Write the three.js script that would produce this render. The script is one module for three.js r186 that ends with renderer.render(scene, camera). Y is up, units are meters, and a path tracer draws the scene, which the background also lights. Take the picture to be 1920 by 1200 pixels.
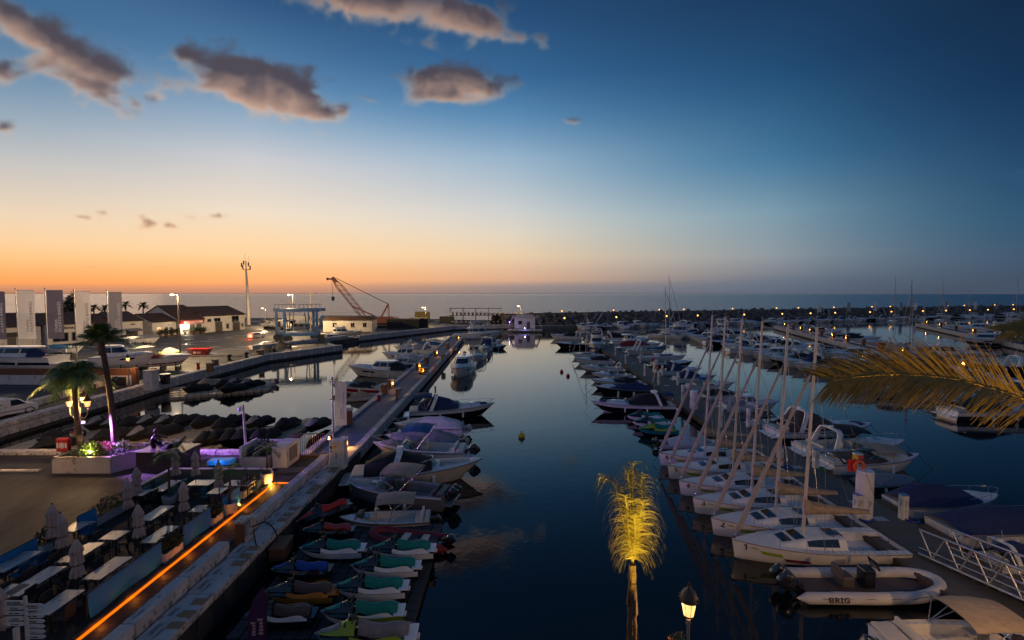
import * as THREE from 'three';
import { mergeGeometries, toCreasedNormals } from 'three/addons/utils/BufferGeometryUtils.js';
import { RoundedBoxGeometry } from 'three/addons/geometries/RoundedBoxGeometry.js';
import { FontLoader } from 'three/addons/loaders/FontLoader.js';
import { TextGeometry } from 'three/addons/geometries/TextGeometry.js';

// ---------------------------------------------------------------- camera, sky, sun, exposure
const scene = new THREE.Scene();
const renderer = new THREE.WebGLRenderer({ antialias: true });
renderer.toneMapping = THREE.LinearToneMapping;
renderer.toneMappingExposure = 1.15;
renderer.shadowMap.enabled = true;
const FOC = 900, EYE = 13, PITCH = Math.atan(49 / FOC);        // focal length in photo pixels, eye height, horizon 49 px above centre
const camera = new THREE.PerspectiveCamera(2 * Math.atan(600 / FOC) * 180 / Math.PI, 1.6, 0.1, 90000);
camera.position.set(0, EYE, 0);
camera.rotation.set(-PITCH, 0, 0);
scene.add(camera);

const lerp = (a, b, t) => a + (b - a) * t, clamp = (x, a = 0, b = 1) => Math.min(b, Math.max(a, x));
const sm = (a, b, x) => { const t = clamp((x - a) / (b - a)); return t * t * (3 - 2 * t); };
const lin = c => c <= 0.04045 ? c / 12.92 : Math.pow((c + 0.055) / 1.055, 2.4);
function mulberry(a) { return () => { a |= 0; a = a + 0x6D2B79F5 | 0; let t = Math.imul(a ^ a >>> 15, 1 | a); t = t + Math.imul(t ^ t >>> 7, 61 | t) ^ t; return ((t ^ t >>> 14) >>> 0) / 4294967296; }; }
const hash2 = (x, y, s) => { let h = Math.imul(x | 0, 374761393) ^ Math.imul(y | 0, 668265263) ^ Math.imul(s | 0, 974634777); h = Math.imul(h ^ h >>> 13, 1274126177); return ((h ^ h >>> 16) >>> 0) / 4294967296; };
function vnoise(x, y, s = 0, per = 0) {
  const xi = Math.floor(x), yi = Math.floor(y), fx = x - xi, fy = y - yi, u = fx * fx * (3 - 2 * fx), v = fy * fy * (3 - 2 * fy);
  const w = per ? (a => ((a % per) + per) % per) : (a => a);
  return lerp(lerp(hash2(w(xi), w(yi), s), hash2(w(xi + 1), w(yi), s), u), lerp(hash2(w(xi), w(yi + 1), s), hash2(w(xi + 1), w(yi + 1), s), u), v);
}
function fbm(x, y, s = 0, oct = 4, per = 0) { let a = 0.5, r = 0, n = 0; for (let i = 0; i < oct; i++) { r += a * vnoise(x, y, s + i * 17, per); n += a; a *= 0.5; x *= 2; y *= 2; per *= 2; } return r / n; }

// the sky: dawn glow by azimuth and elevation (degrees; azimuth 0 = out to sea, negative towards the glow), colours in sRGB
const SKY = [
  [-160, [[0, 104, 100, 118], [4, 150, 140, 154], [9, 120, 126, 148], [14, 62, 86, 120], [25, 60, 86, 122], [40, 58, 84, 120], [60, 50, 74, 112], [90, 42, 66, 103]]],
  [-110, [[0, 130, 106, 106], [3, 178, 146, 132], [8, 150, 146, 154], [14, 84, 104, 138], [25, 60, 86, 124], [40, 50, 76, 116], [60, 44, 68, 106], [90, 42, 66, 103]]],
  [-72, [[0, 172, 122, 96], [1, 246, 156, 84], [3.1, 252, 190, 120], [6.5, 222, 200, 174], [11, 182, 180, 180], [17, 120, 146, 168], [24, 70, 108, 146], [40, 44, 80, 120], [60, 40, 68, 108], [90, 42, 66, 103]]],
  [-46.8, [[0, 172, 124, 100], [0.5, 206, 140, 100], [1, 250, 158, 88], [3.1, 247, 190, 130], [4.6, 238, 200, 156], [6.5, 226, 202, 174], [10.8, 186, 184, 182], [14, 146, 162, 176], [17, 110, 138, 164], [22.7, 62, 100, 138], [40, 40, 74, 114], [60, 38, 66, 106], [90, 42, 66, 103]]],
  [-28.1, [[0, 176, 128, 108], [0.6, 206, 142, 106], [1.3, 248, 168, 106], [2.6, 248, 182, 120], [4, 244, 200, 150], [6, 238, 206, 166], [8.4, 228, 210, 188], [13.8, 192, 192, 196], [17.5, 142, 164, 186], [21.5, 84, 124, 162], [28.4, 42, 78, 118], [45, 36, 66, 106], [60, 36, 62, 102], [90, 42, 66, 103]]],
  [0, [[0, 132, 120, 120], [0.9, 152, 134, 128], [1.6, 206, 162, 132], [4.5, 222, 194, 160], [7, 212, 200, 182], [9.5, 196, 196, 194], [15.6, 142, 168, 190], [20, 84, 128, 166], [24, 52, 96, 140], [31.5, 32, 66, 104], [45, 32, 60, 98], [60, 34, 60, 98], [90, 42, 66, 103]]],
  [28.1, [[0, 88, 98, 114], [1.2, 100, 108, 122], [2.2, 120, 124, 132], [4, 136, 144, 150], [8.4, 118, 146, 162], [13.8, 66, 112, 146], [21.5, 34, 74, 112], [28.4, 25, 54, 86], [45, 27, 53, 88], [60, 31, 57, 94], [90, 42, 66, 103]]],
  [46.8, [[0, 58, 70, 88], [1, 64, 76, 94], [3.1, 62, 84, 106], [6.5, 46, 82, 110], [10.8, 34, 68, 100], [17, 20, 48, 80], [22.7, 19, 40, 68], [45, 20, 42, 74], [60, 22, 45, 78], [90, 42, 66, 103]]],
  [100, [[0, 74, 78, 98], [4, 92, 98, 124], [9, 74, 92, 124], [14, 48, 74, 110], [25, 42, 68, 106], [45, 40, 66, 104], [90, 42, 66, 103]]],
  [150, [[0, 100, 98, 116], [4, 146, 138, 152], [9, 116, 124, 146], [14, 58, 84, 118], [25, 58, 84, 121], [40, 56, 82, 118], [60, 50, 74, 112], [90, 42, 66, 103]]],
];
const skyCol = (list, el) => { let i = 0; while (i < list.length - 2 && el > list[i + 1][0]) i++; const a = list[i], b = list[i + 1], t = clamp((el - a[0]) / (b[0] - a[0])); return [1, 2, 3].map(k => lerp(a[k], b[k], t)); };
function skyRGB(az, el) {
  const n = SKY.length; let i = n - 1;
  for (let k = 0; k < n - 1; k++) if (az >= SKY[k][0] && az < SKY[k + 1][0]) { i = k; break; }
  const A = k => SKY[(k + n) % n], x0 = A(i)[0]; let x1 = A(i + 1)[0]; if (x1 < x0) x1 += 360; let a = az; if (a < x0) a += 360;
  const t = (a - x0) / (x1 - x0), c = [-1, 0, 1, 2].map(d => skyCol(A(i + d)[1], el));
  return [0, 1, 2].map(k => { const p = c.map(q => q[k]); return clamp(0.5 * (2 * p[1] + (p[2] - p[0]) * t + (2 * p[0] - 5 * p[1] + 4 * p[2] - p[3]) * t * t + (3 * p[1] - p[0] - 3 * p[2] + p[3]) * t * t * t) * 0.5 + lerp(p[1], p[2], t) * 0.5, 4, 255); });
}
// clouds: [x, y, half width, half height, tilt, weight] in photo pixels, turned into directions below
const CLOUDS = [
  [40, 45, 120, 42, 0.62, 1.2], [120, 95, 110, 34, 0.55, 1.1], [195, 130, 62, 28, 0.3, 1], [150, 160, 110, 22, 0.5, 0.8], [215, 175, 80, 12, 0.35, 0.6], [0, 130, 50, 26, 0.3, 0.9], [12, 242, 34, 17, 0.1, 1.1],
  [345, 105, 40, 24, 0.2, 0.9], [420, 150, 105, 42, 0.12, 1.3], [500, 140, 85, 34, 0.25, 1.3], [470, 178, 110, 28, 0.15, 1], [575, 190, 66, 32, 0.5, 1.15], [645, 205, 22, 16, 0.5, 0.9], [600, 215, 60, 14, 0.1, 0.7],
  [838, 158, 88, 30, 0.04, 1.3], [815, 140, 44, 20, 0, 1.2], [872, 145, 50, 24, 0.2, 1.2], [835, 182, 60, 14, 0, 0.8], [905, 168, 26, 18, 0.3, 0.9],
  [720, 10, 150, 40, 0.1, 1.2], [860, 22, 120, 44, 0.15, 1.1], [930, 60, 90, 26, 0.2, 0.7], [640, -10, 90, 34, 0.1, 1], [780, 80, 60, 14, 0.2, 0.4], [980, 72, 40, 14, 0, 0.5],
  [160, 408, 13, 6, 0, 0.8], [193, 402, 16, 7, -0.3, 0.8], [268, 410, 20, 9, 0.5, 0.9], [315, 424, 26, 6, 0, 1], [268, 424, 16, 5, 0, 0.8], [400, 405, 20, 6, 0.15, 1], [358, 407, 10, 5, 0, 0.7], [235, 402, 9, 3, 0, 0.5],
  [172, 501, 20, 3, 0, 0.9], [300, 502, 10, 3, 0, 0.8], [130, 525, 22, 1.6, 0, 0.9], [1066, 226, 24, 6, 0.1, 0.5], [990, 186, 26, 6, 0, 0.35], [690, 186, 26, 5, 0.2, 0.4],
];
function cloudAt(px, py) {
  let d = 0, sh = 0, ws = 0;
  for (const [cx, cy, rx, ry, tl, w] of CLOUDS) {
    const X = px - cx, Y = py - cy; if (Math.abs(X) > rx * 2.2 || Math.abs(Y) > (ry + rx * Math.abs(Math.sin(tl))) * 2.2) continue;
    const x = (X * Math.cos(tl) + Y * Math.sin(tl)) / rx, y = (-X * Math.sin(tl) + Y * Math.cos(tl)) / ry, r2 = x * x + y * y;
    if (r2 > 4) continue;
    const g = w * Math.exp(-1.35 * r2); d += g; sh += g * y; ws += g;
  }
  if (d < 0.03) return null;
  const big = py < 300, sc = big ? 1 : 3.2, qx = px * sc / 60, qy = py * sc / 42, wx = fbm(qx * .8, qy * .8, 81, 4) - .5, wy = fbm(qx * .8 + 9, qy * .8, 83, 4) - .5;
  const n = fbm(qx + wx * 1.6, qy + wy * 1.6, 5, 6) * .7 + fbm(qx * 2.6 + wx * 2, qy * 2.6 + wy * 2, 61, 4) * .3 - 0.5;
  const dens = sm(0.08, 1.25, d + n * 2.9 - 0.08);
  return [dens, clamp(0.42 + 0.8 * (ws ? sh / ws : 0) - n * 1.1 + (1 - sm(0.1, 0.8, dens)) * 0.25 - (dens - .6) * .35)];
}
{
  const W = 2048, H = 1024, data = new Float32Array(W * H * 4), cp = Math.cos(PITCH), sp = Math.sin(PITCH);
  for (let j = 0; j < H; j++) {
    const el = ((j + 0.5) / H - 0.5) * Math.PI, ce = Math.cos(el), dy = Math.sin(el);
    for (let i = 0; i < W; i++) {
      const ph = ((i + 0.5) / W - 0.5) * 2 * Math.PI, dx = Math.cos(ph) * ce, dz = Math.sin(ph) * ce;
      const az = Math.atan2(dx, -dz) * 180 / Math.PI, e = el * 180 / Math.PI;
      let c = skyRGB(az, Math.max(e, 0));
      if (e > 0 && e < 36 && dz < -0.2) {
        const zz = -dz * cp - dy * sp;   // into the photo's frame
        const px = 960 + FOC * dx / zz, py = 600 - FOC * (dy * cp + -dz * sp) / zz;
        const k = cloudAt(px, py);
        if (k && k[0] > 0) {
          const low = sm(14, 2, e), lit = k[1];
          const dk = [lerp(74, 196, low), lerp(65, 140, low), lerp(72, 108, low)], br = [lerp(222, 226, low), lerp(172, 170, low), lerp(140, 122, low)];
          const a = k[0] * lerp(.9, .7, low);
          c = c.map((v, q) => lerp(v, lerp(dk[q], br[q], lit), a));
        }
      }
      const o = (j * W + i) * 4, g = e < 0 ? 0.5 : 1;
      data[o] = lin(c[0] / 255) * g; data[o + 1] = lin(c[1] / 255) * g; data[o + 2] = lin(c[2] / 255) * g; data[o + 3] = 1;
    }
  }
  const t = new THREE.DataTexture(data, W, H, THREE.RGBAFormat, THREE.FloatType);
  t.mapping = THREE.EquirectangularReflectionMapping; t.magFilter = t.minFilter = THREE.LinearFilter; t.needsUpdate = true;
  scene.background = t; scene.environment = t;
}
// the sun is still under the horizon: only the broad glow towards it
const sun = new THREE.DirectionalLight(new THREE.Color(1, 0.62, 0.36), 0.07);
sun.position.set(-560, 70, -640); sun.castShadow = true; sun.shadow.radius = 40;
sun.shadow.mapSize.set(4096, 4096); Object.assign(sun.shadow.camera, { left: -260, right: 320, top: 200, bottom: -200, near: 1, far: 1600 });
sun.target.position.set(0, 0, -110); scene.add(sun, sun.target);

// photo pixel -> point on the level y = h, and -> point at a given distance ahead
function G(px, py, h = 0) {
  const c = Math.cos(PITCH), s = Math.sin(PITCH), x = px - 960, y = 600 - py, dy = y * c - FOC * s, dz = -(y * s + FOC * c), t = (h - EYE) / dy;
  return new THREE.Vector3(x * t, h, dz * t);
}
function D(px, py, dist) { const c = Math.cos(PITCH), s = Math.sin(PITCH), y = 600 - py, t = dist / (y * s + FOC * c); return new THREE.Vector3((px - 960) * t, EYE + (y * c - FOC * s) * t, -dist); }

// ---------------------------------------------------------------- helpers
const rnd = mulberry(20240);
const rr = (a, b) => a + (b - a) * rnd();
const V = (x, y, z) => new THREE.Vector3(x, y, z);
const PI = Math.PI;
const taken = {};
function numbered(n) { if (!(n in taken)) { taken[n] = 0; return n; } return n + '_' + String(++taken[n]).padStart(3, '0'); }
function clean(g) { if (g.index) g = g.toNonIndexed(); for (const k of Object.keys(g.attributes)) if (!['position', 'normal', 'uv', 'color'].includes(k)) g.deleteAttribute(k); if (!g.attributes.normal) g.computeVertexNormals(); if (!g.attributes.uv) g.setAttribute('uv', new THREE.Float32BufferAttribute(new Float32Array(g.attributes.position.count * 2), 2)); return g; }
function boxUV(g) {
  const p = g.attributes.position, n = g.attributes.normal, u = g.attributes.uv;
  for (let i = 0; i < p.count; i++) {
    const ax = Math.abs(n.getX(i)), ay = Math.abs(n.getY(i)), az = Math.abs(n.getZ(i));
    if (ay >= ax && ay >= az) u.setXY(i, p.getX(i), p.getZ(i)); else if (ax >= az) u.setXY(i, p.getZ(i), p.getY(i)); else u.setXY(i, p.getX(i), p.getY(i));
  }
  return g;
}
function join(gs) { gs = (Array.isArray(gs) ? gs : [gs]).filter(Boolean).map(clean); if (gs.length === 1) return gs[0]; const col = gs.every(g => g.attributes.color); if (!col) gs.forEach(g => g.deleteAttribute('color')); return mergeGeometries(gs); }
function mesh(name, gs, m, parent, keepUV) {
  const g = join(gs); if (!keepUV) boxUV(g);
  const o = new THREE.Mesh(g, m); o.name = parent ? name : numbered(name); o.castShadow = o.receiveShadow = true; (parent || scene).add(o); return o;
}
function tag(o, label, category, group, kind) { if (label) o.userData.label = label; if (category) o.userData.category = category; if (group) o.userData.group = group; if (kind) o.userData.kind = kind; return o; }
function thing(name, label, category, pos = V(0, 0, 0), turn = 0, group) { const o = new THREE.Group(); o.name = numbered(name); o.position.copy(pos); o.rotation.y = turn; scene.add(o); return tag(o, label, category, group); }
function struct(name, gs, m) { return tag(mesh(name, gs, m), null, null, null, 'structure'); }
function copy(proto, label, category, pos, turn = 0, group, scl = 1) { const o = proto.clone(); o.name = numbered(proto.name); o.position.copy(pos); o.rotation.y = turn; if (Array.isArray(scl)) o.scale.set(...scl); else o.scale.setScalar(scl); scene.add(o); o.userData = {}; return tag(o, label, category, group); }
const proto = name => { const o = new THREE.Group(); o.name = name; return o; };
// geometry
const box = (w, h, d, x = 0, y = 0, z = 0, ry = 0, rx = 0, rz = 0) => { const g = new THREE.BoxGeometry(w, h, d); if (rz) g.rotateZ(rz); if (rx) g.rotateX(rx); if (ry) g.rotateY(ry); return g.translate(x, y, z); };
const rbox = (w, h, d, r, x = 0, y = 0, z = 0, ry = 0, rx = 0, rz = 0, seg = 2) => { const g = new RoundedBoxGeometry(w, h, d, seg, Math.min(r, w / 2.01, h / 2.01, d / 2.01)); if (rz) g.rotateZ(rz); if (rx) g.rotateX(rx); if (ry) g.rotateY(ry); return g.translate(x, y, z); };
function rod(a, b, r0, r1 = r0, n = 8) { a = Array.isArray(a) ? V(...a) : a; b = Array.isArray(b) ? V(...b) : b; const d = b.clone().sub(a), g = new THREE.CylinderGeometry(r1, r0, d.length(), n, 1); g.applyQuaternion(new THREE.Quaternion().setFromUnitVectors(V(0, 1, 0), d.normalize())); const m = a.clone().add(b).multiplyScalar(0.5); return g.translate(m.x, m.y, m.z); }
function pipe(pts, r, n = 6, seg, closed = false) { pts = pts.map(p => Array.isArray(p) ? V(...p) : p); return new THREE.TubeGeometry(new THREE.CatmullRomCurve3(pts, closed, 'centripetal'), seg || pts.length * 4, r, n, closed); }
const cylY = (r0, r1, h, x, y, z, n = 16) => new THREE.CylinderGeometry(r1, r0, h, n).translate(x, y + h / 2, z);
const ball = (r, x, y, z, n = 10, sy = 1) => new THREE.SphereGeometry(r, n, Math.ceil(n * .7)).scale(1, sy, 1).translate(x, y, z);
const lathe = (pts, n = 20) => new THREE.LatheGeometry(pts.map(p => new THREE.Vector2(p[0], p[1])), n);
// a grid of points (rows of [x,y,z]) -> smooth or creased surface
function grid(rows, crease, closed) {
  const nr = rows.length, nc = rows[0].length, pos = [], idx = [], uv = [];
  rows.forEach((r, i) => r.forEach((p, j) => { pos.push(p[0], p[1], p[2]); uv.push(j / (nc - 1), i / (nr - 1)); }));
  for (let i = 0; i < nr - 1; i++) for (let j = 0; j < (closed ? nc : nc - 1); j++) { const a = i * nc + j, b = i * nc + (j + 1) % nc, c = a + nc, d = b + nc; idx.push(a, b, c, b, d, c); }
  const g = new THREE.BufferGeometry(); g.setAttribute('position', new THREE.Float32BufferAttribute(pos, 3)); g.setAttribute('uv', new THREE.Float32BufferAttribute(uv, 2)); g.setIndex(idx); g.computeVertexNormals();
  return crease ? toCreasedNormals(g, crease) : g;
}
// fan that closes a ring of points
function cap(ring) { const c = [0, 0, 0]; ring.forEach(p => p.forEach((v, k) => c[k] += v / ring.length)); const pos = []; for (let i = 0; i < ring.length; i++) { const a = ring[i], b = ring[(i + 1) % ring.length]; pos.push(...c, ...a, ...b); } const g = new THREE.BufferGeometry(); g.setAttribute('position', new THREE.Float32BufferAttribute(pos, 3)); g.computeVertexNormals(); return g; }
// flat polygon [x,z] list extruded from y0 to y1
function slab(poly, y0, y1, bevel = 0) {
  const s = new THREE.Shape(poly.map(p => new THREE.Vector2(p[0], -p[1]))); const g = new THREE.ExtrudeGeometry(s, { depth: y1 - y0 - 2 * bevel, bevelEnabled: bevel > 0, bevelSize: bevel, bevelThickness: bevel, bevelSegments: 1, steps: 1 });
  return g.rotateX(-PI / 2).translate(0, y0 + bevel, 0);
}
// profile in XY extruded over z (centred)
function prof(pts, depth, bevel = 0, curve = 1) { const s = new THREE.Shape(pts.map(p => new THREE.Vector2(p[0], p[1]))); const g = new THREE.ExtrudeGeometry(s, { depth: depth - 2 * bevel, bevelEnabled: bevel > 0, bevelSize: bevel, bevelOffset: -bevel, bevelThickness: bevel, bevelSegments: 2, steps: 1 }); return g.translate(0, 0, -depth / 2 + bevel); }
// sweep a w x t box section along points lying in a plane of constant x offset (arch)
function arch(pts, w, t) { const rows = pts.map((p, i) => { const a = pts[Math.max(0, i - 1)], b = pts[Math.min(pts.length - 1, i + 1)]; let ty = b[1] - a[1], tz = b[2] - a[2]; const l = Math.hypot(ty, tz) || 1; const ny = -tz / l * t / 2, nz = ty / l * t / 2, h = w / 2; return [[p[0] - h, p[1] + ny, p[2] + nz], [p[0] + h, p[1] + ny, p[2] + nz], [p[0] + h, p[1] - ny, p[2] - nz], [p[0] - h, p[1] - ny, p[2] - nz]]; }); return join([grid(rows, 0.6, true), cap(rows[0]), cap(rows[rows.length - 1])]); }
// superellipse ring
function ring(cx, y, ax, az, p = 4, n = 28, nose = 0, tilt = 0) { const out = []; for (let i = 0; i < n; i++) { const t = i / n * 2 * PI, c = Math.cos(t), s = Math.sin(t); const X = Math.sign(c) * Math.pow(Math.abs(c), 2 / p) * ax; let Z = Math.sign(s) * Math.pow(Math.abs(s), 2 / p) * az; if (nose && X > 0) Z *= 1 - nose * Math.pow(X / ax, 2); out.push([cx + X, y + tilt * X, Z]); } return out; }
const ringLoft = (rings, crease = 0.5, top = true) => { const g = [grid(rings, crease, true)]; if (top) g.push(cap(rings[rings.length - 1])); return join(g); };

// textures: tileable noise, in metres per repeat
function tex(size, fn, srgb, rep) {
  const d = new Uint8Array(size * size * 4);
  for (let y = 0; y < size; y++) for (let x = 0; x < size; x++) { const c = fn(x / size, y / size), o = (y * size + x) * 4; d[o] = clamp(c[0]) * 255; d[o + 1] = clamp(c[1] ?? c[0]) * 255; d[o + 2] = clamp(c[2] ?? c[0]) * 255; d[o + 3] = 255; }
  const t = new THREE.DataTexture(d, size, size); t.wrapS = t.wrapT = THREE.RepeatWrapping; t.magFilter = THREE.LinearFilter; t.minFilter = THREE.LinearMipmapLinearFilter; t.generateMipmaps = true; if (srgb) t.colorSpace = THREE.SRGBColorSpace; t.repeat.set(1 / rep, 1 / rep); t.needsUpdate = true; return t;
}
const mats = {};
function M(key, color, rough = 0.6, o = {}) { if (mats[key]) return mats[key]; const phys = ['clearcoat', 'transmission', 'sheen', 'ior', 'specularIntensity'].some(k => k in o); const m = new (phys ? THREE.MeshPhysicalMaterial : THREE.MeshStandardMaterial)({ roughness: rough, ...o }); m.color = Array.isArray(color) ? new THREE.Color().setRGB(...color) : new THREE.Color(color); m.name = key; return mats[key] = m; }
const TX = {
  dirt: tex(512, (u, v) => { const n = fbm(u * 6, v * 6, 3, 5, 6), s = fbm(u * 40, v * 8, 9, 3, 8), k = 0.86 + 0.1 * n + 0.06 * s - 0.22 * sm(0.66, 0.8, fbm(u * 10, v * 10, 31, 4, 10)); return [k, k * 0.985, k * 0.96]; }, true, 5),
  gel: tex(256, (u, v) => { const n = fbm(u * 4, v * 4, 13, 4, 4), k = 0.9 + 0.1 * n - .1 * sm(.6, .85, fbm(u * 28, v * 3, 15, 3, 3)); return [k, k * 0.99, k * 0.97]; }, true, 3),
  cloth: tex(256, (u, v) => { const w = 0.5 + 0.25 * Math.sin(u * 256 * PI * .5) + 0.25 * Math.sin(v * 256 * PI * .5), n = fbm(u * 5, v * 5, 23, 4, 5); const k = 0.72 + 0.1 * w + 0.2 * n; return [k]; }, true, 0.8),
  fold: tex(256, (u, v) => { const n = fbm(u * 4, v * 9, 43, 4, 4); return [n]; }, false, 2.2),
  asphalt: tex(512, (u, v) => { const a = fbm(u * 5, v * 5, 7, 5, 5), f = hash2(u * 512, v * 512, 4), k = 0.55 + 0.35 * a + 0.2 * (f - .5); return [k, k * .98, k * .96]; }, true, 7),
  wet: tex(512, (u, v) => { const n = fbm(u * 7, v * 7, 77, 5, 7); const w = sm(0.62, 0.7, n) * .8 + .2 * sm(.5, .7, fbm(u * 3, v * 3, 78, 3, 3)); return [0, lerp(0.8, 0.2, w), 0]; }, false, 17),
  grain: tex(256, (u, v) => [fbm(u * 32, v * 32, 5, 3, 32)], false, 1.1),
  conc: tex(512, (u, v) => { const a = fbm(u * 5, v * 5, 19, 5, 5), b = fbm(u * 30, v * 30, 29, 3, 30), st = sm(.56, .76, fbm(u * 16, v * 5, 37, 4, 4)); const k = 0.7 + .22 * a + .1 * b - .26 * st; return [k, k * .97, k * .93]; }, true, 4),
  wood: tex(256, (u, v) => { const g = fbm(u * 4, v * 48, 51, 4, 4), k = .62 + .45 * g; return [k, k * .96, k * .9]; }, true, 1.2),
  tiles: tex(512, (u, v) => { const r = Math.floor(v * 16), c = Math.floor(u * 22), h = hash2(c % 22, r % 16, 3), k = .62 + .3 * h + .15 * fbm(u * 6, v * 6, 8, 4, 6); return [k, k * (.9 + .1 * h), k * .9]; }, true, 4),
  rib: tex(256, (u, v) => [0.5 + 0.5 * Math.sin(u * 20 * 2 * PI) * (0.8 + 0.2 * Math.sin(v * 12 * 2 * PI))], false, 4),
  chop: tex(512, (u, v) => [0.45 * fbm(u * 8, v * 22, 91, 4, 8) + .35 * fbm(u * 30, v * 60, 92, 3, 30) + .2 * fbm(u * 3, v * 6, 93, 3, 3)], false, 90),
  ripple: tex(512, (u, v) => [0.6 * fbm(u * 10, v * 10, 191, 4, 10) + .4 * fbm(u * 36, v * 36, 192, 2, 36)], false, 9),
};
const withDirt = { map: TX.dirt };
M('gel', [0.86, 0.84, 0.83], 0.28, { map: TX.gel, clearcoat: 0.4, clearcoatRoughness: 0.15 });
M('gelcream', [0.72, 0.66, 0.56], 0.3, { map: TX.gel, clearcoat: 0.4, clearcoatRoughness: 0.15 });
M('gelgrey', [0.22, 0.21, 0.22], 0.32, { map: TX.gel, clearcoat: 0.4, clearcoatRoughness: 0.15 });
M('gelnavy', [0.012, 0.016, 0.035], 0.18, { clearcoat: 0.6, clearcoatRoughness: 0.1 });
M('gelblack', [0.012, 0.011, 0.012], 0.2, { clearcoat: 0.6, clearcoatRoughness: 0.1 });
M('gelred', [0.3, 0.012, 0.015], 0.25, { clearcoat: 0.5, clearcoatRoughness: 0.12 });
M('antifoul', [0.03, 0.035, 0.05], 0.8);
M('deck', [0.8, 0.78, 0.76], 0.5, { map: TX.gel, bumpMap: TX.grain, bumpScale: 0.002 });
M('teak', [0.22, 0.12, 0.06], 0.65, { map: TX.wood });
M('vinyl', [0.66, 0.6, 0.52], 0.55, { map: TX.gel });
M('vinyldark', [0.08, 0.06, 0.055], 0.55);
M('rubber', [0.02, 0.02, 0.02], 0.7);
M('steel', [0.62, 0.62, 0.62], 0.22, { metalness: 1 });
M('alu', [0.55, 0.55, 0.56], 0.42, { metalness: 0.85, map: TX.gel });
M('glassdark', [0.008, 0.01, 0.012], 0.06, { clearcoat: 1, clearcoatRoughness: 0.02 });
M('glass', [0.62, 0.8, 0.78], 0.03, { transmission: 1, thickness: 0, ior: 1.45 });
M('outboard', [0.018, 0.018, 0.02], 0.22, { clearcoat: 0.7, clearcoatRoughness: 0.08 });
M('outboardgrey', [0.2, 0.21, 0.22], 0.3, { clearcoat: 0.5 });
const cl = (k, c) => M(k, c, 0.92, { map: TX.cloth, bumpMap: TX.fold, bumpScale: 0.03 });
cl('cnavy', [0.028, 0.045, 0.13]); cl('cblack', [0.022, 0.022, 0.025]); cl('ctan', [0.5, 0.37, 0.25]); cl('cgrey', [0.3, 0.3, 0.32]); cl('cwhite', [0.74, 0.71, 0.68]); cl('cbrown', [0.1, 0.075, 0.06]); cl('cblue', [0.02, 0.14, 0.3]); cl('cred', [0.3, 0.02, 0.025]); cl('cteal', [0.01, 0.3, 0.25]);
M('white', [0.76, 0.73, 0.71], 0.75, { map: TX.dirt });
M('wall', [0.7, 0.66, 0.63], 0.85, { map: TX.dirt, bumpMap: TX.grain, bumpScale: 0.004 });
M('quaywhite', [0.76, 0.73, 0.73], 0.85, { map: TX.conc, bumpMap: TX.grain, bumpScale: 0.01 });
M('concrete', [0.3, 0.28, 0.26], 0.9, { map: TX.conc, bumpMap: TX.grain, bumpScale: 0.01 });
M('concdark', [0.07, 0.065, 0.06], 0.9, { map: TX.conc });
M('asphalt', [0.06, 0.056, 0.056], 0.9, { map: TX.asphalt, bumpMap: TX.grain, bumpScale: 0.006 });
M('yard', [0.075, 0.068, 0.064], 1, { map: TX.asphalt, roughnessMap: TX.wet });
M('paving', [0.042, 0.033, 0.028], 0.8, { map: TX.conc, bumpMap: TX.grain, bumpScale: 0.005 });
M('decking', [0.045, 0.035, 0.03], 0.75, { map: TX.wood });
M('wood2', [0.07, 0.045, 0.03], 0.7, { map: TX.wood });
M('carpet', [0.035, 0.095, 0.24], 0.75, { map: TX.conc });
M('pontoon', [0.16, 0.155, 0.15], 0.8, { map: TX.wood });
M('fenderboard', [0.13, 0.09, 0.06], 0.85, { map: TX.wood });
M('rooftile', [0.11, 0.06, 0.042], 0.9, { map: TX.tiles, bumpMap: TX.rib, bumpScale: 0.06 });
M('brick', [0.24, 0.1, 0.055], 0.9, { map: TX.dirt });
M('wood', [0.2, 0.1, 0.05], 0.7, { map: TX.wood });
M('iron', [0.03, 0.028, 0.026], 0.55, { metalness: 0.4 });
M('lampstone', [0.5, 0.46, 0.42], 0.6, { map: TX.dirt });
M('bluesteel', [0.02, 0.1, 0.3], 0.5, { map: TX.dirt });
M('redsteel', [0.2, 0.04, 0.03], 0.55, { map: TX.dirt });
M('redpaint', [0.5, 0.02, 0.02], 0.4);
M('orange', [0.75, 0.09, 0.02], 0.5);
M('yellow', [0.7, 0.42, 0.02], 0.5);
M('bark', [0.13, 0.09, 0.065], 0.9, { map: TX.wood, bumpMap: TX.fold, bumpScale: 0.04 });
M('leaf', [0.1, 0.16, 0.03], 0.6, { transmission: 0.25, thickness: 0, side: THREE.DoubleSide });
M('leafyellow', [0.24, 0.19, 0.012], 0.6, { transmission: 0.3, thickness: 0, side: THREE.DoubleSide });
M('leafdry', [0.2, 0.15, 0.015], 0.6, { transmission: 0.3, thickness: 0, side: THREE.DoubleSide });
M('leafdark', [0.025, 0.045, 0.015], 0.7, { side: THREE.DoubleSide });
M('flower', [0.42, 0.12, 0.12], 0.6, { side: THREE.DoubleSide });
M('soil', [0.04, 0.028, 0.02], 0.95);
M('tabletop', [0.62, 0.6, 0.58], 0.35, { map: TX.conc });
M('screenblue', [0.006, 0.19, 0.5], 0.7, { bumpMap: TX.fold, bumpScale: 0.02 });
M('parasol', [0.62, 0.5, 0.45], 0.9, { map: TX.cloth });
M('rattan', [0.04, 0.03, 0.026], 0.8, { bumpMap: TX.grain, bumpScale: 0.01 });
M('chairblue', [0.01, 0.1, 0.22], 0.7);
M('chairteal', [0.02, 0.12, 0.14], 0.7);
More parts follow.
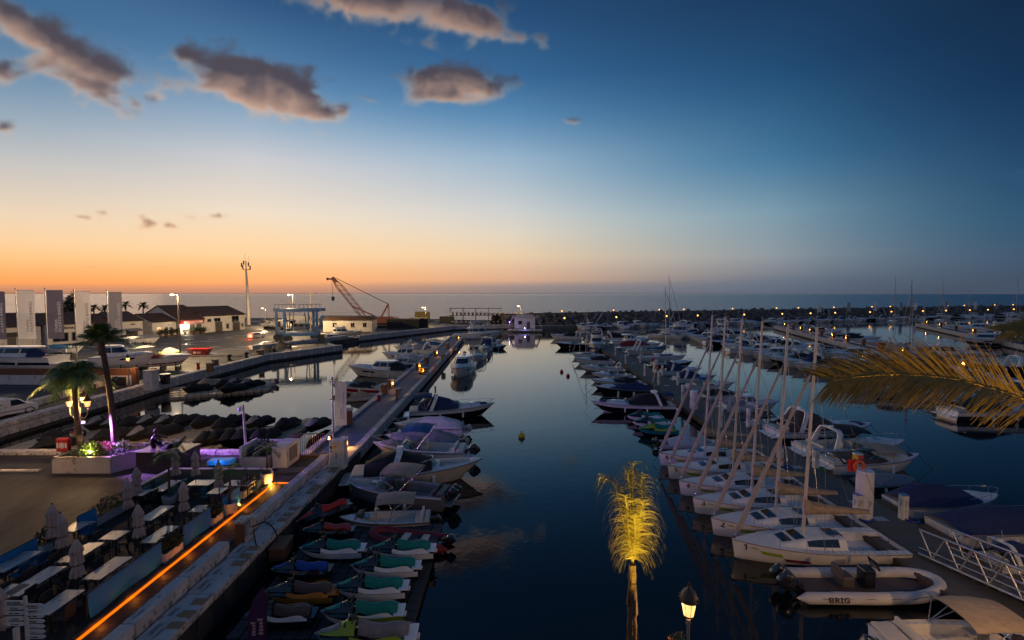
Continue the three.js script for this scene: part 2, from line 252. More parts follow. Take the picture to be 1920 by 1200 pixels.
M('floatbeige', [0.42, 0.36, 0.27], 0.75, { map: TX.dirt });
M('floatdark', [0.035, 0.038, 0.042], 0.7, { map: TX.dirt });
M('signwhite', [0.72, 0.7, 0.68], 0.6);
M('ink', [0.02, 0.02, 0.025], 0.7);
M('lime', [0.28, 0.38, 0.02], 0.4);
M('maroon', [0.22, 0.03, 0.03], 0.4);
const glow = (k, c, e) => M(k, c, 0.6, { emissive: new THREE.Color().setRGB(...c), emissiveIntensity: e });
glow('gwarm', [1, 0.72, 0.36], 9); glow('gamber', [1, 0.42, 0.08], 3); glow('gviolet', [0.55, 0.3, 1], 5); glow('gred', [1, 0.05, 0.02], 2.5); glow('gstrip', [1, 0.21, 0.004], 0.85); glow('gwin', [1, 0.6, 0.25], 0.9); glow('gwhite', [1, 0.85, 0.6], 1.3); glow('gblue', [0.05, 0.4, 1], 1);
function lampLight(pos, color, cd, parent, r = 1) { const l = new THREE.PointLight(new THREE.Color().setRGB(...color), cd, 0, 2); l.position.copy(pos); l.castShadow = true; l.shadow.radius = r; (parent || scene).add(l); return l; }
function spotLight(pos, target, color, cd, ang, pen = 0.6) { const l = new THREE.SpotLight(new THREE.Color().setRGB(...color), cd, 0, ang, pen, 2); l.position.copy(pos); l.target.position.copy(target); l.castShadow = true; scene.add(l, l.target); return l; }
// flat print on a canvas
function printed(w, h, draw) { const c = document.createElement('canvas'); c.width = w; c.height = h; const x = c.getContext('2d'); draw(x, w, h); const t = new THREE.CanvasTexture(c); t.colorSpace = THREE.SRGBColorSpace; return t; }
const font = await new FontLoader().loadAsync('fonts/droid/droid_sans_bold.typeface.json');
// lettering too small to read in the photo: a line of short uneven strokes
const strokes = (n, size, depth = .012) => { const g = []; for (let i = 0; i < n; i++) { const h = size * (.55 + .45 * hash2(i, n, 3)); if (hash2(i, n, 9) > .14) g.push(box(size * .42, h, depth, (i - n / 2) * size * .62, (h - size) / 2, depth / 2)); } return join(g); };
const words = (s, size, depth = 0.012) => { const g = new TextGeometry(s, { font, size, depth, curveSegments: 3, bevelEnabled: false }); g.computeBoundingBox(); const b = g.boundingBox; return g.translate(-(b.min.x + b.max.x) / 2, -(b.min.y + b.max.y) / 2, 0); };

// ---------------------------------------------------------------- water and land
M('harbourwater', [0.0025, 0.0055, 0.007], 0.045, { ior: 1.52, bumpMap: TX.ripple, bumpScale: 0.0045 });
M('seawater', [0.03, 0.12, 0.2], 0.22, { ior: 1.34, bumpMap: TX.chop, bumpScale: 2.9 });
const flat = (poly, y) => { const g = new THREE.ShapeGeometry(new THREE.Shape(poly.map(p => new THREE.Vector2(p[0], -p[1])))); return g.rotateX(-PI / 2).translate(0, y, 0); };
struct('sea', [flat([[-40000, -40000], [40000, -40000], [40000, 300], [-40000, 300]], -0.2)], mats.seawater);
struct('harbour_water', [flat([[-130, 10], [-130, -130], [-30, -196], [20, -215], [430, -345], [430, 10]], 0)], mats.harbourwater);
const QH = 1.2;                                                 // quay level
const q = (x, y) => { const p = G(x, y, QH); return [p.x, p.z]; };
// boatyard quay: outer edge traced along the water
const E0 = q(-160, 862), E1 = q(0, 800), E2 = q(285, 722), E3 = q(500, 668), E4 = q(640, 650), E5 = q(612, 641), E6 = q(672, 633), E7 = q(852, 613), E8 = q(962, 611);
struct('yard_ground', [slab([E0, E1, E2, E3, E4, E5, E6, E7, E8, [E8[0] + 4, E8[1] - 30], [-60, -235], [-240, -235], [-240, -60], [-90, -40]], -1.5, QH)], mats.yard);
// promenade on this side of the inlet (its far edge 35 m out), and the quay under the viewpoint
const PX = -11.4, PZ = -35;
struct('promenade', [slab([[-60, PZ], [PX - .35, PZ], [PX - .35, -14.6], [60, -14.6], [60, 8], [-60, 8]], -1.5, QH)], mats.asphalt);
struct('building_base', [box(90, 11, 6, 0, 5.5, 8)], mats.wall);

// coping: white rounded segments along a quay edge
function coping(name, label, pts, w, h, segLen, drop = 1.3) {
  const t = thing(name, label, 'quay wall');
  for (let i = 0; i < pts.length - 1; i++) {
    const a = pts[i], b = pts[i + 1], L = Math.hypot(b[0] - a[0], b[1] - a[1]), n = Math.max(1, Math.round(L / segLen)), ry = -Math.atan2(b[1] - a[1], b[0] - a[0]);
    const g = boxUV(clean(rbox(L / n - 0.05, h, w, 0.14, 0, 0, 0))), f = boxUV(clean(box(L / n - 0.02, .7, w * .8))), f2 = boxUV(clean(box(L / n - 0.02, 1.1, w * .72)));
    for (let k = 0; k < n; k++) {
      const u = (k + .5) / n, x = lerp(a[0], b[0], u), z = lerp(a[1], b[1], u);
      const s = mesh('coping_stone', g, mats.quaywhite, t, true); s.position.set(x, QH + h / 2 - .1 + rr(-.012, .012), z); s.rotation.y = ry;
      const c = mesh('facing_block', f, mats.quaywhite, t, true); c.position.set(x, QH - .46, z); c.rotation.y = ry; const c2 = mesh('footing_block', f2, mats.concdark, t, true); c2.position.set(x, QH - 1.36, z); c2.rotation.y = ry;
    }
  }
  return t;
}
coping('boatyard_quay_wall', 'white segmented stone quay edge running along the boatyard and the jet ski inlet', [E0, E1, E2, E3, E4], 1.0, 0.55, 3.2);
coping('far_quay_wall', 'white quay edge under the red crane and the dark containers', [E6, E7, E8], 1.0, 0.7, 4.5);
{ // second, inner white wall along the boatyard road (a raised bench of blocks)
  const t = thing('road_parapet', 'low white parapet blocks between the boatyard road and the quay edge', 'wall');
  const a = q(-120, 822), b = q(262, 706), n = 9, L = Math.hypot(b[0] - a[0], b[1] - a[1]), ry = -Math.atan2(b[1] - a[1], b[0] - a[0]);
  for (let k = 0; k < n; k++) { const u = (k + .5) / n, m = mesh('parapet_block', rbox(L / n - .12, .75, .55, .1), mats.quaywhite, t); m.position.set(lerp(a[0], b[0], u) - .9, QH + .375, lerp(a[1], b[1], u) - .9); m.rotation.y = ry; }
  const t2 = thing('travel_hoist_jetty', 'long low white concrete jetty beside the blue boat hoist', 'jetty');
  const c = q(470, 655), d = q(650, 634), L2 = Math.hypot(d[0] - c[0], d[1] - c[1]), r2 = -Math.atan2(d[1] - c[1], d[0] - c[0]);
  for (let k = 0; k < 6; k++) { const u = (k + .5) / 6, m = mesh('jetty_block', rbox(L2 / 6 - .06, .9, 1.1, .12), mats.quaywhite, t2); m.position.set(lerp(c[0], d[0], u), QH + .35, lerp(c[1], d[1], u)); m.rotation.y = r2; }
}
// painted lines on the boatyard road
{ const t = tag(thing('road_marking'), null, null, null, 'structure'); const wl = M('roadpaint', [.5, .48, .46], .8, { map: TX.conc });
  for (const [a, b] of [[q(60, 726), q(172, 727)], [q(160, 733), q(196, 722)], [q(-60, 725), q(40, 726)]]) { const L = Math.hypot(b[0] - a[0], b[1] - a[1]); const m = mesh('paint_line', box(L, .008, .12), wl, t); m.position.set((a[0] + b[0]) / 2, QH + .006, (a[1] + b[1]) / 2); m.rotation.y = -Math.atan2(b[1] - a[1], b[0] - a[0]); } }

// ---------------------------------------------------------------- piers
function frame(a, b) { const dx = b[0] - a[0], dz = b[1] - a[1], L = Math.hypot(dx, dz); return { L, ry: -Math.atan2(dz, dx), at: (u, v = 0) => [a[0] + dx / L * u - dz / L * v, a[1] + dz / L * u + dx / L * v] }; }
// pier: local x runs from a to b, local +z is its right-hand side seen from a
function pier(name, label, a, b, w, top, o) {
  const f = frame(a, b), t = thing(name, label, 'pier', V(a[0], 0, a[1]), f.ry); t.userData.f = undefined; delete t.userData.f;
  mesh('pier_body', [box(f.L, top + .9 - .1, w - .5, f.L / 2, (top - .1 - .9) / 2, 0)], o.body, t);
  const nd = Math.ceil(f.L / (o.panel || 3)), pg = boxUV(clean(box(f.L / nd - .03, .1, w - 2 * o.kerb)));
  for (let k = 0; k < nd; k++) { const m = mesh('deck_panel', pg, o.deck, t, true); m.position.set((k + .5) * f.L / nd, top - .05 + (k % 2) * .004, 0); }
  const nk = Math.ceil(f.L / o.seg), kg = boxUV(clean(rbox(f.L / nk - .04, o.kh, o.kerb, .05))), fg = boxUV(clean(box(f.L / nk - .015, o.fd, .25)));
  for (const s of [-1, 1]) for (let k = 0; k < nk; k++) {
    const x = (k + .5) * f.L / nk, m = mesh('kerb_stone', kg, o.edge, t, true); m.position.set(x, top - .1 + o.kh / 2, s * (w / 2 - o.kerb / 2));
    const c = mesh('fascia_block', fg, o.fascia, t, true); c.position.set(x, top - .11 - o.fd / 2, s * (w / 2 - .2));
  }
  return { ...f, w, top, t };
}
const P1 = pier('main_pier', 'long white edged pier with blue deck running out from the iron gate', [-13.55, PZ + .3], [-15.3, -134], 3.9, 1.12, { body: mats.concdark, deck: mats.carpet, edge: mats.quaywhite, fascia: mats.quaywhite, kerb: .55, kh: .24, seg: 3, fd: .75, panel: 4 });
const P2 = pier('grey_pontoon', 'grey floating pontoon with white mooring piles beside the numbered sailboats', [19.6, -12], [22.85, -142], 3.9, 0.6, { body: mats.concdark, deck: mats.pontoon, edge: mats.fenderboard, fascia: mats.fenderboard, kerb: .22, kh: .14, seg: 4, fd: .32, panel: 2.6 });
const a3 = G(2140, 806, .6), b3 = G(1302, 620, .6);
const P3 = pier('crowded_pontoon', 'grey pontoon hidden between two crowded rows of motor boats', [a3.x, a3.z], [b3.x, b3.z], 3, 0.6, { body: mats.concdark, deck: mats.pontoon, edge: mats.fenderboard, fascia: mats.fenderboard, kerb: .22, kh: .14, seg: 5, fd: .32, panel: 5 });
const a4 = G(2080, 764, 1.1), b4 = G(1462, 612, 1.1);
const P4 = pier('white_pier', 'white concrete pier with blue deck and lit brown posts beyond the crowded pontoon', [a4.x, a4.z], [b4.x, b4.z], 4.2, 1.2, { body: mats.concdark, deck: mats.carpet, edge: mats.quaywhite, fascia: mats.quaywhite, kerb: .7, kh: .3, seg: 3, fd: .8, panel: 6 });
const a5 = G(2010, 664, 1.1), b5 = G(1728, 608, 1.1);
const P5 = pier('outer_pier', 'short white pier with lit posts closest to the breakwater', [a5.x, a5.z], [b5.x, b5.z], 4.2, 1.2, { body: mats.concdark, deck: mats.carpet, edge: mats.quaywhite, fascia: mats.quaywhite, kerb: .7, kh: .3, seg: 3, fd: .8, panel: 6 });

// ---------------------------------------------------------------- breakwater
const BW0 = [-6, -188], BW1 = [430, -352], BF = frame(BW0, BW1);
{
  const t = thing('breakwater', 'long dark rubble breakwater with a pale crest wall in front of the open sea', 'breakwater', V(BW0[0], 0, BW0[1]), BF.ry);
  const sec = [[-13, -1], [-4.5, 4.1], [-3, 4.6], [3, 4.6], [13, -1.5]];                       // z, y
  mesh('core', [grid([0, BF.L].map(x => sec.map(s => [x, s[1], -s[0]])), 0.3)], mats.concdark, t);
  mesh('crest_wall', [box(BF.L, 1.0, .8, BF.L / 2, 4.75, 3.4), box(BF.L, .25, 1.1, BF.L / 2, 5.3, 3.4)], mats.concrete, t);
  mesh('lower_quay', [box(BF.L, 2.2, 5, BF.L / 2, 0, 14)], mats.concrete, t);
  const rock = new THREE.DodecahedronGeometry(1, 0); { const p = rock.attributes.position; for (let i = 0; i < p.count; i++) { const k = .75 + .5 * vnoise(p.getX(i) * 3 + 5, p.getY(i) * 3 + p.getZ(i) * 5 + 9, 3); p.setXYZ(i, p.getX(i) * k, p.getY(i) * k, p.getZ(i) * k); } rock.computeVertexNormals(); }
  const N = 5200, im = new THREE.InstancedMesh(rock, M('rock', [.5, .44, .4], .95), N); im.name = 'rubble'; im.userData.kind = 'stuff';
  const m4 = new THREE.Matrix4(), qt = new THREE.Quaternion(), eu = new THREE.Euler(), col = new THREE.Color();
  for (let i = 0; i < N; i++) {
    const front = i < N * .6, u = rnd(), x = rnd() * BF.L, z = front ? lerp(4.6, 11.6, u) : -lerp(2.2, 13.5, u), y = front ? lerp(4.3, .9, u) : lerp(5.2, -.6, u), s = rr(.55, 1.25);
    eu.set(rr(0, 6), rr(0, 6), rr(0, 6)); qt.setFromEuler(eu); m4.compose(V(x, y - .2, z), qt, V(s * rr(.8, 1.4), s * rr(.6, 1), s)); im.setMatrixAt(i, m4); const k = rr(.13, .42); im.setColorAt(i, col.setRGB(k, k * .92, k * .84));
  }
  t.add(im);
}

// ---------------------------------------------------------------- boat kit (bow towards +x, origin amidships on the waterline)
function hullKit(o) {
  const { L, B, h0, h1, d = .45, rake = .13, full = 2.3, tr = .9, bp = .8, e0 = .16, e1 = .75 } = o;
  const hb = s => B / 2 * (s < .4 ? tr + (1 - tr) * Math.sin(s / .4 * PI / 2) : Math.pow(Math.max(0, 1 - Math.pow((s - .4) / .6, full)), bp));
  const ys = s => h0 + (h1 - h0) * s * s, yk = s => -d + (d + .1) * Math.pow(clamp((s - .7) / .3), 2);
  const pt = (s, v, side) => [-L / 2 + L * s - L * rake * (1 - v) * Math.pow(s, 4), lerp(yk(s), ys(s), v), side * hb(s) * Math.pow(Math.max(v, 1e-4), lerp(e0, e1, s * s))];
  const strip = (v0, v1, nv, s0 = 0, s1 = 1, ns = 22, off = 0, sides = [-1, 1], skew = 0) => join(sides.map(sd => {
    const rows = []; for (let j = 0; j <= nv; j++) { const v = lerp(v0, v1, j / nv), r = []; for (let i = 0; i <= ns; i++) { const q = i / ns, u = sd > 0 ? q : 1 - q, s = lerp(s0, s1, s1 === 1 && s0 === 0 ? 1 - Math.pow(1 - u, 1.35) : u) + skew * (v - v0) / (v1 - v0 || 1); const p = pt(s, v, sd); if (off) { p[2] += sd * off; p[1] += off * .15; if (s > .8) p[0] += off; } r.push(p); } rows.push(r); }
    return grid(rows, 0.9);
  }));
  const transom = (v0 = 0) => { const r = []; for (let j = 0; j <= 6; j++) r.push(pt(0, lerp(v0, 1, j / 6), 1)); for (let j = 6; j >= 0; j--) r.push(pt(0, lerp(v0, 1, j / 6), -1)); return cap(r.reverse()); };
  // deck surface with height H(s,u) over the sheer
  const deck = (H, sl, ul) => { const us = [...ul.map(u => -u), ...ul.slice().reverse().slice(ul[ul.length - 1] === 0 ? 1 : 0)]; return grid(sl.map(s => us.map(u => { const p = pt(s, 1, 1); return [p[0] - (s === 1 ? .01 : 0), p[1] - .02 + H(s, u), u * (hb(s) + .0) * .99]; })).map(r => r), 0.55); };
  const rail = (h, r, s0 = .5, posts = 4, inset = .94) => { const g = [], P = []; for (let i = 0; i <= 12; i++) { const s = lerp(s0, .985, i / 12); P.push([pt(s, 1, 1)[0], ys(s) + h, hb(s) * inset]); } const A = P.map(p => V(...p)), C = P.slice().reverse().map(p => V(p[0], p[1], -p[2])); g.push(pipe([...A, V(P[12][0] + .12, P[12][1], 0), ...C], r, 5, 40)); for (const sd of [1, -1]) for (let k = 0; k < posts; k++) { const s = lerp(s0, .95, k / (posts - 1)); g.push(rod([pt(s, 1, 1)[0], ys(s), sd * hb(s) * inset], [pt(s, 1, 1)[0], ys(s) + h, sd * hb(s) * inset], r, r, 5)); } return join(g); };
  const gunwale = (r = .045) => join([1, -1].map(sd => { const P = []; for (let i = 0; i <= 16; i++) { const s = 1 - Math.pow(1 - i / 16, 1.4); const p = pt(s, .97, sd); P.push(V(p[0] + (i === 16 ? .02 : 0), p[1], p[2] + sd * .012)); } return pipe(P, r, 5, 28); }));
  return { ...o, hb, ys, yk, pt, strip, transom, deck, rail, gunwale, X: s => -L / 2 + L * s };
}
// surface draped over the plan of the hull: height f(s,u) above the sheer
const drape = (k, s0, s1, f, ns = 14, nu = 12, wid = 1.0) => { const rows = []; for (let i = 0; i <= ns; i++) { const s = lerp(s0, s1, i / ns), r = []; for (let j = 0; j <= nu; j++) { const u = lerp(-1, 1, j / nu); r.push([k.X(s), k.ys(s) + f(s, u), u * k.hb(s) * wid]); } rows.push(r); } return grid(rows, 0.8); };
function outboard(parent, x, y, z, s = 1, m = mats.outboard, up = .25) {
  const g = new THREE.Group(); g.name = 'outboard_motor'; g.position.set(x, y, z); g.rotation.z = up; g.scale.setScalar(s); parent.add(g);
  mesh('cowling', [ringLoft([ring(-.28, .12, .26, .17, 3, 18), ring(-.28, .3, .31, .2, 3, 18), ring(-.3, .5, .31, .2, 3, 18), ring(-.3, .62, .25, .16, 3, 18), ring(-.3, .65, .12, .08, 3, 18)], .7), rbox(.16, .9, .12, .04, -.26, -.3, 0), rbox(.42, .05, .22, .02, -.3, -.5, 0), ringLoft([ring(-.28, -.72, .24, .06, 2, 12), ring(-.28, -.62, .26, .08, 2, 12), ring(-.28, -.52, .12, .05, 2, 12)], .7), rbox(.2, .3, .3, .04, -.03, 0, 0)], m, g);
  return g;
}
function windscreen(k, parent, s0, s1, h, u = .78, base = 0, rakeBack = .45) {
  const B = [], T = []; for (let i = 0; i <= 16; i++) { const q = lerp(-1, 1, i / 16), s = s1 - (s1 - s0) * Math.pow(Math.abs(q), 2.2), z = Math.sign(q) * Math.pow(Math.abs(q), .8) * u * k.hb(lerp(s0, s1, .3)); const hh = h * (1 - .35 * Math.pow(Math.abs(q), 3)); B.push([k.X(s), k.ys(s) + base * (1 - q * q), z]); T.push([k.X(s) - rakeBack, k.ys(s) + base * (1 - q * q) + hh, z * .92]); }
  mesh('windscreen', [grid([B, T])], mats.glass, parent); mesh('windscreen_frame', [pipe(T, .022, 5, 30), pipe(B, .02, 5, 30), ...[0, 5, 11, 16].map(i => rod(B[i], T[i], .02, .02, 5))], mats.steel, parent);
}
function bimini(parent, x0, x1, y, w, m, drop = .18, foot = 1.3, footX = 0) {
  const top = dy => { const rows = []; for (let i = 0; i <= 9; i++) { const a = i / 9, r = []; for (let j = 0; j <= 10; j++) { const u = lerp(-1, 1, j / 10); r.push([lerp(x0, x1, a), y + dy + .1 * Math.sin(a * PI) - drop * Math.pow(Math.abs(u), 2.6) - .025 * Math.pow(Math.sin(a * PI * 3), 2), u * w / 2]); } rows.push(r); } return grid(rows, 0.9); };
  mesh('canopy', [top(0), top(-.025)], m, parent);
  const g = []; for (const sd of [1, -1]) { const z = sd * (w / 2 - .02), f = [(x0 + x1) / 2 + footX, y - foot, z]; g.push(rod(f, [x0 + .05, y - drop, z], .018), rod(f, [x1 - .05, y - drop, z], .018), rod(f, [(x0 + x1) / 2, y - drop, z], .018)); }
  mesh('canopy_frame', g, mats.steel, parent);
}
const fenders = (k, parent, list, m) => { for (const [s, sd] of list) { const p = k.pt(s, .55, sd), q = k.pt(s, 1, sd); mesh('fender', [new THREE.CapsuleGeometry(.12, .45, 4, 8).translate(p[0], p[1] + .05, p[2] + sd * .12), rod([q[0], q[1], q[2]], [p[0], p[1] + .35, p[2] + sd * .1], .01, .01, 4)], m || mats.gel, parent); } };
function hullParts(k, t, o) {
  const b = o.band; let v = 0;
  mesh('hull', [k.strip(b ? b[1] : 0, 1, 5), b && b[0] > 0 ? k.strip(0, b[0], 3) : null, k.transom()].filter(Boolean), o.hull || mats.gel, t);
  if (b) mesh('hull_band', [k.strip(b[0], b[1], 3)], o.bandMat, t);
  mesh('rub_rail', [k.gunwale(o.rr || .04)], o.rubMat || mats.gelgrey, t);
}
// sport cruiser / open motor boat
function sportBoat(name, o) {
  const L = o.L, k = hullKit({ L, B: o.B || L * .31, h0: o.h0 || .085 * L + .15, h1: o.h1 || .115 * L + .35, d: .5, rake: .15, ...o.kit }), t = proto(name), dep = o.dep || .55, c0 = o.c0 ?? .12, c1 = o.c1 ?? .52, hb = o.bulge ?? .3;
  hullParts(k, t, o);
  const H = (s, u) => (s > c0 && s < c1 && Math.abs(u) < .805) ? -dep : (o.bowrider && s > .66 && s < .9 && Math.abs(u) < .62) ? -.4 : .05 * (1 - u * u) + (s >= c1 ? hb * sm(c1 - .02, c1 + .08, s) * (1 - sm(.72, .98, s)) * sm(1, .35, Math.abs(u)) : 0);
  const e = .002; mesh('deck', [k.deck(H, [0, .06, c0 - e, c0 + e, .2, .3, .4, c1 - e, c1 + e, .56, .6, .659, .661, .72, .78, .84, .899, .901, .94, .975, 1].filter((s, i, a) => !i || s > a[i - 1]), [1, .93, .81, .8, .63, .61, .35, 0])], o.deckMat || mats.deck, t);
  const fl = k.ys(.3) - dep;
  if (!o.fullCover) {
    const sm_ = o.seat || mats.vinyl, w = k.hb(.3) * 1.5;
    mesh('aft_bench', [rbox(.55, .42, w, .08, k.X(c0) + .32, fl + .23, 0), rbox(.16, .5, w, .07, k.X(c0) + .1, fl + .55, 0)], sm_, t);
    mesh('helm_seat', [rbox(.5, .5, .55, .08, k.X(c1) - L * .15, fl + .28, w * .2), rbox(.14, .55, .55, .06, k.X(c1) - L * .15 - .24, fl + .7, w * .2)], sm_, t);
    mesh('helm_console', [rbox(.4, .75, .8, .1, k.X(c1) - .12, fl + .4, w * .2), new THREE.TorusGeometry(.17, .02, 5, 14).rotateY(PI / 2).rotateZ(.5).translate(k.X(c1) - .4, fl + .82, w * .2)], mats.vinyldark, t);
    mesh('sunpad', [rbox(L * c0 * .85, .12, w, .05, k.X(c0 * .5), k.ys(0) + .08, 0)], sm_, t);
    if (!o.bowrider) mesh('fore_hatch', [rbox(.55, .05, .55, .03, k.X(.72), k.ys(.72) + hb * .86 + .06, 0)], mats.glassdark, t);
    if (!o.noScreen) windscreen(k, t, c1 - .08, c1 + .1, o.wh || .5, .8, hb * .35);
  }
  if (o.bowrider) { mesh('bow_seat', [rbox(.9, .2, .34, .06, k.X(.74), k.ys(.74) - .28, .3), rbox(.9, .2, .34, .06, k.X(.74), k.ys(.74) - .28, -.3)], o.seat || mats.vinyl, t); }
  if (!o.noPlat) mesh('swim_platform', [rbox(.75, .12, k.hb(0) * 1.75, .06, -L / 2 - .3, .42, 0)], o.platMat || o.hull || mats.gel, t);
  if (!o.noRail) mesh('bow_rail', [k.rail(.42, .016, .58, 4)], mats.steel, t);
  if (o.port) for (const sd of [-1, 1]) mesh('hull_window', [k.strip(.72, .84, 1, .52, .7, 6, .012, [sd], .03)], mats.glassdark, t);
  if (o.arch) { const s = o.archS || .2, b = k.hb(s) * .97, y0 = k.ys(s) - .05, hh = o.archH || 1.35, x = k.X(s), rk = o.archRake ?? -.55, P = []; for (let i = 0; i <= 14; i++) { const a = i / 14, u = lerp(-1, 1, a), yy = 1 - Math.pow(Math.abs(u), 5); P.push([x + rk * yy, y0 + hh * yy, b * Math.sign(u) * Math.pow(Math.abs(u), .55)]); } mesh('radar_arch', [arch(P, .38, .1)], o.archMat || mats.gel, t); mesh('antenna', [rod([x + rk, y0 + hh, .3], [x + rk - .3, y0 + hh + 1.1, .3], .012), ringLoft([ring(x + rk, y0 + hh + .04, .2, .2, 2, 14), ring(x + rk, y0 + hh + .2, .18, .18, 2, 14)])], mats.gel, t); }
  if (o.canvas) { const m = o.canvas, top = (o.archH || 1.3) * .82; mesh('cockpit_cover', [drape(k, c0 - .02, c1 + .04, (s, u) => { const a = clamp((s - c0) / (c1 - c0)); return .03 + top * Math.pow(Math.sin(PI * clamp(.12 + a * .8)), .7) * (1 - Math.pow(Math.abs(u), 3.4)) + .03 * Math.sin(a * 17 + u * 3); }, 16, 14, .9)], m, t); }
  if (o.fullCover) mesh('boat_cover', [drape(k, .005, o.coverEnd || .86, (s, u) => { const a = s / (o.coverEnd || .86), rg = (o.coverH || .75) * Math.pow(Math.sin(PI * Math.pow(a, .75) * .92 + .12), .8); return .05 + Math.max(0, rg) * (1 - Math.pow(Math.abs(u), 1.7)) + .035 * Math.sin(a * 24 + u * u * 5) * (1 - Math.abs(u)); }, 24, 16, 1.01)], o.fullCover, t);
  if (o.foreCover) mesh('fore_cover', [drape(k, .64, .9, (s, u) => .08 + .22 * (1 - u * u) * Math.sin(PI * (s - .62) / .3), 8, 10, .72)], o.foreCover, t);
  if (o.bim) bimini(t, k.X(o.bimS ? o.bimS[0] : .14), k.X(o.bimS ? o.bimS[1] : .46), k.ys(.3) + (o.bimH || 1.35), k.hb(.3) * 1.85, o.bim, .2, (o.bimH || 1.35) - .05, o.bimF || 0);
  if (o.motor) { const n = o.motor; for (let i = 0; i < n; i++) outboard(t, -L / 2 - .1, k.ys(0) - .15, (i - (n - 1) / 2) * .55, o.motorS || 1.1, o.motorMat || mats.outboard, o.motorUp ?? .5); }
  fenders(k, t, o.fend || [[.35, 1], [.35, -1], [.62, 1], [.62, -1]]);
  return t;
}
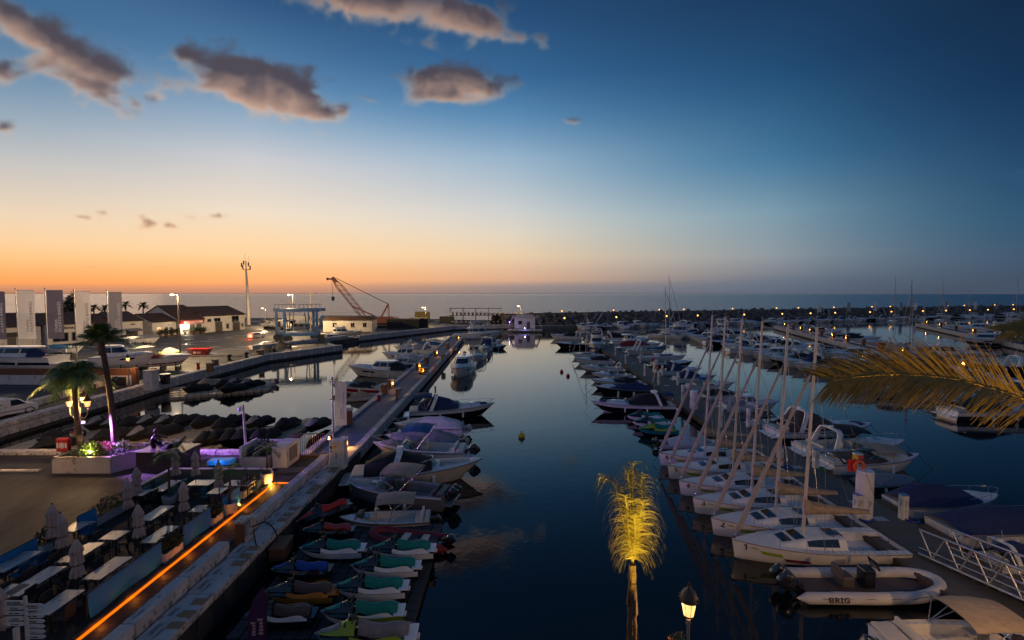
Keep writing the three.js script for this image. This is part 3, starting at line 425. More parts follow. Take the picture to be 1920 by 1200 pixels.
// cruiser with a hard-topped wheelhouse, optionally a flybridge above it
function cabinBoat(name, o) {
  const L = o.L, k = hullKit({ L, B: o.B || L * .32, h0: o.h0 || .09 * L + .2, h1: o.h1 || .13 * L + .35, d: .6, rake: .15, ...o.kit }), t = proto(name), fly = o.fly;
  hullParts(k, t, o);
  const c0 = .1, c1 = o.c1 || .3, e = .002;
  const H = (s, u) => (s > c0 && s < c1 && Math.abs(u) < .805) ? -.45 : .05 * (1 - u * u) + (o.bulge ?? .35) * sm(.5, .62, s) * (1 - sm(.78, .98, s)) * sm(1, .4, Math.abs(u));
  mesh('deck', [k.deck(H, [0, .05, c0 - e, c0 + e, .2, c1 - e, c1 + e, .4, .5, .56, .62, .68, .74, .8, .86, .91, .95, .98, 1], [1, .93, .81, .8, .6, .35, 0])], mats.deck, t);
  const y = k.ys(.45) - .1, hh = o.house || 1.35, x0 = k.X(c1 + .0), x1 = k.X(o.c2 || .66), cx = (x0 + x1) / 2, ax = (x1 - x0) / 2, az = k.hb(.45) * .76, ns = .35;
  const R = (dy, f, b, w) => ring(cx + (b - f) / 2, y + dy, ax - (f + b) / 2, az * w, 5, 32, ns);
  mesh('wheelhouse', [ringLoft([R(0, 0, 0, 1), R(hh * .42, .12 * hh, .02, .98)], .5, false)], o.hull2 || mats.gel, t);
  mesh('cabin_window', [ringLoft([R(hh * .42, .12 * hh + .01, .03, .975), R(hh * .9, .62 * hh, .12, .86)], .5, false)], mats.glassdark, t);
  for (const sd of [1, -1]) mesh('window_pillar', [rod([cx + ax * .05, y + hh * .42, sd * az * .985], [cx - ax * .02, y + hh * .9, sd * az * .875], .06, .06, 5), rod([cx - ax * .62, y + hh * .42, sd * az * .985], [cx - ax * .66, y + hh * .9, sd * az * .875], .09, .09, 5)], mats.gel, t);
  mesh('roof', [ringLoft([R(hh * .9, .5 * hh, -.3, .9), R(hh * .96, .52 * hh, -.34, .92), R(hh * 1.03, .62 * hh, -.25, .86), R(hh * 1.06, .8 * hh, -.1, .7)], .5)], o.roofMat || mats.gel, t);
  mesh('cockpit_bench', [rbox(.5, .42, k.hb(.1) * 1.5, .08, k.X(c0) + .3, k.ys(.15) - .22, 0)], mats.vinyl, t);
  mesh('swim_platform', [rbox(.9, .12, k.hb(0) * 1.75, .06, -L / 2 - .35, .42, 0)], o.platMat || mats.gel, t);
  mesh('bow_rail', [k.rail(.5, .018, .45, 6)], mats.steel, t);
  for (const sd of [-1, 1]) mesh('hull_window', [k.strip(.7, .83, 1, .5, .72, 6, .012, [sd], .03)], mats.glassdark, t);
  if (fly) {
    const y2 = y + hh * 1.04, fx = cx - ax * .12, fa = ax * .82;
    mesh('flybridge', [ringLoft([ring(fx, y2, fa * .95, az * .9, 5, 28, .2), ring(fx, y2 + .55, fa, az * .98, 5, 28, .2), ring(fx, y2 + .56, fa - .08, az * .9, 5, 28, .2), ring(fx, y2 + .2, fa - .12, az * .86, 5, 28, .2)], .4)], mats.gel, t);
    mesh('flybridge_screen', [grid([-1, -.5, 0, .5, 1].map(q => [[fx + fa * (.86 - .3 * q * q), y2 + .55, q * az * .8], [fx + fa * (.74 - .3 * q * q), y2 + .9, q * az * .76]]))], mats.glassdark, t);
    mesh('flybridge_seat', [rbox(.5, .4, az * 1.3, .08, fx - fa * .3, y2 + .4, 0), rbox(.4, .55, .6, .08, fx + fa * .45, y2 + .45, 0)], mats.vinyl, t);
    const P = []; for (let i = 0; i <= 12; i++) { const u = lerp(-1, 1, i / 12), yy = 1 - Math.pow(Math.abs(u), 5); P.push([fx - fa * .55 - .5 * yy, y2 + .4 + 1.0 * yy, az * .9 * Math.sign(u) * Math.pow(Math.abs(u), .55)]); }
    mesh('radar_arch', [arch(P, .4, .12)], mats.gel, t); mesh('antenna', [rod([fx - fa * .55 - .5, y2 + 1.4, .4], [fx - fa * .55 - .9, y2 + 3.2, .4], .015), ringLoft([ring(fx - fa * .55 - .5, y2 + 1.42, .28, .28, 2, 14), ring(fx - fa * .55 - .5, y2 + 1.62, .24, .24, 2, 14)])], mats.gel, t);
    if (fly === 'bim') bimini(t, fx - fa * .7, fx + fa * .5, y2 + 1.9, az * 1.7, o.bim || mats.cwhite, .15, 1.5);
    if (fly === 'cover') mesh('flybridge_cover', [ringLoft([ring(fx, y2 + .5, fa * 1.01, az, 5, 28, .2), ring(fx + .1, y2 + .95, fa * .75, az * .7, 4, 28, .2), ring(fx + .1, y2 + 1.05, fa * .3, az * .3, 3, 28)], .8)], o.bim || mats.cnavy, t);
  } else if (o.arch) mesh('antenna', [rod([cx - ax * .6, y + hh, .3], [cx - ax * .8, y + hh + 1.6, .3], .015), ringLoft([ring(cx - ax * .5, y + hh * 1.05, .22, .22, 2, 14), ring(cx - ax * .5, y + hh * 1.05 + .18, .2, .2, 2, 14)])], mats.gel, t);
  if (o.canvas) mesh('cockpit_cover', [drape(k, c0 - .04, c1 + .02, (s, u) => .05 + hh * .8 * Math.pow(clamp((s - c0 + .06) / (c1 - c0)), .6) * (1 - Math.pow(Math.abs(u), 4)), 10, 12, .9)], o.canvas, t);
  if (o.motor) for (let i = 0; i < o.motor; i++) outboard(t, -L / 2 - .15, k.ys(0) - .1, (i - (o.motor - 1) / 2) * .6, 1.2, mats.outboard, .3);
  fenders(k, t, [[.3, 1], [.3, -1], [.6, 1], [.6, -1]]);
  return t;
}
// sailing boat; first = the sporty open-transom racer of the numbered fleet
function sailBoat(name, o) {
  const L = o.L, fl = o.fleet, k = hullKit(fl ? { L, B: 2.55, h0: .82, h1: 1.02, d: .35, rake: .02, full: 2.0, tr: .95, bp: .95, e0: .3, e1: .55 } : { L, B: L * .3, h0: .85, h1: 1.2, d: .5, rake: .1, full: 2, tr: .72, bp: .95, e0: .4, e1: .7 }), t = proto(name);
  mesh('hull', [k.strip(0, 1, 6, 0, 1, 26), k.transom()], o.hull || mats.gel, t);
  const ca = fl ? .37 : .34, cb = fl ? .8 : .78, ch = fl ? .42 : .42;
  const H = (s, u) => { const a = Math.abs(u); if (s < ca - .02 && a < (fl ? .72 : .6)) return fl ? (s < .36 ? -.42 : -.42) : -.5; return .03 * (1 - u * u) + ch * sm(cb, fl ? .5 : .7, s) * (s > ca - .03 ? 1 : 0) * sm(.72, .5, a); };
  const e = .002; mesh('deck', [k.deck(H, [0, .06, .12, .2, .28, ca - .03 - e, ca - .02 + e, .4, .45, .5, .55, .6, .65, .7, .75, .8, .85, .9, .94, .97, 1], [1, .9, .8, .721, .719, .66, .6, .54, .48, .3, 0])], mats.deck, t);
  mesh('toe_rail', [k.gunwale(.022)], mats.gelgrey, t);
  for (const sd of [1, -1]) { // cabin side window
    const w = []; const N = 8; for (let j = 0; j <= 1; j++) { const r = []; for (let i = 0; i <= N; i++) { const q = i / N, s = lerp(fl ? .4 : .42, fl ? .585 : .68, sd > 0 ? q : 1 - q), u = (j ? .52 + .02 * (s - .4) : .655), tp = lerp(.0, .35, clamp((s - .4) / .19)); const uu = lerp(u, .62, j ? tp : 0); r.push([k.X(s), k.ys(s) - .02 + H(s, uu) + .014, sd * (uu * k.hb(s) * .99 + .014)]); } w.push(r); } mesh('cabin_window', [grid(w)], mats.glassdark, t); }
  if (fl) for (const [s0, s1] of [[.585, .64], [.66, .715]]) for (const sd of [0]) { const rows = [s0, s1].map(s => [-.4, -.2, 0, .2, .4].map(u => [k.X(s), k.ys(s) + H(s, u) + .012, u * k.hb(s)])); mesh('deck_hatch', [grid(rows)], mats.glassdark, t); }
  const yc = k.ys(.38) + ch; mesh('companionway', [box(.5, .04, .62, k.X(ca) + .22, yc + .05, 0), box(.03, .5, .55, k.X(ca - .03), yc - .25, 0)], mats.glassdark, t);
  if (fl) { mesh('cockpit_wedge', [box(.9, .06, .34, k.X(.05), k.ys(0) - .1, -.95, 0, 0, .12), box(.9, .06, .34, k.X(.05), k.ys(0) - .1, .95, 0, 0, .12)], mats.gel, t); mesh('tiller', [rod([k.X(.02), .75, 0], [k.X(.16), 1.02, .12], .025), box(.06, .7, .3, -L / 2 - .06, .4, 0)], mats.vinyldark, t); mesh('winch', [1, -1].flatMap(s => [cylY(.06, .05, .13, k.X(.33), k.ys(.3), s * .98, 10), cylY(.05, .04, .11, k.X(.41), yc, s * .45, 10)]), mats.steel, t); }
  // mast, boom, sail cover, furled jib, rigging
  const mh = o.mast || 10, ms = fl ? .56 : .58, mx = k.X(ms), my = k.ys(ms) + ch - .02, rk = mh * (o.rake ?? .03), top = V(mx - rk, my + mh, 0), at = f => V(mx - rk * f, my + mh * f, 0);
  mesh('mast', [rod(V(mx, my - .02, 0), top, fl ? .085 : .08, fl ? .06 : .06, 10), rod(top, top.clone().add(V(-.28, .03, 0)), .02), rod(top, top.clone().add(V(0, .35, 0)), .008)], o.mastMat || M('mastpaint', [.62, .56, .5], .4, { map: TX.gel }), t);
  const bl = L * .4, bx = mx - rk * .1 - .1, by = my + 1.0; if (o.boom !== false) {
    mesh('boom', [rod([bx, by, 0], [bx - bl, by - .04, 0], .05, .045, 8)], mats.alu, t);
    const rows = []; for (let i = 0; i <= 14; i++) { const a = i / 14, x = bx + .14 - (bl + .05) * a, hgt = lerp(.8, .2, Math.pow(a, .55)) + .015 * Math.sin(i * 2.3), w = lerp(.19, .1, a); const r = []; for (let j = 0; j < 12; j++) { const q = j / 12 * 2 * PI; r.push([x, by - .06 + hgt * .5 + hgt * .55 * Math.cos(q) - .02 * a, w * Math.sin(q) * (1 + .1 * Math.sin(i * 1.7 + j))]); } rows.push(r); }
    mesh('sail_cover', [grid(rows, .9, true), cap(rows[0]), cap(rows[14])], o.cover || mats.ctan, t);
  }
  const bow = V(k.X(.985), k.ys(1) + .1, 0), hd = at(fl ? .82 : .97);
  if (o.jib !== false) { const n = 40, rows = []; for (let i = 0; i <= n; i++) { const a = i / n, c = bow.clone().lerp(hd, lerp(.03, .95, a)), r = (fl ? .12 : .08) * lerp(1, .42, a) * (i === 0 || i === n ? .35 : 1) * (1 + .12 * Math.sin(i * 1.9)); const row = []; for (let j = 0; j < 8; j++) { const q = j / 8 * 2 * PI + i * .5; row.push([c.x + Math.cos(q) * r, c.y + Math.cos(q) * r * .4, c.z + Math.sin(q) * r * (1 + .25 * Math.cos(3 * q))]); } rows.push(row); } mesh('furled_jib', [grid(rows, .9, true)], o.jibMat || M('sailcloth', [.5, .42, .38], .85, { map: TX.cloth }), t);
    mesh('furler', [cylY(.1, .1, .08, bow.x, bow.y, 0, 10), rod(bow, hd, .012, .012, 4)], mats.steel, t); }
  const sp = at(.5), zz = k.hb(.5) * .9, wr = .011, ch2 = V(mx - .35, k.ys(.5), zz); const W = [rod(V(k.X(.02), k.ys(0), 0), top, wr, wr, 4)];
  for (const s of [1, -1]) { const c = V(ch2.x, ch2.y, s * zz), tip = V(sp.x - .2, sp.y, s * zz * .72); W.push(rod(c, tip, wr, wr, 4), rod(tip, at(.85), wr, wr, 4), rod(c, sp, wr, wr, 4), rod(sp, tip, .025, .018, 6)); }
  mesh('standing_rigging', W, mats.steel, t);
  if (!fl || o.stanch) mesh('guard_rail', [k.rail(.5, .012, .15, 7, .95)], mats.steel, t); else mesh('stanchions', [1, -1].flatMap(s => [.15, .3, .48, .62, .76].map(q => rod([k.X(q), k.ys(q), s * k.hb(q) * .95], [k.X(q), k.ys(q) + .5, s * k.hb(q) * .95], .012, .012, 4))), mats.steel, t);
  if (fl) {
    for (const sd of [1, -1]) {
      mesh('lime_stripe', [k.strip(.6, .74, 1, .73, .84, 6, .01, [sd], .02), k.strip(.76, .82, 1, .86, .9, 4, .01, [sd], .015)], mats.lime, t);
      mesh('red_stripe', [k.strip(.42, .56, 1, .57, .71, 6, .01, [sd], .02)], mats.maroon, t);
      const g = words(String(o.num), .3, .012), p0 = k.pt(.915, .78, sd), p1 = k.pt(.955, .78, sd); const a = Math.atan2(p1[2] - p0[2], p1[0] - p0[0]);
      g.rotateX(-.12); if (sd > 0) g.rotateY(-a + 0); else g.rotateY(PI - a); const pc = k.pt(.935, .78, sd); mesh('bow_number', [g.translate(pc[0] + .006, pc[1], pc[2] + sd * .02)], mats.ink, t);
    }
    const pf = k.pt(.8, 1, 1); mesh('fender_ball', [ball(.17, pf[0], pf[1] - .52, pf[2] + .14, 12, 1.15), rod([pf[0], pf[1] + .4, pf[2] - .03], [pf[0], pf[1] - .3, pf[2] + .12], .012, .012, 4)], M('fenderred', [.55, .04, .025], .5), t);
    mesh('mooring_line', [rod([k.X(.97), k.ys(.97) + .05, .1], [k.X(1) + .3, -.1, .6], .012, .012, 4)], mats.rubber, t);
  }
  return t;
}
// jet ski: bare, or under a fitted cover
function jetSki(name, o) {
  const k = hullKit({ L: 3.3, B: 1.22, h0: .42, h1: .55, d: .18, rake: .12, full: 2.2, tr: .86, bp: .75, e0: .12, e1: .6 }), t = proto(name);
  mesh('hull', [k.strip(0, .55, 3), k.transom()], o.low || mats.gelblack, t); mesh('bumper_deck', [k.strip(.55, 1, 3)], o.side || mats.gel, t);
  if (o.cover) {
    mesh('fitted_cover', [drape(k, .02, .985, (s, u) => { const seat = .34 * sm(.02, .14, s) * (1 - sm(.5, .56, s)), head = .62 * sm(.44, .6, s) * (1 - sm(.62, .97, s)); return .01 + (seat + head) * Math.pow(clamp(1 - Math.pow(Math.abs(u), 1.5)), .8) + .02 * Math.sin(s * 31 + u * 4); }, 26, 14, 1.03)], o.cover, t);
    if (o.panel) mesh('cover_panel', [drape(k, .6, .95, (s, u) => { const head = .62 * sm(.44, .6, s) * (1 - sm(.62, .97, s)); return .03 + head * Math.pow(clamp(1 - Math.pow(Math.abs(u * .72), 1.5)), .8); }, 10, 8, .74)], o.panel, t);
    mesh('reflective_flash', [drape(k, .2, .42, (s, u) => .06 + .34 * Math.pow(clamp(1 - Math.pow(Math.abs(.62 + u * .04), 1.5)), .8), 4, 2, .05)].map(g => g.translate(0, 0, .36)), o.panel || mats.cgrey, t);
    return t;
  }
  mesh('footwell', [k.deck((s, u) => (s < .5 && Math.abs(u) > .45 && Math.abs(u) < .86) ? -.16 : (s >= .5 ? .3 * sm(.5, .62, s) * (1 - sm(.66, .99, s)) * (1 - Math.abs(u) * .7) : .02), [0, .04, .1, .3, .49, .51, .58, .64, .72, .8, .88, .95, 1], [1, .87, .85, .46, .44, .2, 0])], mats.gelblack, t);
  const seat = []; for (let i = 0; i <= 14; i++) { const a = i / 14, s = lerp(.06, .56, a), y = k.ys(s) + .36 + .05 * Math.sin(a * 8) + .1 * a, w = lerp(.2, .15, a), r = []; for (let j = 0; j <= 8; j++) { const q = lerp(-1, 1, j / 8); r.push([k.X(s), y - .42 * Math.pow(Math.abs(q), 2.4), q * w * 1.25]); } seat.push(r); }
  mesh('seat', [grid(seat, .9), cap(seat[0])], o.seat, t);
  for (const sd of [1, -1]) mesh('side_panel', [grid([0, 1].map(j => { const r = []; for (let i = 0; i <= 12; i++) { const a = i / 12, s = lerp(.06, .62, a), y = k.ys(s) + .01 + j * (.2 + .05 * Math.sin(a * 7)) * Math.min(1, a * 5 + .15); r.push([k.X(s), y, sd * k.hb(s) * lerp(.97, .84, j)]); } return sd > 0 ? r.reverse() : r; }))], o.panel, t);
  mesh('front_hood', [drape(k, .58, .95, (s, u) => .05 + .52 * (1 - sm(.56, .99, s)) * (1 - .7 * u * u), 10, 8, .66)], o.hood || mats.gelblack, t);
  mesh('hood_flash', [drape(k, .74, .95, (s, u) => .075 + .52 * (1 - sm(.56, .99, s)) * (1 - .3 * u * u), 6, 6, .4)], o.seat, t);
  mesh('handlebar', [rod([k.X(.6), k.ys(.6) + .62, -.36], [k.X(.6), k.ys(.6) + .62, .36], .025, .025, 6), rbox(.26, .14, .2, .05, k.X(.62), k.ys(.6) + .57, 0), box(.04, .1, .16, k.X(.66), k.ys(.6) + .62, .42), box(.04, .1, .16, k.X(.66), k.ys(.6) + .62, -.42)], mats.rubber, t);
  mesh('boarding_platform', [rbox(.42, .06, .8, .03, k.X(.035), k.ys(0) + .04, 0), rbox(.25, .1, .26, .03, k.X(-.01), .3, 0)], o.side || mats.gel, t);
  return t;
}
// rigid inflatable
function ribBoat(name, o) {
  const L = o.L, w = o.w || L * .38, r = o.r || .24, t = proto(name), P = []; const y = r * .95;
  for (let i = 0; i <= 24; i++) { const a = i / 24; let x, z; if (a < .36) { x = lerp(-L / 2, L * .18, a / .36); z = w / 2 - r; } else if (a > .64) { x = lerp(L * .18, -L / 2, (a - .64) / .36); z = -(w / 2 - r); } else { const q = (a - .36) / .28 * PI; x = L * .18 + Math.sin(q) * (L * .32 - r); z = Math.cos(q) * (w / 2 - r); } P.push(V(x, y + .3 * Math.pow(clamp((x + L * .1) / (L * .6)), 2), z)); }
  mesh('inflatable_tube', [pipe(P, r, 10, 50), new THREE.ConeGeometry(r, .5, 10).rotateZ(PI / 2).translate(-L / 2 - .24, y, w / 2 - r), new THREE.ConeGeometry(r, .5, 10).rotateZ(PI / 2).translate(-L / 2 - .24, y, -(w / 2 - r))], o.tube, t);
  for (const s of [1, -1]) mesh('tube_patch', [pipe(P.slice(2, 9).map(p => V(p.x, p.y + .02, s * Math.abs(p.z))), r * 1.008, 10, 12)], o.patch || o.tube, t);
  const k = hullKit({ L: L * .94, B: w - r, h0: r * .9, h1: r * 1.5, d: .35, rake: .2 }); mesh('keel', [k.strip(0, 1, 4), k.transom()], o.keel || mats.gelgrey, t);
  mesh('floor', [k.deck(() => -.06, [0, .2, .4, .6, .75, .85, .93, 1], [1, .5, 0])], o.floor || mats.deck, t);
  if (o.console) { mesh('console', [rbox(.5, .85, .6, .1, -L * .02, r + .42, 0), box(.05, .4, .55, L * .03, r + .98, 0, 0, 0, .4)], mats.gelblack, t); mesh('console_seat', [rbox(.55, .5, .7, .1, -L * .17, r + .3, 0), rbox(.14, .5, .7, .06, -L * .22, r + .65, 0)], mats.vinyldark, t); }
  if (o.bench) mesh('bench', [rbox(.4, .12, w - r * 2.6, .05, 0, r * 1.5, 0), rbox(.4, .12, w - r * 2.6, .05, -L * .25, r * 1.5, 0)], mats.vinyl, t);
  if (o.cover) mesh('tent_cover', [grid([0, .3, .5, .7, 1].map(a => [-1, -.7, -.35, 0, .35, .7, 1].map(u => [lerp(-L * .4, L * .28, a), r * 1.8 + (1.0 - Math.abs(a - .45) * 1.3) * (1 - Math.pow(Math.abs(u), 1.5)), u * (w / 2 - r * .5)])), .6)], o.cover, t);
  for (let i = 0; i < (o.motor || 1); i++) outboard(t, -L / 2 - .02, .5, (i - ((o.motor || 1) - 1) / 2) * .6, o.ms || 1, o.motorMat || mats.outboard, o.up ?? .6);
  for (const s of [1, -1]) mesh('grab_line', [pipe(P.slice(1, 12).map((p, i) => V(p.x, p.y + r * .5 - (i % 2) * .07, s * (Math.abs(p.z) + r * .88))), .012, 4, 30)], mats.rubber, t);
  return t;
}

// ---------------------------------------------------------------- moored boats
const headTo = (dx, dz) => -Math.atan2(dz, dx);
// place a boat between its bow and stern as seen along the waterline in the photo
function moor(p, bow, stern, label, cat = 'motor boat', group, h = 0) { const b = G(bow[0], bow[1], h), s = G(stern[0], stern[1], h), L = b.distanceTo(s); return copy(p, label, cat, b.clone().add(s).multiplyScalar(.5), headTo(b.x - s.x, b.z - s.z), group, L / p.userData.L); }
const reg = (p, L) => { p.userData.L = L; return p; };
const one = (p, L) => reg(p, L);
const S = (n, o) => reg(sportBoat(n, o), o.L), C = (n, o) => reg(cabinBoat(n, o), o.L), SB = (n, o) => reg(sailBoat(n, o), o.L), RB = (n, o) => reg(ribBoat(n, o), o.L);

// -- along the main pier, open-water side, from the gate outwards
moor(RB('red_dinghy', { L: 4.2, tube: M('tubered', [.2, .012, .018], .6), patch: M('tubered2', [.14, .008, .012], .6), bench: 1, motor: 1, ms: .8, up: .9 }), [692, 1013], [832, 1027], 'red inflatable dinghy with raised outboard beside the teal jet skis', 'inflatable boat');
moor(S('open_launch', { L: 6, B: 2.1, h0: .62, h1: .85, dep: .4, c0: .06, c1: .8, bulge: 0, noScreen: 1, noPlat: 1, noRail: 1, rubMat: mats.teak, rr: .06, seat: mats.vinyl, bim: mats.ctan, bimS: [.16, .58], bimH: 1.5, bimF: .4, motor: 1, motorS: .9, motorUp: 1.1, fend: [] }), [637, 992], [806, 984], 'white open launch with brown gunwale and tan canopy beside the red dinghy', 'motor boat');
moor(S('day_boat', { L: 7.2, B: 2.5, h0: .95, h1: 1.2, hull: mats.gelgrey, deckMat: M('deckgrey', [.3, .28, .28], .6), c0: .08, c1: .62, bulge: .1, bim: mats.ctan, bimS: [.26, .6], bimH: 1.45, noRail: 1, rubMat: mats.gel, seat: mats.vinyldark, motor: 2, motorS: 1.1, motorUp: .4, kit: { rake: .04, full: 2.8 } }), [655, 931], [838, 948], 'grey day boat with a tan sun canopy and black outboards', 'motor boat');
moor(S('bow_rider', { L: 8.4, B: 2.6, h0: .85, h1: 1.25, bowrider: 1, c1: .56, hull: mats.gelcream, arch: 1, archS: .3, archRake: .5, archH: 1.3, canvas: mats.cblack, seat: mats.vinyl, bulge: .12, noRail: 1, kit: { rake: .17 } }), [905, 893], [660, 910], 'cream bowrider with pale bow seats, dark cockpit cover and an orange tipped bow', 'motor boat');
moor(S('console_boat', { L: 6.4, B: 2.3, h0: .8, h1: 1.1, c0: .08, c1: .6, bulge: .1, bim: mats.cblue, bimS: [.34, .64], bimH: 1.5, motor: 1, motorS: 1.2, motorUp: .7, band: [.2, .5], bandMat: mats.gelblack, foreCover: mats.cgrey, seat: mats.vinyl }), [700, 858], [872, 862], 'white console boat with a bright blue canopy and grey foredeck cover', 'motor boat');
moor(S('covered_boat', { L: 6.6, B: 2.4, h0: .85, h1: 1.15, fullCover: mats.cgrey, coverEnd: .9, motor: 2, motorS: 1.1, motorUp: .9 }), [722, 838], [858, 842], 'small white boat under a loose grey cover behind the blue canopy', 'motor boat');
moor(S('covered_cuddy', { L: 7, B: 2.5, h0: .85, h1: 1.15, fullCover: mats.cwhite, coverEnd: .88, coverH: .9, motor: 2, motorS: 1, motorUp: 1.0, motorMat: mats.outboardgrey, band: [.25, .45], bandMat: mats.gelblack }), [738, 814], [868, 815], 'white boat under a peaked white cover with two raised outboards', 'motor boat');
moor(S('navy_canvas_cruiser', { L: 9.6, B: 3, h0: 1.0, h1: 1.4, arch: 1, archS: .24, archRake: .65, archH: 1.5, canvas: mats.cnavy, foreCover: mats.cnavy, bim: mats.cnavy, bimS: [.05, .26], bimH: 1.6, bimF: .3, band: [.22, .72], bandMat: mats.gelblack }), [928, 777], [768, 784], 'white and black sport cruiser with navy canvas and a raked white arch', 'motor boat');
moor(C('hardtop_cruiser', { L: 9.5, B: 3.1, c1: .2, c2: .68, house: 1.35, arch: 1 }), [855, 712], [877, 691], 'white hardtop cruiser lying alongside the pier with its bow towards the quay', 'motor boat');
moor(S('open_top_cruiser', { L: 9, B: 2.9, arch: 1, archRake: .5, archH: 1.6, wh: .8 }), [889, 681], [902, 669], 'white open cruiser with teal windscreen astern of the hardtop cruiser', 'motor boat');
moor(S('navy_hooded_cruiser', { L: 8.5, B: 2.9, canvas: mats.cnavy, archH: 1.9, arch: 1 }), [905, 664], [914, 655], 'white cruiser with a tall navy hood astern of the open cruiser', 'motor boat');
moor(S('grey_runabout', { L: 6.5, B: 2.3, hull: mats.gelgrey, band: [.3, .7], bandMat: mats.gelblack }), [951, 654], [906, 655], 'small dark grey runabout with a low windscreen off the main pier', 'motor boat');
moor(S('blue_cover_runabout', { L: 6.5, B: 2.3, canvas: mats.cnavy, archH: 1 }), [945, 644], [908, 645], 'small white runabout with low blue cover near the pier head', 'motor boat');
moor(C('pier_head_yacht', { L: 15, B: 4.2, fly: 'bim', house: 1.7, h0: 1.5, h1: 2.2 }), [944, 634], [850, 636], 'large white flybridge yacht moored across the head of the main pier', 'yacht');
// -- main pier, inlet side
moor(RB('beige_tender', { L: 4.6, tube: M('tubebeige', [.45, .38, .3], .7), cover: mats.ctan, motor: 1, ms: .9 }), [713, 748], [651, 752], 'small beige inflatable tender under a tan cover', 'inflatable boat');
moor(S('red_runabout', { L: 7, B: 2.4, band: [.5, .8], bandMat: mats.gelred, canvas: mats.cblack, archH: .7, noRail: 1 }), [618, 733], [716, 736], 'white and red runabout with a low black cover beside the banner', 'motor boat');
moor(C('express_cruiser', { L: 10.5, B: 3.3, c1: .26, c2: .62, house: 1.3, hull: mats.gelcream, canvas: mats.cblack, band: [.24, .34], bandMat: mats.gelblack }), [652, 704], [772, 707], 'cream express cruiser with dark wraparound windows and black aft canvas', 'motor boat');
moor(C('black_hull_yacht', { L: 11, B: 3.5, fly: 'open', hull: mats.gelblack, house: 1.5 }), [712, 689], [786, 690], 'black hulled motor yacht with white upper works', 'yacht');
moor(C('fishing_cruiser', { L: 9, B: 3, fly: 'bim', house: 1.4, bim: mats.cblack }), [716, 674], [796, 676], 'white fishing cruiser with a black topped flybridge', 'motor boat');
moor(S('white_cruiser', { L: 9, B: 3, arch: 1, canvas: mats.cgrey }), [738, 661], [812, 663], 'white sport cruiser with grey cockpit canvas and arch', 'motor boat');
moor(S('teal_canvas_boat', { L: 8, B: 2.8, fullCover: mats.cblue }), [775, 651], [828, 652], 'motor boat under a full blue cover near the pier head', 'motor boat');
moor(S('slim_cruiser', { L: 9, B: 2.8, arch: 1 }), [796, 643], [842, 644], 'slim white cruiser with arch and open cockpit close to the pier head', 'motor boat');

// -- grey pontoon, open-water side: bows out, sterns on the pontoon
const edge2 = (z, s) => { const u = (-12 - z) / 130; return lerp(19.6, 22.85, u) + s * 2.1; };
function at2(p, bowPx, y, side, label, cat, group, swap, yaw = 0) { const b = G(bowPx, y), st = V(edge2(b.z, side) + side * .75, 0, b.z), L = b.distanceTo(st), a = swap ? st : b, c = swap ? b : st; const o = copy(p, label, cat || 'motor boat', b.clone().add(st).multiplyScalar(.5), headTo(a.x - c.x, a.z - c.z) + yaw, group, L / p.userData.L); if (!swap) { const l = p.userData.L; for (const s of [1, -1]) mesh('mooring_line', [pipe([[-l / 2, .9, s * l * .12], [-l / 2 - .6, .62, s * l * .14], [-l / 2 - 1.25, .62, s * l * .15]], .018, 4, 8)], mats.rubber, o); mesh('bow_line', [pipe([[l / 2 - .15, 1.2, .05], [l / 2 + .5, .45, .1], [l / 2 + 1.2, -.1, .1]], .016, 4, 8)], mats.rubber, o); } return o; }
at2(S('sport_cruiser', { L: 9.5, arch: 1, canvas: mats.cblack, wh: .6 }), 1031, 636, -1, 'white sport cruiser with black hood at the far end of the grey pontoon');
at2(S('dark_hull_cruiser', { L: 10, hull: mats.gelblack, arch: 1, deckMat: mats.deck }), 1040, 652, -1, 'black hulled cruiser with a white deck beside the tall flybridge boat');
copy(C('flybridge_boat', { L: 11, B: 3.7, fly: 'bim', house: 1.6, h0: 1.4, h1: 1.9 }), 'tall white flybridge boat with pale sloping front screen', 'yacht', G(1118, 656), headTo(-.28, 1), null, 1);
const oldYawl = SB('cruising_sailboat', { L: 8.5, mast: 11, boom: true, cover: mats.cnavy, jib: true });
at2(oldYawl, 1072, 671, -1, 'cruising sailboat with bare leaning mast and navy sail cover on the grey pontoon', 'sailboat');
at2(S('low_cruiser', { L: 9, canvas: mats.cblack, archH: 1 }), 1075, 682, -1, 'low white cruiser with a black cockpit cover next to the sailboat');
at2(S('wide_cruiser', { L: 9.5, band: [.2, .55], bandMat: mats.gelgrey, wh: .6, arch: 1, archS: .12, archH: 1 }), 1086, 697, -1, 'white and grey cruiser with a teal screen and a low stern arch');
at2(S('slim_runabout', { L: 7, band: [.2, .6], bandMat: mats.gelblack, noRail: 1 }), 1108, 711, -1, 'slim white runabout with black hull side and open cockpit');
at2(S('dark_runabout', { L: 7.5, hull: mats.gelcream, band: [.2, .7], bandMat: mats.gelblack, canvas: mats.cblack, archH: .8, noRail: 1 }), 1108, 726, -1, 'dark runabout with cream trim and a low black cover');
at2(S('covered_runabout', { L: 6.5, hull: mats.gelblack, fullCover: mats.cnavy, coverEnd: .75, coverH: .6 }), 1114, 741, -1, 'dark runabout under a navy cover ahead of the big black cruiser');
at2(S('black_cruiser', { L: 11.5, B: 3.3, h0: 1.15, h1: 1.55, arch: 1, archS: .18, archRake: .7, archH: 1.7, canvas: mats.cblack, foreCover: mats.cnavy, bim: mats.cnavy, bimS: [.02, .16], bimH: 1.5, band: [.24, .74], bandMat: mats.gelblack }), 1108, 772, -1, 'long black and white sport cruiser with black canopy and white raked arch');
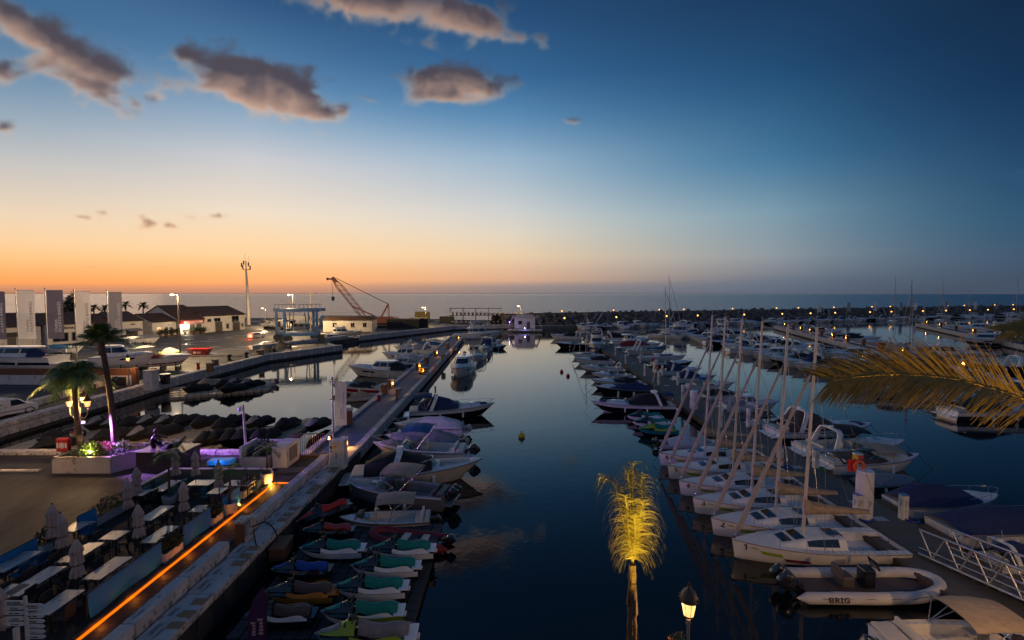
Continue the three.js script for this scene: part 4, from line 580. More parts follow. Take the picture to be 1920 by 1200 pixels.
at2(RB('grey_tender', { L: 6.5, w: 2.4, r: .27, tube: M('tubegrey', [.4, .38, .37], .7), cover: mats.cwhite, motor: 1, ms: 1.2, motorMat: mats.gelnavy, up: .5 }), 1238, 838, -1, 'grey inflatable with a white tent cover moored above the numbered sailboats', 'inflatable boat', null, true);
for (const [px, y, c] of [[1166, 790, 'teal'], [1178, 802, 'teal'], [1190, 815, 'yellow']]) {
  const p = jetSki('jet_ski', c === 'teal' ? { seat: mats.cteal, panel: mats.gel, side: mats.gel } : { seat: mats.cteal, panel: mats.lime, side: M('gelteal', [.01, .2, .2], .3), hood: mats.lime });
  copy(p, c === 'teal' ? 'teal seated white jet ski floating by the black cruiser' : 'lime and teal jet ski floating by the black cruiser', 'jet ski', G(px + 42, y, .05), PI, c === 'teal' ? 'teal jet skis by the black cruiser' : null, 1.1);
}
// the numbered racing fleet
[[1370, 1046, 1], [1331, 1003, 2], [1297, 962, 3], [1271, 928, 4], [1250, 897, 5], [1234, 872, 6]].forEach(([x, y, n]) => {
  const b = G(x, y), p = sailBoat('racing_sailboat', { L: 8, fleet: 1, num: n, mast: 10.1, rake: .035 });
  copy(p, `white racing sailboat with bow number ${['', 'one, beside the white inflatable', 'two', 'three', 'four', 'five', 'six, beside the tent covered inflatable'][n]}`, 'sailboat', V(b.x + 4, 0, b.z), PI + .02, 'numbered racing sailboats on the grey pontoon');
});
// white inflatable with lettering, and the launch with the tan hood
{
  const p = RB('white_inflatable', { L: 6.3, w: 2.3, r: .24, floor: mats.vinyldark, tube: M('tubewhite', [.66, .62, .6], .6, { map: TX.gel }), patch: M('tubewhite'), console: 1, motor: 2, ms: 1.15, up: .7, keel: mats.gelblack });
  const o = copy(p, 'white twin engined inflatable with black console beside sailboat number 1', 'inflatable boat', G(1628, 1110), -.02); o.position.y = .05;
  mesh('tube_lettering', [words('BRIG', .2, .01).scale(1.35, 1, 1).rotateX(-.25).translate(-2.0, .3, 1.152)], mats.ink, o);
}
{
  const p = S('hooded_launch', { L: 5.9, B: 2.3, h0: .68, h1: .92, c0: .16, c1: .84, dep: .42, bulge: 0, noScreen: 1, noPlat: 1, noRail: 1, rr: .06, rubMat: mats.gelcream, seat: mats.vinyl, bim: mats.ctan, bimS: [.42, .78], bimH: 1.25, bimF: -1.1, motor: 1, motorS: .95, motorUp: 1.0, fend: [[.7, -1]], kit: { full: 3, bp: .6, rake: .06, tr: .74 } });
  const o = copy(p, 'white launch with tan folding hood, cream seats and tilted outboard', 'motor boat', G(1806, 1236), -.05, null, .94);
  mesh('bow_cushion', [rbox(1.5, .12, .4, .05, 1.35, .62, .62), rbox(1.5, .12, .4, .05, 1.35, .62, -.62), rbox(.4, .12, 1.3, .05, 1.9, .62, 0)], mats.vinyl, o);
}
// -- grey pontoon, far side: sterns on the pontoon, bows to open water
const R2 = [
  [2010, 1062, S('navy_tent_boat', { L: 7.5, B: 2.7, canvas: mats.cnavy, archH: 1.6, arch: 1, hull: mats.gel, platMat: mats.teak }), 'white sterned cruiser with navy tent cover beside the metal gangway'],
  [2040, 1010, S('navy_topped_cruiser', { L: 9.5, B: 3, fullCover: mats.cnavy, coverH: 1.1, coverEnd: .8, platMat: mats.teak }), 'cruiser under a broad navy cover with a teak stern platform'],
  [1872, 958, S('navy_hood_runabout', { L: 7.4, B: 2.6, fullCover: mats.cnavy, coverH: 1.15, coverEnd: .72, platMat: mats.teak, bowrider: 0 }), 'runabout under a peaked navy cover with white bow showing'],
  [1716, 917, S('grey_cover_runabout', { L: 5.6, B: 2.2, hull: mats.gelblack, fullCover: mats.cgrey, coverH: .8, coverEnd: .95, noRail: 1 }), 'black hulled runabout under a light grey cover behind the lifebuoy post'],
  [1724, 880, S('brown_cockpit_runabout', { L: 7.4, B: 2.6, canvas: mats.cbrown, archH: .55, bim: mats.ctan, bimS: [.46, .74], bimH: .95, noRail: 1, foreCover: mats.cbrown }), 'white runabout with brown cockpit cover and tan sunshade'],
  [1698, 855, S('arch_cruiser', { L: 8.8, B: 3, arch: 1, archS: .22, archRake: .55, archH: 1.5, wh: .8, bim: mats.cblack, bimS: [.3, .56], bimH: 1.5 }), 'white sport cruiser with a broad stern, white arch and black sunshade'],
  [1636, 822, S('brown_hood_cruiser', { L: 9.2, B: 3.1, hull: mats.gel, band: [.2, .66], bandMat: mats.gelblack, arch: 1, archRake: .7, archH: 1.8, canvas: mats.cbrown, foreCover: mats.cnavy }), 'black and white cruiser under a tall brown hood'],
  [1484, 800, S('small_white_cuddy', { L: 5.5, B: 2.2, wh: .6 }), 'small white cuddy boat with open cockpit between two hooded cruisers'],
  [1462, 769, C('grey_canvas_cabin', { L: 8.5, B: 3, c1: .3, c2: .6, house: 1.3, canvas: mats.cgrey }), 'white cabin boat with grey canvas over the cockpit and a red ring on deck'],
  [1402, 748, S('black_covered_cruiser', { L: 7, fullCover: mats.cblack, coverEnd: .7 }), 'white bowed boat under a black cover'],
  [1378, 731, S('blue_towel_boat', { L: 6.8, wh: .55, bim: mats.cblue, bimS: [.2, .4], bimH: 1 }), 'open white boat with a small bright blue sunshade'],
  [1344, 716, S('twin_arch_boat', { L: 7, arch: 1, archRake: .6, archH: 1.3, canvas: mats.cnavy }), 'navy covered boat with a raked white arch by the lifebuoy pile'],
  [1316, 702, S('blue_hood_boat', { L: 7, arch: 1, archRake: .5, archH: 1.5, canvas: mats.cnavy, bim: mats.cnavy, bimS: [.1, .35] }), 'white boat with double navy canopy and arch'],
  [1300, 690, S('black_open_boat', { L: 7, hull: mats.gelblack, wh: .5 }), 'black open boat with white deck'],
  [1286, 677, null, 'white cruising sailboat with a tall mast and blue sail cover on the grey pontoon'],
  [1252, 664, S('raked_arch_cruiser', { L: 8, arch: 1, archRake: .9, archH: 1.9, hull: mats.gelcream }), 'cream cruiser with a high raked arch'],
  [1240, 656, S('red_trim_boat', { L: 7, fullCover: mats.cred, coverEnd: .7 }), 'boat under a dark red cover'],
  [1222, 647, C('small_cabin_boat', { L: 8, c2: .6, house: 1.2 }), 'small white cabin boat with dark windows'],
  [1196, 639, S('black_hood_boat', { L: 8, canvas: mats.cblack, arch: 1 }), 'white boat with black hood at the pontoon end'],
];
R2.forEach(([x, y, p, l]) => p ? at2(p, x, y, 1, l, 'motor boat', null, false, .03) : at2(SB('cruising_sailboat', { L: 9, mast: 12.5, cover: mats.cblue }), x, y, 1, l, 'sailboat'));

// -- crowded rows further out: a set of kinds, each placed many times
const KIT = [
  ['white sport cruiser with black cockpit hood', S('sport_boat', { L: 9, arch: 1, canvas: mats.cblack })],
  ['white sport cruiser with navy cockpit hood', S('sport_boat', { L: 8.5, arch: 1, archRake: .5, canvas: mats.cnavy })],
  ['white open cruiser with raked arch', S('open_cruiser', { L: 9, arch: 1, archRake: .6, wh: .6 })],
  ['black sided white cruiser with black hood', S('black_sided_cruiser', { L: 9.5, canvas: mats.cblack, band: [.22, .7], bandMat: mats.gelblack })],
  ['runabout fully under a navy cover', S('covered_boat', { L: 7, fullCover: mats.cnavy })],
  ['runabout fully under a grey cover', S('covered_boat', { L: 6.8, fullCover: mats.cgrey, hull: mats.gelblack })],
  ['white hardtop cabin cruiser with dark windows', C('cabin_cruiser', { L: 9.5, arch: 1 })],
  ['white flybridge yacht with railed bow', C('flybridge_yacht', { L: 12, fly: 'open', house: 1.6, h0: 1.3, h1: 1.9 })],
  ['white open boat with black sunshade', S('open_boat', { L: 6.8, bim: mats.cblack, motor: 1, noRail: 1 })],
  ['runabout fully under a white cover', S('covered_boat', { L: 6.5, fullCover: mats.cwhite })],
  ['black hulled open cruiser with white deck', S('dark_cruiser', { L: 9, hull: mats.gelblack, wh: .5, arch: 1 })],
  ['white sailing yacht with tall bare mast', SB('sailing_yacht', { L: 10.5, mast: 14.5, cover: mats.cnavy })],
];
const MANY = ['sport cruisers with black hoods', 'sport cruisers with navy hoods', 'open cruisers with raked arches', 'black sided cruisers', 'navy covered runabouts', 'grey covered runabouts', 'hardtop cruisers', 'flybridge yachts', 'open boats with black sunshades', 'white covered runabouts', 'black hulled open cruisers', 'sailing yachts'];
function row(P, side, u0, u1, gap, where, pick, scale = 1, bowIn = .2, off = .9) {
  let u = u0; while (u < u1) {
    const i = pick[Math.floor(rnd() * pick.length)], [d, p] = KIT[i], sc = scale * rr(.9, 1.1), L = p.userData.L * sc, [x, z] = P.at(u, side * (P.w / 2 + off + L / 2)), [x0, z0] = P.at(u, 0), inn = rnd() < bowIn && i !== 11;
    copy(p, `${d} moored ${where}`, i === 11 ? 'sailboat' : i === 7 ? 'yacht' : 'motor boat', V(x, 0, z), headTo(x - x0, z - z0) + (inn ? PI : 0) + rr(-.05, .05), `${MANY[i]} ${where}`, sc);
    u += L * .31 + gap + rr(0, .5);
  }
}
const mix = [0, 1, 2, 2, 3, 4, 5, 6, 6, 8, 9, 10, 0];
row(P3, -1, 6, P3.L - 2, .5, 'along the crowded pontoon', mix, 1, .15);
row(P3, 1, 4, P3.L - 4, .6, 'along the crowded pontoon', mix, 1, .15);
{ // the biggest boats of the crowded pontoon, standing over its end
  const o = copy(C('flybridge_yacht', { L: 11.5, fly: 'cover', bim: mats.cwhite, house: 1.6, h0: 1.4, h1: 2 }), 'tall white yacht with a white flybridge cover at the end of the crowded pontoon', 'yacht', G(1272, 632), headTo(-.9, .45), null, 1.1);
  copy(C('flybridge_yacht', { L: 10, fly: 'bim', house: 1.5 }), 'white flybridge yacht with a white canopy at the crowded pontoon head', 'yacht', G(1352, 625), headTo(-.8, .6), null, 1.1);
  copy(SB('sailing_yacht', { L: 12, mast: 17, cover: mats.cwhite }), 'large white ketch like sailboat with the tallest mast beyond the grey pontoon', 'sailboat', G(1250, 634), headTo(.6, .8), null, 1);
}
row(P4, 1, 34, P4.L - 6, 9, 'at the white pier', [2, 6, 0, 7, 10], 1.2, .3);
row(P5, 1, 6, P5.L - 6, 8, 'at the outer pier', [2, 6, 7], 1.25, .3);
{ const o = copy(C('dark_cabin_cruiser', { L: 15, B: 4.2, h0: 1.5, h1: 2.1, hull: mats.gel, band: [.3, .62], bandMat: mats.gelnavy, house: 1.5, c2: .7, canvas: mats.cblack }), 'large white and navy cruiser with black windows lying off the white pier', 'yacht', G(1852, 648), headTo(-1, .12)); }
// tall masts beyond the piers
for (const [x, y, m, l] of [[1675, 606, 21, 'tallest of the sailing yachts off the white pier'], [1764, 604, 20, 'sailing yacht with slack forestay against the breakwater lights'], [1815, 598, 17, 'smaller sailing yacht by the breakwater banners'], [1903, 603, 22, 'sailing yacht beyond the big navy cruiser'], [1703, 668, 16, 'brown masted sailing yacht beside the white pier'], [1732, 601, 9, 'short masted sailboat under the breakwater']])
  copy(SB('sailing_yacht', { L: m * .62, mast: m - 1.5, cover: mats.cnavy, mastMat: m === 16 ? M('mastbrown', [.3, .2, .14], .5) : undefined }), l, 'sailboat', G(x, y), headTo(-.6, 1), null, 1);
// along the breakwater's lower quay, bows towards the basin
{ const Pb = { at: (u, v) => BF.at(u, v), w: 32 }; row(Pb, 1, 26, 330, 1.1, 'along the breakwater quay', [0, 1, 2, 3, 4, 5, 6, 6, 8, 9, 10, 2], 1.0, .35); row(Pb, 1, 335, 440, 1.5, 'at the seaward end of the breakwater', [7, 6, 2, 7], 1.2, .2); }

// ---------------------------------------------------------------- jet skis and their floats
function floats(name, label, cells, m, s = .52, y = .18) { const t = thing(name, label, 'floating dock'); const g = boxUV(clean(rbox(s * .97, .4, s * .97, .06, 0, 0, 0, 0, 0, 0, 1))); let n = 0; const rest = []; for (const [x, z] of cells) { if (n++ < 300) { const o = mesh('float_cube', g, m, t, true); o.position.set(x, y + rr(-.015, .015), z); } else { const q = g.clone(); q.translate(x, y, z); rest.push(q); } } if (rest.length) { const o = mesh('float_cubes', rest, m, t); o.userData.kind = 'stuff'; } return t; }
{
  const cells = []; for (let i = 0; i < 13; i++) for (let j = 0; j < 17; j++) { const x = -10.3 + i * .52, z = -17.2 - j * .52; if (!(j > 14 && i < 3)) cells.push([x, z]); }
  floats('floating_dock', 'dark plastic cube float carrying the teal jet skis below the white wall', cells, mats.floatdark);
  const teal = jetSki('jet_ski', { seat: mats.cteal, panel: mats.gel, side: mats.gel });
  for (const [x0, x1, y] of [[692, 809, 1052], [657, 780, 1086], [624, 756, 1127], [600, 747, 1178], [560, 675, 1051]]) { const a = G(x0, y, .4), b = G(x1, y, .4); copy(teal, 'white jet ski with teal seat parked on the dark float', 'jet ski', V((a.x + b.x) / 2, .42, a.z - .3), PI + .06, 'teal jet skis on the dark float', a.distanceTo(b) / 3.15); }
  const more = [[jetSki('jet_ski', { seat: M('sblue', [.01, .06, .35], .6), panel: mats.gelnavy, side: mats.gelblack }), 505, 612, 1090, 'black jet ski with a bright blue seat on the dark float'], [jetSki('jet_ski', { seat: mats.vinyldark, panel: M('porange', [.5, .17, .01], .45), side: M('porange') }), 492, 620, 1136, 'black and orange jet ski on the dark float'], [jetSki('jet_ski', { seat: mats.vinyldark, panel: mats.gel, side: mats.gelblack }), 455, 580, 1180, 'black jet ski with white side panels on the dark float'], [jetSki('jet_ski', { seat: mats.gelred, panel: mats.gelblack, side: mats.gelblack }), 565, 656, 1012, 'black jet ski with red seat at the end of the dark float'], [jetSki('jet_ski', { seat: mats.cgrey, panel: mats.lime, side: mats.gel, hood: mats.lime }), 590, 770, 1226, 'lime nosed jet ski with a pale seat on the dark float']];
  for (const [p, x0, x1, y, l] of more) { const a = G(x0, y, .4), b = G(x1, y, .4); copy(p, l, 'jet ski', V((a.x + b.x) / 2, .42, a.z - .3), PI + .06, null, a.distanceTo(b) / 3.15); }
  copy(jetSki('jet_ski', { seat: M('seatred', [.5, .02, .02], .5), panel: mats.gelblack, side: mats.gelblack }), 'black jet ski with bright red seat on its own small float by the wall', 'jet ski', G(607, 975, .42), -2.2, null, .95);
  floats('small_float', 'short grey float under the red seated jet ski', [0, 1, 2, 3, 4, 5, 6].flatMap(i => [0, 1, 2].map(j => { const c = G(607, 975, .1); return [c.x + (i - 3) * .3 + (j - 1) * -.42, c.z - (i - 3) * .42 - (j - 1) * .3]; })), mats.floatdark, .5);
  const fl = thing('feather_flag', 'dark purple feather flag with pale lettering beside the dark float', 'flag', G(500, 1222, .42));
  mesh('flag_pole', [pipe([[0, 0, 0], [.02, 1.2, 0], [.06, 2.1, 0], [-.1, 2.35, 0]], .018, 5)], mats.iron, fl);
  mesh('flag_cloth', [prof([[.02, .25], [.05, 1.3], [.05, 2.08], [-.12, 2.3], [-.42, 1.9], [-.62, 1.3], [-.66, .25]], .012)], M('purplecloth', [.06, .012, .07], .8), fl);
  mesh('flag_lettering', [strokes(6, .2, .012).rotateZ(PI / 2).translate(-.2, 1.05, .008), strokes(6, .17, .012).rotateZ(PI / 2).translate(-.45, .95, .008)], M('palepink', [.45, .3, .3], .8), fl);
  const ch = thing('deck_box', 'brown wooden storage chest on the dark float by the wall', 'chest', G(528, 1040, .38), .1); mesh('chest_body', [rbox(.7, .55, 1.3, .03, 0, .3, 0)], mats.wood, ch); mesh('chest_lid', [rbox(.74, .06, 1.34, .02, 0, .61, 0)], mats.wood, ch);
}
{ // inlet: beige floats and black covered skis, bows towards the promenade
  const cov = jetSki('jet_ski', { cover: mats.cblack, low: mats.gelblack, side: mats.gelblack }), two = jetSki('jet_ski', { cover: mats.cblack, panel: mats.cgrey, low: mats.gelblack, side: mats.gelblack });
  const c1 = [], c2 = []; const A = G(165, 846), Z0 = -38.6;
  for (let i = 0; i < 30; i++) for (let j = 0; j < 14; j++) { const x = -41.5 + i * .74, z = Z0 - j * .74 - .06 * i * 0; if (hash2(Math.floor(i / 4), Math.floor(j / 5), 7) > .16) c1.push([x, z]); }
  floats('beige_float', 'large beige plastic cube float covered in black jet skis beyond the promenade', c1, mats.floatbeige, .74, .12);
  const U = [[112, 826, 0], [100, 842, 0], [192, 800, 1], [222, 800, 1], [252, 799, 0], [285, 797, 1], [205, 826, 0], [236, 822, 0], [270, 820, 1], [304, 817, 0], [318, 797, 1], [348, 796, 0], [384, 798, 0], [422, 803, 0], [441, 796, 0], [484, 799, 1], [536, 803, 0], [594, 803, 1], [392, 830, 0], [414, 826, 0], [437, 828, 0], [460, 826, 0], [494, 825, 0]];
  for (const [x, y, k] of U) copy(k ? two : cov, k ? 'black jet ski under a cover with a pale grey nose on the beige float' : 'jet ski under an all black cover on the beige float', 'jet ski', G(x, y, .4), headTo(-.2 + rr(-.06, .06), 1), k ? 'grey nosed covered jet skis on the beige float' : 'black covered jet skis on the beige float', 1.05);
  for (let i = 0; i < 13; i++) for (let j = 0; j < 5; j++) { const p = G(330 + i * 14, 740 - i * 1.3 - j * 4.2 + 8); c2.push([p.x, p.z]); }
  floats('pale_float', 'pale float with covered jet skis beside the boatyard quay wall', c2, mats.floatbeige, 1.1, .12);
  for (const [x, y, k] of [[369, 733, 0], [392, 724, 2], [425, 726, 0], [446, 724, 1], [437, 733, 0], [470, 725, 1]]) copy(k === 2 ? jetSki('jet_ski', { cover: mats.ctan, low: mats.gelblack }) : k ? two : cov, k === 2 ? 'jet ski under a tan cover on the pale float' : k ? 'black jet ski under a cover with a pale nose on the pale float' : 'jet ski under an all black cover on the pale float', 'jet ski', G(x, y, .4), headTo(-.5, .9), k === 2 ? null : k ? 'grey nosed jet skis on the pale float' : 'black covered jet skis on the pale float', 1.1);
  moor(S('white_dinghy', { L: 4.2, B: 1.6, h0: .45, h1: .6, c0: .1, c1: .85, dep: .3, bulge: 0, noScreen: 1, noPlat: 1, noRail: 1, motor: 1, motorS: .8, motorUp: .3, fend: [] }), [524, 720], [478, 729], 'small white dinghy with a black outboard beside the pale float', 'dinghy');
}

// ---------------------------------------------------------------- plants
const bushes = [];
// one palm frond: a curved rib with leaflets drooping from both sides
function frondGeo(pts, o = {}) {
  const { n = 46, len = .5, wid = .035, droop = .5, sweep = .6, stiff = .0, seed = 1, lift = .25 } = o, R = mulberry(seed), curve = new THREE.CatmullRomCurve3(pts.map(p => p.clone())), pos = [], rib = new THREE.TubeGeometry(curve, 18, o.rib || .014, 5);
  for (let i = 0; i < n; i++) {
    const u = lerp(o.u0 ?? .14, .995, i / (n - 1)), c = curve.getPoint(u), t = curve.getTangent(u), side = V(0, 1, 0).cross(t); if (o.flatUp) side.copy(o.flatUp).cross(t); side.normalize(); const up = t.clone().cross(side).normalize();
    for (const s of [1, -1]) {
      const l = len * (.55 + .45 * Math.sin(PI * Math.pow(u, .75))) * (.8 + .4 * R()), d = side.clone().multiplyScalar(s).add(t.clone().multiplyScalar(sweep * (.7 + .6 * u) + R() * .25)).add(up.clone().multiplyScalar(lift * (R() * 1.4 - .2))).normalize();
      let p = c.clone(), w = wid * (.7 + .6 * R()); const k = o.k || 4, row = [];
      const perp = d.clone().cross(up).normalize();
      for (let j = 0; j <= k; j++) { const ww = w * (1 - Math.pow(j / k, 1.6)) + .002; row.push([p.clone().addScaledVector(perp, ww), p.clone().addScaledVector(perp, -ww)]); d.y -= droop * (1 / k) * (.6 + .8 * j / k) * (.7 + .6 * R()); d.normalize(); p = p.clone().addScaledVector(d, l / k); }
      for (let j = 0; j < k; j++) { const [a, b] = row[j], [e, f] = row[j + 1]; pos.push(...a.toArray(), ...b.toArray(), ...e.toArray(), ...b.toArray(), ...f.toArray(), ...e.toArray()); }
    }
  }
  const g = new THREE.BufferGeometry(); g.setAttribute('position', new THREE.Float32BufferAttribute(pos, 3)); g.computeVertexNormals(); return join([g, rib]);
}
function palm(name, label, base, top, o) {
  const t = thing(name, label, 'palm tree', base, 0, o.group), d = top.clone().sub(base), n = 26, rows = [];
  for (let i = 0; i <= n; i++) { const a = i / n, bend = (o.bend || 0) * Math.sin(PI * a), r = lerp(o.r0, o.r1, Math.pow(a, .7)) * (1 + (o.ringed ?? .05) * (i % 2)) * (i === 0 ? 1.25 : 1), c = d.clone().multiplyScalar(a), row = []; for (let j = 0; j < 10; j++) { const q = j / 10 * 2 * PI; row.push([c.x + bend + Math.cos(q) * r, c.y, c.z + Math.sin(q) * r]); } rows.push(row); }
  mesh('trunk', [grid(rows, .6, true)], mats.bark, t);
  const R = mulberry(o.seed || 3), N = o.fronds || 16;
  for (let i = 0; i < N; i++) {
    const az = i * 2.4 + R() * .5, up = lerp(o.up0 ?? 1.2, o.up1 ?? -.1, i / N) + R() * .2, L = o.len * (.85 + .3 * R()), dir = V(Math.cos(az), 0, Math.sin(az)), P = [];
    for (let k = 0; k <= 5; k++) { const a = k / 5; P.push(d.clone().add(dir.clone().multiplyScalar(L * a * (Math.cos(up) * .9 + .12) * (1 - .12 * a))).add(V(0, L * (Math.sin(up) * a - (o.arc ?? .55) * a * a), 0))); }
    mesh('frond', [frondGeo(P, { n: o.n || 34, len: o.leaf || .55, wid: o.wid || .03, droop: o.droop ?? .7, sweep: .55, seed: i * 7 + (o.seed || 3), rib: o.rib })], o.mat || mats.leaf, t);
  }
  mesh('crown_shaft', [lathe([[o.r1 * 1.15, -.9], [o.r1 * 1.5, -.4], [o.r1 * 1.1, 0], [.02, .35]], 10).translate(d.x, d.y, d.z)], o.shaft || mats.bark, t);
  return t;
}
// leafy clump made of many small blades
function clumpGeo(w, h, d, n, seed, leaf = .12, up = .5) { const R = mulberry(seed), pos = []; for (let i = 0; i < n; i++) { const a = R() * 2 * PI, r = Math.sqrt(R()), c = V(Math.cos(a) * r * w / 2, h * Math.pow(R(), .8) * (1 - .45 * r), Math.sin(a) * r * d / 2), dr = V(R() - .5, up * R(), R() - .5).normalize(), sd = V(R() - .5, R() - .5, R() - .5).cross(dr).normalize().multiplyScalar(leaf * .28), tip = c.clone().addScaledVector(dr, leaf * (.7 + R())), m = c.clone().lerp(tip, .5); const A = m.clone().add(sd), B = m.clone().sub(sd); pos.push(...c.toArray(), ...A.toArray(), ...tip.toArray(), ...c.toArray(), ...tip.toArray(), ...B.toArray()); } const g = new THREE.BufferGeometry(); g.setAttribute('position', new THREE.Float32BufferAttribute(pos, 3)); g.computeVertexNormals(); return g; }
// ---------------------------------------------------------------- lanterns
function lanternHead(parent, x, y, z, s = 1, cd = 20) {
  const g = new THREE.Group(); g.name = 'lantern_head'; g.position.set(x, y, z); g.scale.setScalar(s); parent.add(g);
  mesh('lantern_glass', [new THREE.CylinderGeometry(.2, .13, .4, 8, 1, true).translate(0, .3, 0)], M('lampglass', [1, .85, .6], .35, { emissive: new THREE.Color(1, .55, .16), emissiveIntensity: 1.3 }), g);
  mesh('lantern_bulb', [ball(.09, 0, .28, 0, 10, 1.5)], M('gbulb', [1, .85, .6], .5, { emissive: new THREE.Color(1, .72, .38), emissiveIntensity: 6 }), g);
  const bars = []; for (let i = 0; i < 8; i++) { const a = i / 8 * 2 * PI; bars.push(rod([Math.sin(a) * .135, .1, Math.cos(a) * .135], [Math.sin(a) * .205, .5, Math.cos(a) * .205], .009, .009, 4)); }
  mesh('lantern_frame', [...bars, new THREE.TorusGeometry(.205, .016, 6, 20).rotateX(PI / 2).translate(0, .5, 0), lathe([[.04, 0], [.13, .04], [.14, .1], [.11, .1]], 14)], mats.iron, g);
  mesh('lantern_roof', [lathe([[.25, .5], [.26, .54], [.23, .58], [.21, .66], [.15, .76], [.07, .82], [.05, .88], [.02, .95]], 20), ...[...Array(8)].map((_, i) => ball(.026, Math.sin(i * PI / 4) * .25, .57, Math.cos(i * PI / 4) * .25, 6, 1.4)), ...[0, 1, 2, 3, 4].map(i => rod([0, .84, 0], [Math.sin(i * 1.26) * .07, .98, Math.cos(i * 1.26) * .07], .014, .008, 4)), ball(.03, 0, .97, 0, 8)], M('lanternroof', [.07, .055, .045], .5, { metalness: .3 }), g);
  lampLight(V(0, .28, 0), [1, .58, .24], cd, g, 4);
  return g;
}
function lanternPost(t, H) { mesh('lantern_post', [lathe([[.16, 0], [.16, .5], [.1, .58], [.09, .9], [.055, 1], [.05, H * .62], [.075, H * .64], [.075, H * .66], [.045, H * .68], [.04, H - .2], [.07, H - .14], [.05, H - .06], [.08, H]], 14)], M('lanternpost', [.3, .25, .2], .5, { metalness: .2 }), t); }
function lantern(name, label, pos, H, cd, heads = 1, group) {
  const t = thing(name, label, 'street lamp', pos, 0, group); lanternPost(t, heads > 1 ? H * .86 : H);
  if (heads === 1) lanternHead(t, 0, H, 0, 1, cd); else { lanternHead(t, .02, H + .05, 0, 1, cd); for (const s of [1, -1]) { mesh('lantern_arm', [pipe([[0, H * .74, 0], [s * .25, H * .72, .05], [s * .5, H * .82, .1], [s * .55, H * .96, .12]], .03, 6)], M('lanternpost'), t); lanternHead(t, s * .55, H * .97, .12, 1, cd); } }
  return t;
}

// ---------------------------------------------------------------- boatyard shore
const at = (px, py, h = QH) => G(px, py, h);
